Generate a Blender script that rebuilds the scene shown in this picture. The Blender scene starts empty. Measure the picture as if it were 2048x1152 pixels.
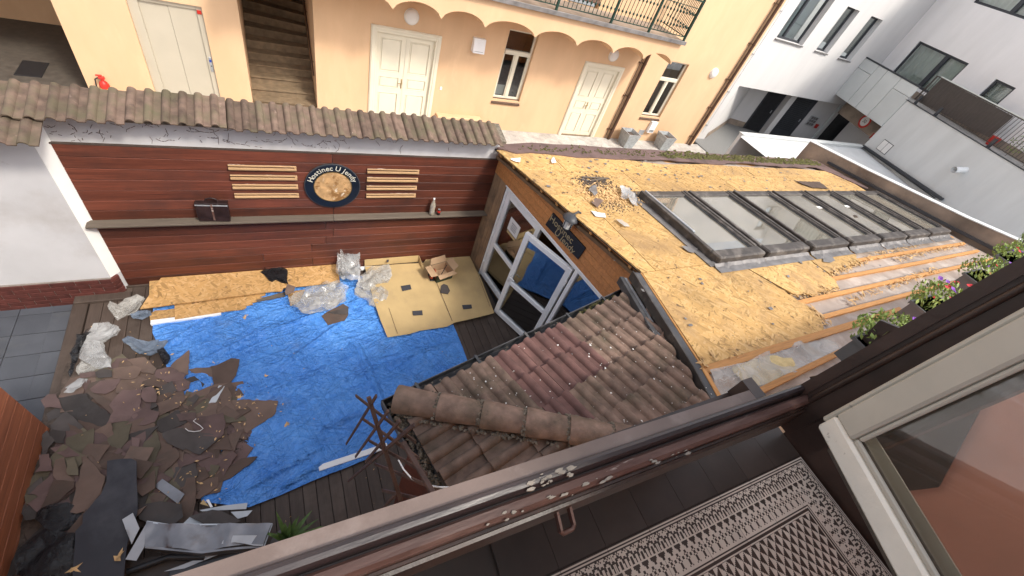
import bpy, bmesh, math, random
from mathutils import Vector, Matrix, noise, geometry
random.seed(7)
R = math.radians
scene = bpy.context.scene
COL = scene.collection

# ------------------------------------------------------------------ camera, sky, sun, exposure
cam_d = bpy.data.cameras.new('camera'); cam = bpy.data.objects.new('camera', cam_d); COL.objects.link(cam)
cam_d.sensor_width = 36.0; cam_d.lens = 14.508; cam_d.clip_start = .02; cam_d.clip_end = 400
cam.matrix_world = Matrix(((0.88053982, 0.10950876, -0.46114798, 0), (-0.3804906, 0.74347397, -0.54997577, 0), (0.28262435, 0.65973804, 0.69632549, 5.8), (0, 0, 0, 1)))
scene.camera = cam
SUN_EL, SUN_AZ = R(50), R(152)          # azimuth clockwise from +Y: a veiled sun in the south-south-east
world = bpy.data.worlds.new('World'); scene.world = world; world.use_nodes = True
wn = world.node_tree; bg = wn.nodes['Background']
sky = wn.nodes.new('ShaderNodeTexSky'); sky.sky_type = 'NISHITA'; sky.sun_disc = False
sky.sun_elevation = SUN_EL; sky.sun_rotation = SUN_AZ; sky.dust_density = 3.0; sky.air_density = 1.0; sky.ozone_density = .6
hz = wn.nodes.new('ShaderNodeHueSaturation'); hz.inputs['Saturation'].default_value = .38; wn.links.new(sky.outputs[0], hz.inputs['Color']); wn.links.new(hz.outputs[0], bg.inputs[0]); bg.inputs[1].default_value = .15
sun_d = bpy.data.lights.new('sun', 'SUN'); sun_d.energy = 1.4; sun_d.angle = R(8); sun_d.color = (1, .93, .82)
sun = bpy.data.objects.new('sun', sun_d); COL.objects.link(sun)
sdir = Vector((math.sin(SUN_AZ)*math.cos(SUN_EL), math.cos(SUN_AZ)*math.cos(SUN_EL), math.sin(SUN_EL)))
sun.rotation_euler = sdir.to_track_quat('Z', 'Y').to_euler()
vs = scene.view_settings; vs.view_transform = 'Standard'; vs.look = 'None'; vs.gamma = 1; vs.exposure = 1.18; vs.use_curve_mapping = False
scene.cycles.use_denoising = True; scene.cycles.max_bounces = 8; scene.cycles.transparent_max_bounces = 12

# ------------------------------------------------------------------ geometry helpers
class MB:
    def __init__(s, M=None): s.v = []; s.f = []; s.m = []; s.M = M; s.mi = 0
    def add(s, vs, fs, mi=None):
        n = len(s.v); M = s.M
        s.v += [tuple(M @ Vector(v)) for v in vs] if M is not None else [tuple(v) for v in vs]
        for f in fs: s.f.append(tuple(i+n for i in f)); s.m.append(s.mi if mi is None else mi)
        return s
    def box(s, x0, x1, y0, y1, z0, z1, b=0, mi=None):
        if b <= 0:
            v = [(x, y, z) for z in (z0, z1) for y in (y0, y1) for x in (x0, x1)]
            return s.add(v, [(0,2,3,1),(4,5,7,6),(0,1,5,4),(2,6,7,3),(0,4,6,2),(1,3,7,5)], mi)
        b = min(b, (x1-x0)*.45, (y1-y0)*.45, (z1-z0)*.45)
        X = (x0, x0+b, x1-b, x1); Y = (y0, y0+b, y1-b, y1); Z = (z0, z0+b, z1-b, z1)
        v = []; idx = {}
        def V(i, j, k):
            key = (i, j, k)
            if key not in idx: idx[key] = len(v); v.append((X[i], Y[j], Z[k]))
            return idx[key]
        f = [(V(1,1,0),V(1,2,0),V(2,2,0),V(2,1,0)), (V(1,1,3),V(2,1,3),V(2,2,3),V(1,2,3)),
             (V(1,0,1),V(2,0,1),V(2,0,2),V(1,0,2)), (V(1,3,1),V(1,3,2),V(2,3,2),V(2,3,1)),
             (V(0,1,1),V(0,1,2),V(0,2,2),V(0,2,1)), (V(3,1,1),V(3,2,1),V(3,2,2),V(3,1,2))]
        f += [(V(1,1,0),V(2,1,0),V(2,0,1),V(1,0,1)), (V(1,2,0),V(1,3,1),V(2,3,1),V(2,2,0)), (V(1,1,0),V(0,1,1),V(0,2,1),V(1,2,0)), (V(2,1,0),V(2,2,0),V(3,2,1),V(3,1,1)),
              (V(1,1,3),V(1,0,2),V(2,0,2),V(2,1,3)), (V(1,2,3),V(2,2,3),V(2,3,2),V(1,3,2)), (V(1,1,3),V(1,2,3),V(0,2,2),V(0,1,2)), (V(2,1,3),V(3,1,2),V(3,2,2),V(2,2,3)),
              (V(1,0,1),V(1,0,2),V(0,1,2),V(0,1,1)), (V(2,0,1),V(3,1,1),V(3,1,2),V(2,0,2)), (V(1,3,1),V(0,2,1),V(0,2,2),V(1,3,2)), (V(2,3,1),V(2,3,2),V(3,2,2),V(3,2,1)),
              (V(1,1,0),V(1,0,1),V(0,1,1)), (V(2,1,0),V(3,1,1),V(2,0,1)), (V(1,2,0),V(0,2,1),V(1,3,1)), (V(2,2,0),V(2,3,1),V(3,2,1)),
              (V(1,1,3),V(0,1,2),V(1,0,2)), (V(2,1,3),V(2,0,2),V(3,1,2)), (V(1,2,3),V(1,3,2),V(0,2,2)), (V(2,2,3),V(3,2,2),V(2,3,2))]
        return s.add(v, f, mi)
    def prism(s, pts, d, mi=None):                 # polygon (3-D points) swept by vector d
        d = Vector(d); n = len(pts); a = [Vector(p) for p in pts]
        v = a + [p+d for p in a]
        nrm = Vector((0, 0, 0))
        for i in range(n): nrm += a[i].cross(a[(i+1) % n])
        flip = nrm.dot(d) > 0
        lo = tuple(range(n)); hi = tuple(range(n, 2*n))
        f = [lo[::-1], hi] if flip else [lo, hi[::-1]]
        for i in range(n):
            j = (i+1) % n; q = (i, j, n+j, n+i); f.append(q if flip else q[::-1])
        return s.add(v, f, mi)
    def beam(s, p, q, w, h, up=(0, 0, 1), b=0):     # square bar from p to q
        p = Vector(p); q = Vector(q); x = (q-p); L = x.length; x.normalize(); u = Vector(up)
        y = u.cross(x).normalized(); z = x.cross(y)
        T = Matrix((x, y, z)).transposed().to_4x4(); T.translation = p
        t = MB(T).box(0, L, -w/2, w/2, -h/2, h/2, b)
        return s.add(t.v, t.f)
    def tube(s, path, r, n=8, cap=True):
        path = [Vector(p) for p in path]; rs = r if isinstance(r, (list, tuple)) else [r]*len(path)
        v = []; f = []; ref = None
        for i, p in enumerate(path):
            t = (path[min(i+1, len(path)-1)] - path[max(i-1, 0)])
            if t.length < 1e-9: t = Vector((0, 0, 1))
            t.normalize()
            if ref is None: ref = Vector((0, 0, 1)) if abs(t.z) < .9 else Vector((1, 0, 0))
            a = ref - t*ref.dot(t)
            if a.length < 1e-6: a = t.orthogonal()
            a.normalize(); b = t.cross(a); ref = a
            v += [p + (a*math.cos(2*math.pi*k/n) + b*math.sin(2*math.pi*k/n))*rs[i] for k in range(n)]
        for i in range(len(path)-1):
            for k in range(n): f.append((i*n+k, i*n+(k+1) % n, (i+1)*n+(k+1) % n, (i+1)*n+k))
        if cap: f += [tuple(range(n))[::-1], tuple((len(path)-1)*n+k for k in range(n))]
        return s.add(v, f)
    def lathe(s, o, prof, n=16, axis='z'):
        o = Vector(o); v = []; f = []
        for r, h in prof:
            for k in range(n):
                c, t = math.cos(2*math.pi*k/n)*r, math.sin(2*math.pi*k/n)*r
                v.append(o + (Vector((c, t, h)) if axis == 'z' else Vector((c, h, t)) if axis == 'y' else Vector((h, c, t))))
        for i in range(len(prof)-1):
            for k in range(n): f.append((i*n+k, i*n+(k+1) % n, (i+1)*n+(k+1) % n, (i+1)*n+k))
        f += [tuple(range(n))[::-1], tuple((len(prof)-1)*n+k for k in range(n))]
        return s.add(v, f)
    def wall(s, x0, x1, z0, z1, holes, depth=.15, y=0., back=None, mi=None):
        """front sheet in local xz with rectangular holes and reveals going depth into +y; back = thickness of the whole wall"""
        xs = sorted({x0, x1, *[h[0] for h in holes], *[h[1] for h in holes]}); xs = [x for x in xs if x0 <= x <= x1]
        zs = sorted({z0, z1, *[h[2] for h in holes], *[h[3] for h in holes]}); zs = [z for z in zs if z0 <= z <= z1]
        for i in range(len(xs)-1):
            for j in range(len(zs)-1):
                cx, cz = (xs[i]+xs[i+1])/2, (zs[j]+zs[j+1])/2
                if any(h[0] < cx < h[1] and h[2] < cz < h[3] for h in holes): continue
                s.add([(xs[i], y, zs[j]), (xs[i+1], y, zs[j]), (xs[i+1], y, zs[j+1]), (xs[i], y, zs[j+1])], [(0, 1, 2, 3)], mi)
                if back: s.add([(xs[i], y+back, zs[j]), (xs[i+1], y+back, zs[j]), (xs[i+1], y+back, zs[j+1]), (xs[i], y+back, zs[j+1])], [(3, 2, 1, 0)], mi)
        for h in holes:
            d = h[4] if len(h) > 4 else depth; a, b, c, e = max(h[0], x0), min(h[1], x1), max(h[2], z0), min(h[3], z1)
            v = [(a, y, c), (b, y, c), (b, y, e), (a, y, e), (a, y+d, c), (b, y+d, c), (b, y+d, e), (a, y+d, e)]
            f = [(0, 4, 5, 1), (1, 5, 6, 2), (2, 6, 7, 3), (3, 7, 4, 0)]
            s.add(v, f, mi)
        if back:
            v = [(x0, y, z0), (x1, y, z0), (x1, y, z1), (x0, y, z1), (x0, y+back, z0), (x1, y+back, z0), (x1, y+back, z1), (x0, y+back, z1)]
            s.add(v, [(0, 1, 5, 4), (1, 2, 6, 5), (2, 3, 7, 6), (3, 0, 4, 7)], mi)
        return s
    def cloth(s, poly, step, zf, jit=.3, seed=1):
        """fine triangulated sheet filling a polygon (xy), height from zf(x, y)"""
        rnd = random.Random(seed); pts = []
        P = [Vector((p[0], p[1])) for p in poly]; n = len(P)
        for i in range(n):
            a, b = P[i], P[(i+1) % n]; k = max(1, int((b-a).length/step))
            for t in range(k): pts.append(a.lerp(b, t/k))
        nb = len(pts); x0 = min(p.x for p in P); x1 = max(p.x for p in P); y0 = min(p.y for p in P); y1 = max(p.y for p in P)
        def inside(x, y):
            c = False
            for i in range(n):
                a, b = P[i], P[(i+1) % n]
                if (a.y > y) != (b.y > y) and x < (b.x-a.x)*(y-a.y)/(b.y-a.y)+a.x: c = not c
            return c
        y = y0+step/2; r = 0
        while y < y1:
            x = x0+step/2+(step/2 if r % 2 else 0)
            while x < x1:
                q = Vector((x+rnd.uniform(-jit, jit)*step, y+rnd.uniform(-jit, jit)*step))
                if inside(q.x, q.y): pts.append(q)
                x += step
            y += step*.87; r += 1
        ov, oe, of, *_ = geometry.delaunay_2d_cdt(pts, [], [list(range(nb))], 1, 1e-5)
        return s.add([(p.x, p.y, zf(p.x, p.y)) for p in ov], [tuple(f) for f in of])
    def thick(s, poly, zf, th, step=.08, seed=1):
        """stiff sheet: cloth on top, edge and underside"""
        t = MB().cloth(poly, step, zf, .3, seed); n = len(t.v); cnt = {}
        for f in t.f:
            for a, b in zip(f, f[1:]+f[:1]): cnt[(a, b)] = 1
        v = t.v + [(x, y, z-th) for x, y, z in t.v]; f = list(t.f) + [tuple(i+n for i in q[::-1]) for q in t.f]
        f += [(b, a, a+n, b+n) for (a, b) in cnt if (b, a) not in cnt]
        return s.add(v, f)

def frame(o, x, y):
    x = Vector(x).normalized(); y = Vector(y).normalized(); z = x.cross(y)
    T = Matrix((x, y, z)).transposed().to_4x4(); T.translation = Vector(o); return T

WL = {}
def mesh_of(name, mb, mats, off=Vector((0, 0, 0)), smooth=None):
    me = bpy.data.meshes.new(name)
    me.from_pydata([(v[0]-off[0], v[1]-off[1], v[2]-off[2]) for v in mb.v], [], mb.f)
    for m in (mats if isinstance(mats, (list, tuple)) else [mats]): me.materials.append(m)
    if isinstance(mats, (list, tuple)) and len(mats) > 1: me.polygons.foreach_set('material_index', mb.m)
    if smooth:
        me.polygons.foreach_set('use_smooth', [True]*len(me.polygons)); me.set_sharp_from_angle(angle=R(smooth))
    me.update(); return me
def tag(o, label=None, cat=None, group=None, kind=None):
    if label: o['label'] = label
    if cat: o['category'] = cat
    if group: o['group'] = group
    if kind: o['kind'] = kind
    return o
def thing(name, label, cat, loc=(0, 0, 0), group=None):
    o = bpy.data.objects.new(name, None); COL.objects.link(o); o.location = loc; o.empty_display_size = .2
    WL[o] = Vector(loc); return tag(o, label, cat, group)
def part(name, mb, mat, parent, label=None, smooth=None, kind=None, M=None):
    """child mesh; the MB is in world coordinates (parents are never rotated)"""
    off = WL[parent]; me = mesh_of(name, mb, mat, off, smooth); o = bpy.data.objects.new(name, me); COL.objects.link(o)
    o.parent = parent; WL[o] = off; return tag(o, label, kind=kind)
def inst(name, me, parent, M):
    """one more object sharing mesh data, placed by world matrix M under parent"""
    o = bpy.data.objects.new(name, me); COL.objects.link(o); o.parent = parent
    L = M.copy(); L.translation = M.translation - WL[parent]; o.matrix_local = L; return o
def single(name, mb, mat, label, cat, group=None, smooth=None, kind=None):
    n = len(mb.v); off = Vector((sum(v[0] for v in mb.v)/n, sum(v[1] for v in mb.v)/n, min(v[2] for v in mb.v)))
    me = mesh_of(name, mb, mat, off, smooth); o = bpy.data.objects.new(name, me); COL.objects.link(o); o.location = off
    WL[o] = off; return tag(o, label, cat, group, kind)
def struct(name, mb, mat, smooth=None, kind='structure'):
    me = mesh_of(name, mb, mat, Vector((0, 0, 0)), smooth); o = bpy.data.objects.new(name, me); COL.objects.link(o)
    WL[o] = Vector((0, 0, 0)); o['kind'] = kind; return o
def dup(root, loc, label=None):
    r = root.copy(); COL.objects.link(r); r.location = loc
    if label: r['label'] = label
    for c in root.children:
        d = c.copy(); COL.objects.link(d); d.parent = r
        for g in c.children:
            e = g.copy(); COL.objects.link(e); e.parent = d
    return r
def text_mb(txt, size, ext=.002, M=None, spacing=1.0, align='CENTER', shear=0):
    cu = bpy.data.curves.new('t', 'FONT'); cu.body = txt; cu.size = size; cu.extrude = ext; cu.align_x = align; cu.align_y = 'CENTER'
    cu.space_character = spacing; cu.resolution_u = 3; cu.shear = shear
    o = bpy.data.objects.new('t', cu); COL.objects.link(o); bpy.context.view_layer.update()
    me = bpy.data.meshes.new_from_object(o.evaluated_get(bpy.context.evaluated_depsgraph_get()))
    mb = MB(M).add([v.co for v in me.vertices], [tuple(p.vertices) for p in me.polygons])
    bpy.data.objects.remove(o); bpy.data.meshes.remove(me); bpy.data.curves.remove(cu); return mb
def lerp(a, b, t): return Vector(a)+(Vector(b)-Vector(a))*t
def nz(x, y, f, s=0): return noise.noise(Vector((x*f+s*7.3, y*f-s*3.1, s*1.7)))
def ridge(x, y, f, s=0, p=5): return (1-abs(nz(x, y, f, s)))**p

# ------------------------------------------------------------------ materials
class NT:
    def __init__(s, name):
        s.mat = bpy.data.materials.new(name); s.mat.use_nodes = True; s.t = s.mat.node_tree; s.b = s.t.nodes['Principled BSDF']; s.out = s.t.nodes['Material Output']
    def n(s, typ, **kw):
        nd = s.t.nodes.new(typ)
        for k, v in kw.items():
            if k.startswith('i'): nd.inputs[int(k[1:])].default_value = v
            else: setattr(nd, k, v)
        return nd
    def l(s, a, b): s.t.links.new(a, b)
    def rs(s, v, rz, sc):
        m = s.n('ShaderNodeMapping'); m.inputs['Rotation'].default_value = (0, 0, rz); s.l(v, m.inputs[0])
        k = s.n('ShaderNodeMapping'); k.inputs['Scale'].default_value = sc; s.l(m.outputs[0], k.inputs[0]); return k.outputs[0]
    def coords(s, stretch=(1, 1, 1), rot=(0, 0, 0), world=False):
        if world: v = s.n('ShaderNodeNewGeometry').outputs['Position']
        else:
            tc = s.n('ShaderNodeTexCoord'); oi = s.n('ShaderNodeObjectInfo')
            m = s.n('ShaderNodeVectorMath', operation='MULTIPLY_ADD'); cb = s.n('ShaderNodeCombineXYZ')
            for k, f in enumerate((31., 17., 23.)):
                q = s.n('ShaderNodeMath', operation='MULTIPLY', i1=f); s.l(oi.outputs['Random'], q.inputs[0]); s.l(q.outputs[0], cb.inputs[k])
            s.l(tc.outputs['Object'], m.inputs[0]); m.inputs[1].default_value = (1, 1, 1); s.l(cb.outputs[0], m.inputs[2]); v = m.outputs[0]
        mp = s.n('ShaderNodeMapping'); mp.inputs['Scale'].default_value = stretch; mp.inputs['Rotation'].default_value = rot
        s.l(v, mp.inputs[0]); return mp.outputs[0]
    def noise(s, v, sc, det=5, rough=.55, dist=0):
        k = s.n('ShaderNodeTexNoise'); k.inputs['Scale'].default_value = sc; k.inputs['Detail'].default_value = det; k.inputs['Roughness'].default_value = rough
        k.inputs['Distortion'].default_value = dist; s.l(v, k.inputs['Vector']); return k.outputs['Fac']
    def ramp(s, fac, stops):
        r = s.n('ShaderNodeValToRGB'); e = r.color_ramp.elements
        while len(e) < len(stops): e.new(.5)
        for q, (p, c) in zip(e, stops): q.position = p; q.color = (*c, 1) if not isinstance(c, (int, float)) else (c, c, c, 1)
        s.l(fac, r.inputs[0]); return r.outputs[0]
    def mix(s, fac, a, b, mode='MIX'):
        m = s.n('ShaderNodeMix', data_type='RGBA', blend_type=mode)
        for x, i in ((fac, 0), (a, 6), (b, 7)):
            if isinstance(x, (int, float)): m.inputs[i].default_value = x
            elif isinstance(x, tuple): m.inputs[i].default_value = (*x, 1)
            else: s.l(x, m.inputs[i])
        return m.outputs[2]
    def rndval(s, c, amt):
        oi = s.n('ShaderNodeObjectInfo'); mr = s.n('ShaderNodeMapRange'); mr.inputs[3].default_value = 1-amt; mr.inputs[4].default_value = 1+amt
        s.l(oi.outputs['Random'], mr.inputs[0]); hs = s.n('ShaderNodeHueSaturation'); s.l(mr.outputs[0], hs.inputs['Value']); s.l(c, hs.inputs['Color']); return hs.outputs[0]
    def bump(s, h, strength=.3, dist=.01):
        b = s.n('ShaderNodeBump'); b.inputs['Strength'].default_value = strength; b.inputs['Distance'].default_value = dist
        s.l(h, b.inputs['Height']); s.l(b.outputs[0], s.b.inputs['Normal'])
def cl(c, k): return tuple(max(0, min(1, x*k)) for x in c)
def mk(name, col, var=.15, sc=6, rough=.75, bump=.25, bsc=60, stretch=(1, 1, 1), rnd=.1, dirt=None, spec=.35, metal=0, bdist=.004, rot=(0, 0, 0), rvar=.1):
    t = NT(name); v = t.coords(stretch, rot); f = t.noise(v, sc)
    c = t.ramp(f, [(.25, cl(col, 1-var*1.6)), (.75, cl(col, 1+var*1.6))])
    for d in (dirt or []):                       # (colour, scale, low, high)
        g = t.noise(v, d[1], 6, .65); c = t.mix(t.ramp(g, [(d[2], 0), (d[3], 1)]), c, d[0])
    if rnd: c = t.rndval(c, rnd)
    t.l(c, t.b.inputs['Base Color']); t.b.inputs['Metallic'].default_value = metal; t.b.inputs['Specular IOR Level'].default_value = spec
    rr = t.n('ShaderNodeMapRange'); rr.inputs[3].default_value = max(.02, rough-rvar); rr.inputs[4].default_value = min(1, rough+rvar); t.l(f, rr.inputs[0]); t.l(rr.outputs[0], t.b.inputs['Roughness'])
    if bump: t.bump(t.noise(v, bsc, 4), bump, bdist)
    return t.mat
def wood(name, col, axis=0, var=.3, rough=.6, rnd=.2, dirt=None, spec=.35, bump=.2, col2=None):
    st = [14., 14., 14.]; st[axis] = .7
    t = NT(name); v = t.coords(tuple(st)); f = t.noise(v, 1.6, 6, .62, .4); g = t.noise(v, 9., 3)
    c = t.ramp(f, [(.25, cl(col, 1-var)), (.5, col), (.78, col2 or cl(col, 1+var))]); c = t.mix(.25, c, t.ramp(g, [(.35, cl(col, .45)), (.6, cl(col, 1.25))]))
    v2 = t.coords((1, 1, 1))
    for d in (dirt or []):
        h = t.noise(v2, d[1], 6, .65); c = t.mix(t.ramp(h, [(d[2], 0), (d[3], 1)]), c, d[0])
    c = t.rndval(c, rnd); t.l(c, t.b.inputs['Base Color']); t.b.inputs['Roughness'].default_value = rough; t.b.inputs['Specular IOR Level'].default_value = spec
    t.bump(g, bump, .003); return t.mat
def osb(name, base, dark=.55, stain=None):
    t = NT(name); c = None; hs = []; v0 = t.coords()
    for k, (a, sx, sy, sc) in enumerate(((.35, 10, 44, 1), (1.7, 9, 38, 1), (2.6, 11, 48, 1), (1.0, 8, 34, 1))):
        v = t.rs(v0, a, (sx, sy, 12)); d = t.n('ShaderNodeTexNoise'); d.inputs['Scale'].default_value = .9; t.l(v, d.inputs['Vector'])
        ad = t.n('ShaderNodeMixRGB', blend_type='ADD', i0=.5); t.l(v, ad.inputs[1]); t.l(d.outputs['Color'], ad.inputs[2])
        vo = t.n('ShaderNodeTexVoronoi'); vo.inputs['Scale'].default_value = sc; t.l(ad.outputs[0], vo.inputs['Vector'])
        sp = t.n('ShaderNodeSeparateColor'); t.l(vo.outputs['Color'], sp.inputs[0])
        cc = t.ramp(sp.outputs[0], [(0, cl(base, dark)), (.25, cl(base, .85)), (.6, base), (1, (base[0]*1.12, base[1]*1.22, base[2]*1.5))])
        if c is None: c = cc
        else:
            m = t.n('ShaderNodeMath', operation='GREATER_THAN', i1=.52+.05*k); t.l(sp.outputs[1], m.inputs[0]); c = t.mix(m.outputs[0], c, cc)
        hs.append(sp.outputs[2])
    v = t.coords(); g = t.noise(v, 1.1, 5, .6); c = t.mix(t.ramp(g, [(.35, .0), (.75, .35)]), c, cl(base, .68), 'MIX')
    if stain: c = t.mix(t.ramp(t.noise(v, stain[1], 7, .7), [(stain[2], 0), (stain[3], 1)]), c, stain[0])
    sp2 = t.noise(v, 7, 2); c = t.mix(t.ramp(sp2, [(.70, 0), (.74, .8)]), c, (.09, .06, .04))
    c = t.rndval(c, .13); t.l(c, t.b.inputs['Base Color']); t.b.inputs['Roughness'].default_value = .7; t.b.inputs['Specular IOR Level'].default_value = .3
    ad = t.n('ShaderNodeMath', operation='ADD'); t.l(hs[0], ad.inputs[0]); t.l(hs[1], ad.inputs[1]); t.bump(ad.outputs[0], .35, .002); return t.mat
def glass(name, tint=(.8, .85, .85), refl=.12, dirt=.0):
    t = NT(name); tr = t.n('ShaderNodeBsdfTransparent'); tr.inputs[0].default_value = (*tint, 1); gl = t.n('ShaderNodeBsdfGlossy'); gl.inputs['Roughness'].default_value = .03; gl.inputs['Color'].default_value = (.95, .97, 1, 1)
    fr = t.n('ShaderNodeFresnel'); fr.inputs[0].default_value = 1.52; mx = t.n('ShaderNodeMixShader'); mr = t.n('ShaderNodeMapRange'); mr.inputs[3].default_value = refl; mr.inputs[4].default_value = 1.0
    t.l(fr.outputs[0], mr.inputs[0]); t.l(mr.outputs[0], mx.inputs[0]); t.l(tr.outputs[0], mx.inputs[1]); t.l(gl.outputs[0], mx.inputs[2]); o = mx.outputs[0]
    if dirt:
        df = t.n('ShaderNodeBsdfDiffuse'); df.inputs[0].default_value = (.80, .72, .58, 1); v = t.coords(); m2 = t.n('ShaderNodeMixShader'); g = t.noise(v, 3, 6, .7)
        t.l(t.ramp(g, [(.3, dirt*.4), (.75, dirt)]), m2.inputs[0]); t.l(o, m2.inputs[1]); t.l(df.outputs[0], m2.inputs[2]); o = m2.outputs[0]
    t.l(o, t.out.inputs[0]); return t.mat
def film_mat(name, col, alpha=.4):
    t = NT(name); v = t.coords(); b = t.b; b.inputs['Base Color'].default_value = (*col, 1); b.inputs['Roughness'].default_value = .2; b.inputs['Specular IOR Level'].default_value = .9
    f = t.noise(v, 3, 3, .55, .8); mr = t.ramp(f, [(.35, alpha*.55), (.5, alpha), (.56, min(1, alpha*1.6)), (.7, min(1, alpha*1.25))])
    cr = t.ramp(t.noise(v, 2.4, 3, .55, 1.2), [(.465, 0), (.50, .62), (.535, 0)]); lw = t.n('ShaderNodeLayerWeight'); lw.inputs[0].default_value = .5  # opaque crease lines: stress whitening, also standing in for highlights on the folds
    sc = t.n('ShaderNodeMath', operation='MULTIPLY', i1=.9); t.l(lw.outputs['Facing'], sc.inputs[0]); mx = t.n('ShaderNodeMath', operation='MAXIMUM'); t.l(sc.outputs[0], mx.inputs[0]); t.l(mr, mx.inputs[1])
    m2 = t.n('ShaderNodeMath', operation='MAXIMUM'); t.l(mx.outputs[0], m2.inputs[0]); t.l(cr, m2.inputs[1]); t.l(m2.outputs[0], b.inputs['Alpha']); return t.mat
def plastic(name, col, alpha=.55, rough=.25):
    t = NT(name); v = t.coords(); f = t.noise(v, 7, 6, .65, 1.0); b = t.b
    b.inputs['Base Color'].default_value = (*col, 1); b.inputs['Roughness'].default_value = rough; b.inputs['Specular IOR Level'].default_value = .7
    t.l(t.ramp(f, [(.3, alpha*.7), (.7, min(1, alpha*1.35))]), b.inputs['Alpha']); t.bump(t.noise(v, 22, 5, .6, .8), .7, .02); return t.mat

M = {}
M['red_wood'] = wood('red stained cladding', (.115, .034, .020), 0, .45, .5, .38, dirt=[((.045, .022, .018), 1.3, .46, .8)])
M['red_wood_y'] = wood('orange red cladding', (.36, .125, .06), 1, .35, .45, .14)
M['grey_wood'] = wood('weathered grey wood', (.125, .10, .078), 0, .3, .8, .1)
M['post_wood'] = wood('weathered post wood', (.30, .19, .11), 2, .4, .8, .1, dirt=[((.06, .05, .045), 2.5, .45, .8)])
M['pine_x'] = wood('varnished pine along wall', (.50, .215, .075), 0, .35, .5, .13)
M['batten'] = wood('raw pine batten', (.50, .25, .085), 0, .25, .65, .1)
M['batten_y'] = wood('raw pine batten across', (.50, .25, .085), 1, .25, .65, .1)
M['trough'] = wood('pale ledge wood', (.46, .29, .15), 0, .2, .6, .05)
M['deck'] = wood('brown decking', (.070, .050, .040), 1, .25, .62, .16, dirt=[((.13, .10, .08), 2.2, .5, .85)])
M['white_plaster'] = mk('dirty white plaster', (.53, .525, .535), .05, 2, .9, .25, 90, rnd=0, dirt=[((.36, .33, .31), .9, .55, .9), ((.28, .25, .22), 6, .68, .85)])
M['lit_plaster'] = mk('lit white plaster', (.84, .83, .80), .04, 2, .9, .2, 90, rnd=0)  # lighter copy of the pier plaster for the side that catches the light
M['orange_plaster'] = mk('apricot plaster', (.66, .44, .265), .05, 1.2, .9, .25, 160, rnd=0, bdist=.003, stretch=(1.4, 1.4, .5), dirt=[((.70, .48, .29), 2.3, .55, .75), ((.61, .395, .225), .7, .5, .9)])
M['house_white'] = mk('white render', (.60, .585, .575), .03, 1.5, .9, .15, 160, stretch=(1.5, 1.5, .35), rnd=0, dirt=[((.66, .63, .61), 1.1, .5, .85)])
M['wing_white_bright'] = mk('brightened white wing render', (.86, .83, .815), .03, 1.5, .9, .15, 160, stretch=(1.5, 1.5, .35), rnd=0, dirt=[((.80, .77, .75), 1.1, .5, .85)])  # same render as the white house, brightened in colour for missing western light
M['hall_floor'] = mk('dark hall terrazzo', (.085, .072, .060), .2, 8, .6, .1, 60, rnd=0)
M['house_grey'] = mk('grey render', (.60, .61, .605), .05, 1.2, .85, .15, 150, stretch=(1.5, 1.5, .3), rnd=0, dirt=[((.53, .54, .535), 1.3, .5, .85)])
M['panel_grey'] = mk('grey cladding panel', (.58, .60, .59), .04, 1.2, .6, .05, 150, rnd=.05)
M['concrete'] = mk('stained concrete', (.25, .20, .16), .3, 1.5, .9, .3, 60, rnd=0, dirt=[((.42, .33, .25), 1.2, .5, .75)])
M['paving'] = mk('pale paving', (.46, .44, .41), .22, 4, .9, .6, 70, rnd=0, bdist=.01, dirt=[((.30, .28, .25), 28, .5, .7)])
M['asphalt'] = mk('grey asphalt', (.22, .22, .215), .2, 30, .9, .4, 120, rnd=0)
M['roof_tile'] = mk('weathered concrete tile', (.195, .132, .102), .3, 9, .85, .7, 120, rnd=.27, bdist=.004, dirt=[((.075, .064, .042), 3.0, .46, .75), ((.24, .20, .17), 14, .68, .8), ((.035, .028, .024), 6, .62, .8)])
M['roof_tile_red'] = mk('newer red tile', (.155, .082, .072), .2, 7, .8, .5, 120, rnd=.1, dirt=[((.09, .052, .045), 4, .5, .8)])
M['coping_tile'] = mk('lichened coping tile', (.135, .092, .070), .3, 9, .85, .6, 110, rnd=.2, dirt=[((.115, .10, .06), 4, .45, .7), ((.30, .22, .18), 11, .64, .76), ((.05, .04, .032), 7, .62, .8)])
M['mortar'] = mk('crumbling mortar', (.16, .135, .105), .4, 25, .95, .8, 60, bdist=.01)
M['brick'] = mk('dark red brick', (.085, .024, .019), .2, 12, .75, .4, 80, rnd=.2)
M['joint'] = mk('grey joint', (.20, .17, .15), .15, 20, .9, .3, 80, rnd=0)
M['porch_tile'] = mk('slate grey floor tile', (.070, .075, .088), .12, 3, .45, .1, 60, rnd=.06, dirt=[((.11, .11, .11), 2, .55, .9)])
M['tarp'] = None
M['card'] = mk('brown cardboard', (.50, .36, .175), .08, 2.5, .8, .15, 40, rnd=0, dirt=[((.36, .26, .15), 2.0, .55, .85), ((.10, .08, .06), 17, .70, .78)])
M['card_box'] = mk('carton inside', (.42, .28, .17), .08, 4, .8, .1, 40, rnd=.05)
M['box_green'] = mk('dark green printed carton', (.035, .05, .032), .5, 14, .5, .1, 40, rnd=0)
M['orange_tool'] = mk('red plastic', (.45, .05, .02), .2, 9, .4, .1, 40)
M['black_plastic'] = mk('black plastic', (.02, .02, .022), .2, 9, .4, .15, 40)
M['osb'] = osb('oriented strand board', (.52, .30, .115))
M['osb_roof'] = osb('roof strand board', (.56, .345, .13), .5, ((.33, .21, .10), 1.3, .50, .72))
M['osb_edge'] = mk('strand board edge', (.42, .25, .10), .3, 30, .85, .5, 80)
M['chips'] = mk('splintered wood', (.62, .40, .19), .3, 20, .8, .2, 40, rnd=.2)
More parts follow.
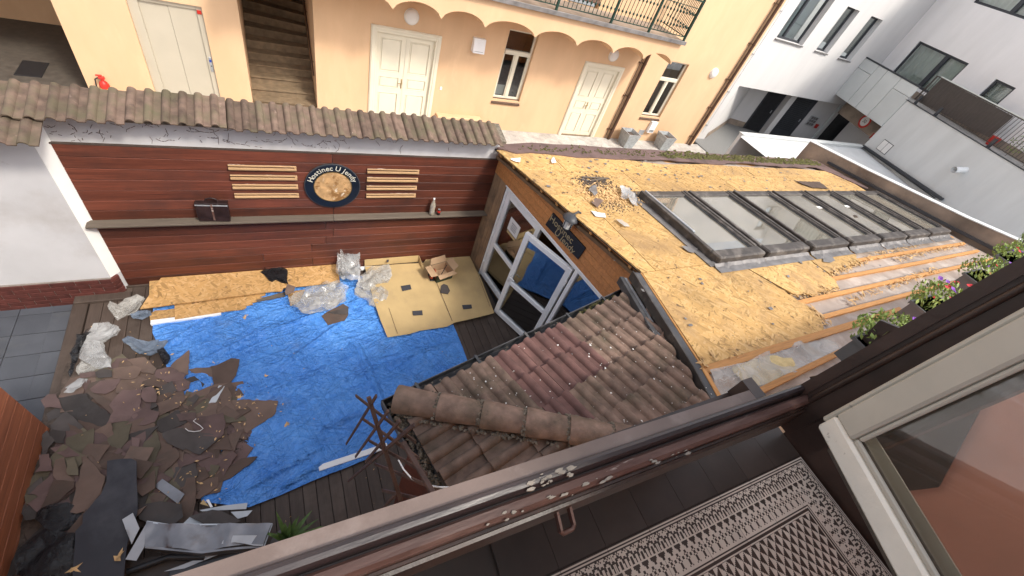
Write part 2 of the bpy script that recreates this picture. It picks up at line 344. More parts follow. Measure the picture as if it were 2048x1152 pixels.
M['shingle_brown'] = mk('brown mineral shingle', (.132, .090, .072), .16, 4, .92, .8, 260, rnd=.3, bdist=.003, dirt=[((.10, .082, .068), 3, .52, .8)])
M['shingle_red'] = mk('maroon mineral shingle', (.140, .092, .085), .14, 4, .92, .8, 260, rnd=.16, bdist=.003, dirt=[((.055, .043, .036), 3, .52, .8)])
M['shingle_green'] = mk('olive brown underside', (.118, .100, .070), .16, 5, .9, .6, 200, rnd=.15)
M['shingle_dark'] = mk('charcoal bitumen', (.066, .056, .052), .22, 4, .75, .5, 160, rnd=.25, dirt=[((.10, .095, .095), 3, .55, .85)])
M['felt'] = mk('blue grey roofing felt', (.042, .043, .052), .15, 2.5, .72, .5, 220, rnd=.12, dirt=[((.10, .10, .11), 1.8, .5, .85)])
M['dirt'] = mk('crumbled bitumen dirt', (.085, .064, .052), .4, 12, .95, 1, 90, rnd=0, bdist=.012)
M['moss'] = mk('moss', (.09, .085, .028), .5, 30, .95, 1, 60, bdist=.01)
M['white_pvc'] = mk('white upvc', (.84, .85, .85), .03, 3, .3, .02, 40, rnd=.02, spec=.5)
M['white_paint'] = mk('white sheet metal', (.50, .53, .56), .08, 5, .4, .06, 40, rnd=.06, dirt=[((.42, .40, .38), 4, .6, .8)])
M['cream'] = mk('cream door paint', (.72, .66, .52), .03, 3, .45, .05, 60, rnd=.01)
M['cream_dark'] = mk('cream window frame', (.66, .61, .49), .03, 3, .45, .05, 60, rnd=.01)
M['lift'] = mk('pale steel lift door', (.47, .42, .33), .03, 2, .4, .03, 60, rnd=.02)
M['frame_dark'] = mk('anthracite frame', (.045, .048, .055), .1, 5, .45, .05, 60, rnd=.05)
M['velux'] = mk('brown grey cladding metal', (.058, .050, .045), .25, 7, .5, .2, 50, rnd=.12, dirt=[((.19, .17, .15), 5, .5, .75)])
M['flash'] = mk('dull lead flashing', (.20, .19, .185), .2, 6, .5, .3, 30, metal=.3)
M['brown_metal'] = mk('brown painted metal', (.085, .045, .028), .15, 6, .5, .08, 40)
M['gutter'] = mk('dark grey zinc gutter', (.060, .060, .064), .25, 6, .5, .15, 40, dirt=[((.13, .12, .11), 6, .55, .75)])
M['zinc'] = mk('bright zinc', (.46, .48, .50), .12, 6, .38, .1, 30, metal=.6)
M['galv'] = mk('galvanised zinc planter', (.34, .36, .37), .2, 12, .5, .1, 40, metal=.35)
M['steel_dent'] = mk('dented galvanised sheet', (.24, .235, .245), .15, 4, .32, .12, 12, metal=.75, dirt=[((.16, .13, .11), 3, .52, .75)])
M['iron_green'] = mk('dark green iron', (.012, .04, .03), .2, 9, .5, .1, 50)
M['terrace_rail'] = mk('bronze painted steel', (.075, .062, .055), .1, 9, .5, .05, 50)
M['trellis'] = mk('brown stained lath', (.075, .042, .033), .3, 12, .6, .3, 60, rnd=.2)
M['membrane'] = mk('grey pink underlay', (.36, .295, .25), .15, 2, .6, .3, 9, rnd=0, bdist=.02, dirt=[((.60, .54, .48), 2.2, .5, .75), ((.34, .25, .18), 5, .60, .74)])
M['wool'] = mk('yellow mineral wool', (.52, .42, .22), .2, 8, .9, .6, 14, bdist=.03)
M['lamp_glass'] = mk('white opal glass', (.78, .76, .72), .02, 3, .25, 0, 40, rnd=0, spec=.5)
M['brass'] = mk('brass', (.45, .30, .10), .1, 8, .35, .05, 40, metal=.9)
M['red'] = mk('red enamel', (.50, .03, .02), .08, 6, .4, .05, 40)
M['yellow'] = mk('yellow label', (.75, .5, .05), .05, 6, .5, 0, 40)
M['navy'] = mk('navy sign board', (.006, .011, .022), .15, 5, .45, .05, 60, rnd=0)
M['sign_text'] = mk('ivory lettering', (.62, .60, .50), .03, 6, .6, 0, 60, rnd=0)
M['gold_text'] = mk('faded gold lettering', (.36, .30, .18), .1, 20, .6, 0, 60, rnd=0)
M['sign_core'] = mk('bare wood where picture peeled', (.46, .28, .13), .25, 11, .7, .3, 40, rnd=0, dirt=[((.24, .12, .04), 7, .5, .58), ((.66, .58, .46), 13, .62, .66)])
M['leather'] = mk('dark brown leather', (.022, .012, .012), .3, 9, .4, .2, 60)
M['paper'] = mk('white paper', (.75, .74, .72), .02, 6, .8, 0, 60, rnd=.02)
M['ink'] = mk('printing ink', (.05, .05, .06), .02, 6, .8, 0, 60, rnd=.02)
M['interior'] = mk('dim interior wood', (.16, .10, .055), .2, 4, .7, .1, 50)
M['blind'] = mk('cream blind', (.80, .68, .50), .04, 3, .8, .1, 50, rnd=0)
M['curtain'] = mk('white curtain', (.72, .74, .68), .05, 3, .8, .1, 50, rnd=0)
M['dark_room'] = mk('dark room', (.03, .03, .032), .1, 4, .8, 0, 50)
M['step'] = mk('worn stone step', (.20, .145, .09), .2, 7, .8, .2, 60, rnd=.1)
M['sill_flat'] = mk('dusty mauve brown sill paint', (.19, .142, .122), .16, 5, .7, .25, 70, rnd=0, dirt=[((.27, .215, .19), 9, .56, .75), ((.11, .08, .07), 4, .6, .8)])
M['sill_dark'] = mk('dark brown gloss rail', (.030, .021, .022), .25, 8, .38, .25, 50, stretch=(.3, 2, 2), rnd=0, spec=.6, dirt=[((.085, .058, .055), 6, .58, .75), ((.50, .46, .41), 3.2, .64, .67)])
M['sill_red'] = mk('worn red brown rail', (.078, .038, .030), .35, 7, .5, .3, 60, stretch=(.3, 2, 2), rnd=0, dirt=[((.19, .115, .095), 5, .48, .68), ((.50, .43, .38), 9, .60, .66)])
M['frame_brown'] = mk('dark brown window paint', (.042, .024, .018), .3, 8, .42, .25, 50, rnd=0, spec=.5)
M['sash_grey'] = mk('yellowed grey sash paint', (.47, .435, .365), .07, 6, .5, .2, 60, rnd=0, dirt=[((.20, .17, .14), 14, .66, .74)])
M['sash_white'] = mk('flaking cream sash paint', (.82, .76, .65), .06, 7, .55, .35, 60, rnd=0, dirt=[((.34, .28, .21), 22, .66, .72)])
M['primer'] = mk('old cream primer', (.27, .235, .195), .25, 20, .8, .2, 60, rnd=0)
M['salmon'] = mk('salmon plaster', (.74, .36, .25), .12, 2.5, .9, .2, 60, rnd=0)
M['floor_dark'] = mk('black brown cement tile', (.050, .040, .034), .15, 5, .4, .1, 50, rnd=.06)
M['floor_light'] = mk('ivory cement tile', (.62, .57, .49), .08, 5, .4, .1, 50, rnd=.04)
M['leaf'] = mk('petunia leaves', (.22, .30, .075), .4, 20, .6, .1, 50, rnd=.1)
M['flower_purple'] = mk('purple petals', (.20, .07, .38), .2, 20, .7, 0, 50)
M['flower_red'] = mk('red petals', (.55, .04, .05), .2, 20, .7, 0, 50)
M['agave'] = mk('yucca leaves', (.075, .135, .035), .3, 6, .5, .1, 50, stretch=(4, 4, .6), rnd=.15)
M['pot'] = mk('grey plastic flower box', (.12, .12, .12), .1, 6, .5, .05, 50)
M['glass'] = glass('window glass', (.78, .84, .84), .10)
M['glass_door'] = glass('door glass', (.62, .66, .66), .20)
M['glass_sky'] = glass('skylight glass', (.88, .90, .88), .16, .20)
M['glass_sash'] = glass('dusty sash glass', (.86, .86, .84), .02, .04)
M['film'] = film_mat('clear dirty film', (.50, .485, .45), .40)
M['film_white'] = film_mat('milky film', (.47, .47, .465), .46)
M['film_blue'] = plastic('bluish black film', (.16, .20, .26), .8)
M['film_black'] = plastic('black foil', (.014, .014, .016), 1.0, .38); M['film_black'].node_tree.nodes['Principled BSDF'].inputs['Specular IOR Level'].default_value = .4
M['bottle'] = glass('clear bottle', (.95, .97, .97), .22, .55)
def tarp_mat():
    t = NT('blue woven tarpaulin'); v = t.coords(); f = t.noise(v, 2.5, 6, .6)
    c = t.ramp(f, [(.3, (.052, .21, .64)), (.7, (.10, .32, .80))])
    cr = t.noise(v, 9, 6, .62, 1.2); c = t.mix(t.ramp(cr, [(.46, 0), (.5, .35), (.54, 0)]), c, (.20, .44, .88))
    g = t.noise(v, 1.5, 6, .7); c = t.mix(t.ramp(g, [(.58, 0), (.80, .55)]), c, (.13, .15, .20))
    t.l(c, t.b.inputs['Base Color']); t.b.inputs['Roughness'].default_value = .42; t.b.inputs['Specular IOR Level'].default_value = .4
    acc = None
    for rz, sc, k, wt in ((.5, (.8, 4, 2), 1.3, 1), (-.35, (.9, 4.5, 2), 1.4, 1), (1.25, (1, 6, 2), 1.5, .7), (2.2, (1.5, 10, 3), 1.5, .4)):
        n = t.noise(t.rs(v, rz, sc), k, 3, .55, .7); r = t.ramp(n, [(.40, 0), (.49, wt), (.51, wt*.55), (.60, 0)])
        if acc is None: acc = r
        else: ad = t.n('ShaderNodeMath', operation='ADD'); t.l(acc, ad.inputs[0]); t.l(r, ad.inputs[1]); acc = ad.outputs[0]
    t.bump(acc, .8, .018); return t.mat
M['tarp'] = tarp_mat()

# ------------------------------------------------------------------ ground, deck, porch
struct('ground', MB().add([(-60, -40, -.16), (80, -40, -.16), (80, 60, -.16), (-60, 60, -.16)], [(0, 1, 2, 3)]), M['asphalt'])
struct('paving', MB().add([(-9, 5.8, 0), (15.3, 5.8, 0), (15.3, 10.9, 0), (-9, 10.9, 0)], [(0, 1, 2, 3)]), M['paving'])
struct('passage_floor', MB().add([(15.3, 5.8, 0), (27, 5.8, 0), (27, 15, 0), (15.3, 15, 0)], [(0, 1, 2, 3)]), M['asphalt'])
struct('drain_channel', MB().box(15.28, 15.36, 9.0, 11.4, 0, .006), M['frame_dark'])
deck = struct('deck', MB().add([(-2.58, .1, -.05), (3.95, .1, -.05), (3.95, 5.48, -.05), (-2.58, 5.48, -.05)], [(0, 1, 2, 3)]), M['black_plastic'])
bw = .147; nb = 44
dm = mesh_of('deck_board', MB().box(0, .141, 0, 5.36, -.026, 0, .003), M['deck'])
for i in range(nb):
    x = -2.545 + i*bw
    if x + .07 < 3.28: inst('deck_board', dm, deck, Matrix.Translation((x, .11, 0)))
    elif x < 3.9: part('deck_board', MB().box(x, x+.141, .11, 5.06-(x+.141-3.31)/.17, -.026, 0, .003), M['deck'], deck)
part('border_plank', MB().box(-2.72, -2.56, 2.0, 5.30, -.09, .012, .006), M['deck'], deck)
part('step_plank', MB().box(-2.70, -2.10, 5.22, 5.35, .0, .055, .006), M['deck'], deck)
porch = struct('porch_floor', MB().add([(-8, 1, -.125), (-2.7, 1, -.125), (-2.7, 5.5, -.125), (-8, 5.5, -.125)], [(0, 1, 2, 3)]), M['joint'])
tm = mesh_of('floor_tile', MB().box(0, .324, 0, .324, -.02, 0, .002), M['porch_tile'])
for i in range(5):
    for j in range(11):
        inst('floor_tile', tm, porch, Matrix.Translation((-3.61+.33*(i-2)+.0, 1.90+.333*j, -.104+.001*((i*7+j*3) % 3))))
tm2 = mesh_of('floor_tile', MB().box(0, .25, 0, .324, -.02, 0, .002), M['porch_tile'])
for j in range(11): inst('floor_tile', tm2, porch, Matrix.Translation((-2.965+.007, 1.90+.333*j, -.104)))

# ------------------------------------------------------------------ tiles
def tile_mb(L=.40, w=.30, n=2, amp=.032, lift=.022, th=.015, period=None):
    mb = MB(); xs = []; p = period or w/n
    for k in range(n):
        for t, h in ((0, 0), (.07, .6), (.17, .95), (.29, 1), (.42, .9), (.52, .52), (.57, .06), (.80, 0)): xs.append((k*p+t*p, h*amp))
    xs.append((n*p, 0)); m = len(xs)
    v = []
    for y, l in ((0, lift), (L, 0)): v += [(x, y, z+l) for x, z in xs]
    v += [(x, 0, z+lift-th) for x, z in xs]
    f = [(i, i+1, m+i+1, m+i) for i in range(m-1)] + [(2*m+i, 2*m+i+1, i+1, i) for i in range(m-1)]
    v += [(xs[0][0], L, -th), (xs[-1][0], L, -th)]
    f += [(0, m, 3*m, 2*m), (m-1, 3*m-1, 3*m+1, 2*m-1)]
    return mb.add(v, f)
def clip_mb(mb, planes):
    bm = bmesh.new(); vs_ = [bm.verts.new(v) for v in mb.v]
    for f in mb.f:
        try: bm.faces.new([vs_[i] for i in f])
        except ValueError: pass
    for co, no in planes:
        bmesh.ops.bisect_plane(bm, geom=bm.verts[:]+bm.edges[:]+bm.faces[:], plane_co=co, plane_no=no, clear_outer=True, dist=1e-4)
    bm.verts.index_update(); o = MB(); o.v = [tuple(v.co) for v in bm.verts]; o.f = [tuple(v.index for v in f.verts) for f in bm.faces]; o.m = [0]*len(o.f)
    bm.free(); return o

# ------------------------------------------------------------------ courtyard wall with red cladding
wallT = thing('courtyard_wall', 'white courtyard wall with a tile coping and dark red board cladding, left of the wooden pub', 'wall', (0.5, 5.6, 0))
part('masonry', MB().box(-9, 3.22, 5.5, 5.78, -.12, 2.74), M['white_plaster'], wallT)
part('pier_lit_side', MB().prism([(-2.249, 5.379, .336), (-2.149, 5.497, .336), (-2.149, 5.497, 2.58), (-2.249, 5.379, 2.58)], (.004, -.003, 0)), M['lit_plaster'], wallT)  # paler sheet over the pier's east side, its light put into the colour
part('pier', MB().prism([(-9, 5.38, -.12), (-2.25, 5.38, -.12), (-2.15, 5.497, -.12), (-9, 5.497, -.12)], (0, 0, 2.70)), M['white_plaster'], wallT)
zr = 2.335
for r in range(15):
    z1 = zr - r*.153; z0 = z1-.1455
    if z0 < .03: break
    xj = .645 if r < 8 else (.52 if r in (8, 10) else .64) if r < 11 else -.4 + .7*(r % 2)
    for a, b in ((-2.15, xj-.003), (xj+.003, 3.27)):
        part('board', MB().box(a, b, 5.474, 5.499, z0, z1, .003), M['red_wood'], wallT)
part('base_board', MB().box(-2.2, 3.27, 5.462, 5.499, -.03, .038, .003), M['deck'], wallT)
part('top_lath', MB().box(-2.16, 3.25, 5.470, 5.499, 2.337, 2.352), M['deck'], wallT)
for a, b in ((-2.2, .632), (.636, 3.28)): part('shelf', MB().box(a, b, 5.335, 5.473, 1.252, 1.28, .004), M['grey_wood'], wallT)
for x in (-1.4, -.2, 1.0, 2.3): part('bracket', MB().prism([(x, 5.473, 1.251), (x, 5.38, 1.251), (x, 5.473, 1.16)], (.03, 0, 0)), M['brown_metal'], wallT)
# plinth of bricks on the pier
part('plinth_joint', MB().box(-6, -2.245, 5.352, 5.379, -.12, .335), M['joint'], wallT)
bm_ = mesh_of('brick', MB().box(0, .236, 0, .03, 0, .066, .003), M['brick']); bh = mesh_of('brick', MB().box(0, .115, 0, .03, 0, .066, .003), M['brick'])
for r in range(6):
    z = -.115+r*.0755; x = -2.252
    if r % 2: x -= .115; inst('brick', bh, wallT, Matrix.Translation((x, 5.339, z))); x -= .009
    while x > -4.4:
        x -= .236; inst('brick', bm_, wallT, Matrix.Translation((x, 5.339, z))); x -= .009
    T = frame((-2.248, 5.342, z), (.1, .117, 0), (-.117, .1, 0))
    inst('brick', bh, wallT, T)
# coping
ct = mesh_of('coping_tile', tile_mb(.50, .30, 2, .040, .0), M['coping_tile'], smooth=50)
x = 3.10; k = 0
up = Vector((0, .974, .225))
while x > -3.9:
    x -= .30; k += 1
    zo = 2.742 + (.035 if -1.5 < x < -.5 else 0) + (.02 if x < -1.5 else 0) + random.uniform(-.006, .006)
    yo = 5.245 + random.uniform(-.008, .008) + (-.03 if x < -1.5 else 0)
    T = frame((x, yo, zo), (1, random.uniform(-.012, .012), random.uniform(-.012, .012)), up)
    inst('coping_tile', ct, wallT, T)
x = -2.03
while x > -3.9:
    x -= .30; T = frame((x, 4.93, 2.655+random.uniform(-.008, .008)), (1, random.uniform(-.02, .02), 0), up); inst('coping_tile', ct, wallT, T)
part('coping_bed', MB().prism([(3.2, 5.36, 2.70), (3.2, 5.76, 2.70), (3.2, 5.76, 2.83), (3.2, 5.36, 2.745)], (-7.0, 0, 0)), M['mortar'], wallT)
# creeper traces on the white band
cr = MB()
rc = random.Random(3)
for s in range(64):
    x = rc.uniform(-2.15, .6) if s < 52 else rc.uniform(.6, 2.9); z = rc.uniform(2.38, 2.7); a = rc.uniform(0, 6.28)
    for t in range(rc.randint(4, 12)):
        l = rc.uniform(.015, .05); x2 = x+math.cos(a)*l; z2 = z+math.sin(a)*l
        if not (-2.14 < x2 < 3.1 and 2.36 < z2 < 2.73): break
        if rc.random() < .55: cr.beam((x, 5.498, z), (x2, 5.498, z2), .004, rc.uniform(.002, .006), (0, 1, 0))
        x, z = x2+math.cos(a)*.008, z2; a += rc.uniform(-.7, .7)
part('creeper_trace', cr, M['trellis'], wallT, kind='stuff')

# red boarded screen at the left edge
scr = thing('wooden_screen', 'orange red wooden screen of wide boards standing at the left edge beside the shingle heap', 'screen', (-2.64, 1.8, 0))
for r in range(7): part('board', MB().box(-2.64, -2.60, -.3, 3.34, .0+r*.148, .0+r*.148+.144, .003), M['red_wood_y'], scr)
part('end_post', MB().box(-2.70, -2.642, 3.27, 3.335, 0, 1.02, .003), M['red_wood_y'], scr)

# ------------------------------------------------------------------ apricot house across the yard
house = thing('apricot_house', 'apricot plastered house with cream doors, a scalloped balcony and a stair opening across the yard', 'house', (4, 11.2, 0))
H = MB(frame((0, 10.86, 0), (1, 0, 0), (0, 1, 0)))
holes = [(-5.6, -3.25, 0, 2.9, 3.2), (-2.19, -1.03, 0, 2.08, .14), (-.41, .97, 0, 3.3, 3.4), (2.30, 3.72, 0, 2.20, .10), (5.61, 6.5, .93, 2.78, .15), (8.40, 9.66, 0, 2.24, .10), (11.45, 12.38, .93, 2.80, .15), (14.0, 14.5, 6.35, 7.6, .15),
         (3.2, 4.4, 3.66, 6.1, .15), (7.0, 8.0, 3.66, 6.1, .15)]
H.wall(-9, 14.9, 0, 8.2, holes, .15)
H.box(-9, 14.9, 4.2, 5.4, 3.4, 8.0)                     # body behind
part('wall', H, M['orange_plaster'], house)
b = MB().box(14.9, 14.96, 10.86, 14, 0, 8.2); part('side_wall', b, M['orange_plaster'], house)
# rooms behind the openings
def room(name, x0, x1, y0, y1, z0, z1, mat, par, floor=None):
    m = MB(); v = [(x0, y0, z0), (x1, y0, z0), (x1, y1, z0), (x0, y1, z0), (x0, y0, z1), (x1, y0, z1), (x1, y1, z1), (x0, y1, z1)]
    m.add(v, [(3, 2, 6, 7), (0, 3, 7, 4), (2, 1, 5, 6), (4, 7, 6, 5)]); part(name, m, mat, par)
    part(name+'_floor', MB().add(v[:4], [(0, 1, 2, 3)]), floor or mat, par)
room('hall', -5.596, -3.254, 11.01, 14.2, .02, 2.9, M['orange_plaster'], house, M['hall_floor'])
for z0, z1, y0, w, x in ((.02, 2.3, 12.2, .9, -5.58),): part('hall_door', MB().box(x, x+.05, y0, y0+w, z0, z1, .01), M['paper'], house)
room('stairwell', -.406, .966, 11.01, 14.4, .02, 3.3, M['orange_plaster'], house, M['step'])
for k in range(13):
    skew = max(0, k-5)*.10
    y = 11.05 + k*.245; z = .02+k*.172
    part('stair_step', MB().prism([(-.40, y+skew, z), (.955, y-skew*.3, z), (.955, y+.75, z), (-.40, y+.75+skew, z)], (0, 0, .172)).box(-.40, .955, y-.03+skew*.5, y+.02, z+.15, z+.178) if k < 6 else MB().prism([(-.40, y+skew, z), (.955, y-skew*.3, z), (.955, y+.75, z), (-.40, y+.75+skew, z)], (0, 0, .175)), M['step'], house)
part('handrail', MB().tube([(.93, 10.98, .95), (.93, 13.6, 2.85)], .018).tube([(.93, 11.3, 1.16), (.97, 11.3, 1.13)], .01, 6).tube([(.93, 12.3, 1.89), (.97, 12.3, 1.86)], .01, 6), M['brown_metal'], house)
# lift door
ld = MB(H.M); ld.box(-2.19, -1.9, .08, .13, 0, 2.08, .004); lf = part('lift_frame', MB(H.M).box(-2.19, -2.03, .06, .13, 0, 2.08, .004).box(-1.13, -1.03, .05, .13, 0, 2.08, .004).box(-2.03, -1.13, .05, .13, 2.0, 2.08, .004), M['lift'], house)
part('lift_door', MB(H.M).box(-2.03, -1.585, .09, .12, 0, 2.0, .003), M['lift'], house); part('lift_door', MB(H.M).box(-1.58, -1.13, .085, .12, 0, 2.0, .003), M['lift'], house)
pn = part('call_panel', MB(H.M).box(-1.10, -1.05, .035, .049, .82, 1.12, .004), M['zinc'], house)
part('call_display', MB(H.M).box(-1.095, -1.055, .030, .036, 1.02, 1.07), mk('blue display', (.02, .05, .3), 0, 5, .4, 0), pn); part('call_button', MB(H.M).lathe((-1.075, .036, .94), [(.012, 0), (.012, -.006)], 10, 'y'), M['black_plastic'], pn)
part('lift_lamp', MB(H.M).box(-1.125, -1.05, .03, .05, 1.93, 2.0, .005), M['red'], house)
def fire_door(x0, x1, zt, tx0, tx1, tz):
    d = part('door_frame', MB(H.M).box(tx0, x0, -.035, .1, 0, tz, .008).box(x1, tx1, -.035, .1, 0, tz, .008).box(x0, x1, -.035, .1, zt, tz, .008).box(tx0+.02, x0-.05, -.05, -.035, 0, tz-.03, .006).box(x1+.05, tx1-.02, -.05, -.035, 0, tz-.03, .006).box(tx0+.02, tx1-.02, -.055, -.034, tz-.07, tz-.02, .006), M['cream'], house)
    xm = (x0+x1)/2
    for a, b, s in ((x0, xm-.003, 1), (xm+.003, x1, -1)):
        m = MB(H.M); w = b-a; mg = .10
        pan = [(a+mg, b-mg, .12, .78), (a+mg, b-mg, .90, 1.18), (a+mg, b-mg, 1.30, zt-.12)]
        m.wall(a, b, .01, zt, [(p[0], p[1], p[2], p[3], .022) for p in pan], .02, .04)
        m.add([(a, .06, .01), (b, .06, .01), (b, .06, zt), (a, .06, zt)], [(0, 1, 2, 3)])
        for p in pan:
            m.box(p[0]+.035, p[1]-.035, .046, .063, p[2]+.035, p[3]-.035, .008)
            for q in ((p[0], p[1], p[2], p[2]+.014), (p[0], p[1], p[3]-.014, p[3]), (p[0], p[0]+.014, p[2]+.014, p[3]-.014), (p[1]-.014, p[1], p[2]+.014, p[3]-.014)): m.box(q[0], q[1], .033, .052, q[2], q[3], .004)
        leaf = part('door_leaf', m, M['cream'], house, label=None)
        if s == 1: part('handle', MB(H.M).box(xm-.045, xm-.02, .025, .039, .92, 1.16, .004).tube([(xm-.032, .03, 1.06), (xm-.032, -.02, 1.06), (xm-.13, -.02, 1.06)], .009, 6), M['brass'], leaf)
    part('threshold', MB(H.M).box(x0, x1, -.02, .1, .0, .025), M['step'], house)
fire_door(2.31, 3.71, 2.19, 2.17, 3.85, 2.33)
fire_door(8.41, 9.65, 2.23, 8.27, 9.80, 2.36)
def house_window(x0, x1, z0, z1, zt):
    f = MB(H.M); y0, y1 = .09, .148; w = .055
    f.box(x0, x0+w, y0, y1, z0, z1, .006).box(x1-w, x1, y0, y1, z0, z1, .006).box(x0+w, x1-w, y0, y1, z0, z0+w, .006).box(x0+w, x1-w, y0, y1, z1-w, z1, .006).box(x0+w, x1-w, y0-.025, y1, zt, zt+.11, .01)
    xm = (x0+x1)/2; f.box(xm-.045, xm+.045, y0-.01, y1, z0+w, zt, .006)
    for a in (x0+w, xm+.045): f.box(a, a+.03, y0+.01, y1, z0+w, zt).box(a+(x1-x0)/2-w-.075, a+(x1-x0)/2-w-.045, y0+.01, y1, z0+w, zt)
    fr = part('window', f, M['cream_dark'], house)
    part('glass', MB(H.M).add([(x0+w, y1-.02, z0+w), (x1-w, y1-.02, z0+w), (x1-w, y1-.02, z1-w), (x0+w, y1-.02, z1-w)], [(0, 1, 2, 3)]), M['glass'], fr)
    part('dark_interior', MB(H.M).add([(x0, .6, z0), (x1, .6, z0), (x1, .6, z1), (x0, .6, z1), (x0, .151, z0), (x1, .151, z0), (x1, .151, z1), (x0, .151, z1)], [(0, 1, 2, 3), (4, 0, 3, 7), (1, 5, 6, 2), (4, 5, 1, 0), (3, 2, 6, 7)]), M['dark_room'], fr)
    part('sill', MB(H.M).prism([(x0-.02, -.04, z0-.10), (x0-.02, .09, z0-.0), (x0-.02, .09, z0-.05), (x0-.02, -.04, z0-.13)], (x1-x0+.04, 0, 0)), M['brown_metal'], fr)
    return fr
w1 = house_window(5.61, 6.5, .95, 2.78, 2.15); part('curtain', MB(H.M).box(5.72, 6.0, .2, .21, 1.0, 1.28), M['curtain'], w1)
w2 = house_window(11.45, 12.38, .95, 2.80, 2.15)
for x0, x1 in ((3.2, 4.4), (7.0, 8.0)): house_window(x0, x1, 3.9, 6.1, 5.4)
part('window', MB(H.M).box(14.0, 14.5, .1, .14, 6.35, 7.6), M['frame_dark'], house)
# downpipes
for x, zt in ((10.42, 3.05), (14.66, 8.2)):
    dp = part('downpipe', MB(H.M).tube([(x, -.09, .02), (x, -.09, zt)], .055, 12), M['brown_metal'], house, smooth=50)
    part('thin_pipe', MB(H.M).tube([(x-.14, -.04, .02), (x-.14, -.04, zt)], .016, 8), M['brown_metal'], house, smooth=50)
    for z in (.35, 1.55, 2.6, 3.8, 5.0, 6.2):
        if z < zt: part('pipe_clip', MB(H.M).tube([(x, -.09, z-.02), (x, -.09, z+.02)], .062, 12).box(x-.2, x-.05, -.06, 0, z-.012, z+.012), M['brown_metal'], house)
part('switch', MB(H.M).box(4.0, 4.06, -.015, 0, 1.02, 1.10, .004), M['white_pvc'], house)
part('meter_box', MB(H.M).box(4.0, 5.35, -.22, 0, .0, .38, .01), M['orange_plaster'], house)
part('plinth_grille', MB(H.M).box(11.75, 12.0, -.012, 0, .22, .42, .003), M['zinc'], house)
# balcony on shallow vaults
bal = part('balcony', MB(), M['orange_plaster'], house)
YF = 9.72
cusp = [2.35, 3.37, 4.40, 5.72, 6.97, 8.17, 9.27, 10.36]
m = MB(); zc, zt_ = 3.02, 3.60
cz = lambda x: 3.05 + .02*(x-4.3)*.3
for a, bb in zip(cusp[:-1], cusp[1:]):
    n = 14; pts = []
    for t in range(n+1):
        s = t/n; x = a+(bb-a)*s; pts.append((x, YF, zc + .22*(1-(2*s-1)**2)**.62))
    for p, q in zip(pts[:-1], pts[1:]):
        m.add([p, q, (q[0], YF, zt_), (p[0], YF, zt_)], [(0, 1, 2, 3)])
        m.add([p, q, (q[0], 10.86, q[2]), (p[0], 10.86, p[2])], [(3, 2, 1, 0)])
m.add([(10.36, YF, zc), (10.36, 10.86, zc), (10.36, 10.86, zt_), (10.36, YF, zt_)], [(0, 1, 2, 3)])
for a, bb in zip([-.4, 1.0], [1.0, 2.35]):
    n = 14
    pts = [(a+(bb-a)*t/n, YF, zc+.22*(1-(2*t/n-1)**2)**.62) for t in range(n+1)]
    for p, q in zip(pts[:-1], pts[1:]):
        m.add([p, q, (q[0], YF, zt_), (p[0], YF, zt_)], [(0, 1, 2, 3)]); m.add([p, q, (q[0], 10.86, q[2]), (p[0], 10.86, p[2])], [(3, 2, 1, 0)])
part('vaulted_underside', m, M['orange_plaster'], house, smooth=40)
part('balcony_slab', MB().box(-.4, 10.40, YF-.06, 10.86, 3.602, 3.66, .01), M['concrete'], house)
part('balcony_edge', MB().box(-.4, 10.42, YF-.10, YF-.061, 3.58, 3.675, .005), M['flash'], house)
rl = part('railing', MB().beam((2.2, YF, 4.62), (10.36, YF, 4.62), .05, .03).beam((2.2, YF, 3.76), (10.36, YF, 3.76), .03, .02).beam((2.2, YF, 4.45), (10.36, YF, 4.45), .03, .015).beam((10.36, YF, 4.62), (10.36, 10.8, 4.62), .05, .03).beam((10.36, YF, 3.76), (10.36, 10.8, 3.76), .03, .02), M['iron_green'], house)
bal_m = MB().tube([(0, 0, 0), (0, 0, .18)], .009, 6).tube([(0, 0, .18), (0, 0, .20), (0, 0, .23), (0, 0, .25)], [.01, .026, .026, .01], 8).tube([(0, 0, .25), (0, 0, .50)], .009, 6).tube([(0, 0, .50), (0, 0, .52), (0, 0, .55), (0, 0, .57)], [.01, .026, .026, .01], 8).tube([(0, 0, .57), (0, 0, .86)], .009, 6)
bme = mesh_of('baluster', bal_m, M['iron_green'], smooth=40)
for k in range(66):
    x = 2.3+k*.122
    if x > 10.3: break
    inst('baluster', bme, rl, Matrix.Translation((x, YF, 3.76)))
for k in range(9): inst('baluster', bme, rl, Matrix.Translation((10.36, YF+.12*(k+.5), 3.76)))
for x in (2.6, 4.4, 6.05, 7.7, 9.0, 10.36): part('post', MB().box(x-.025, x+.025, YF-.025, YF+.025, 3.66, 4.7), M['iron_green'], rl)
bpy.data.objects.remove(bal)

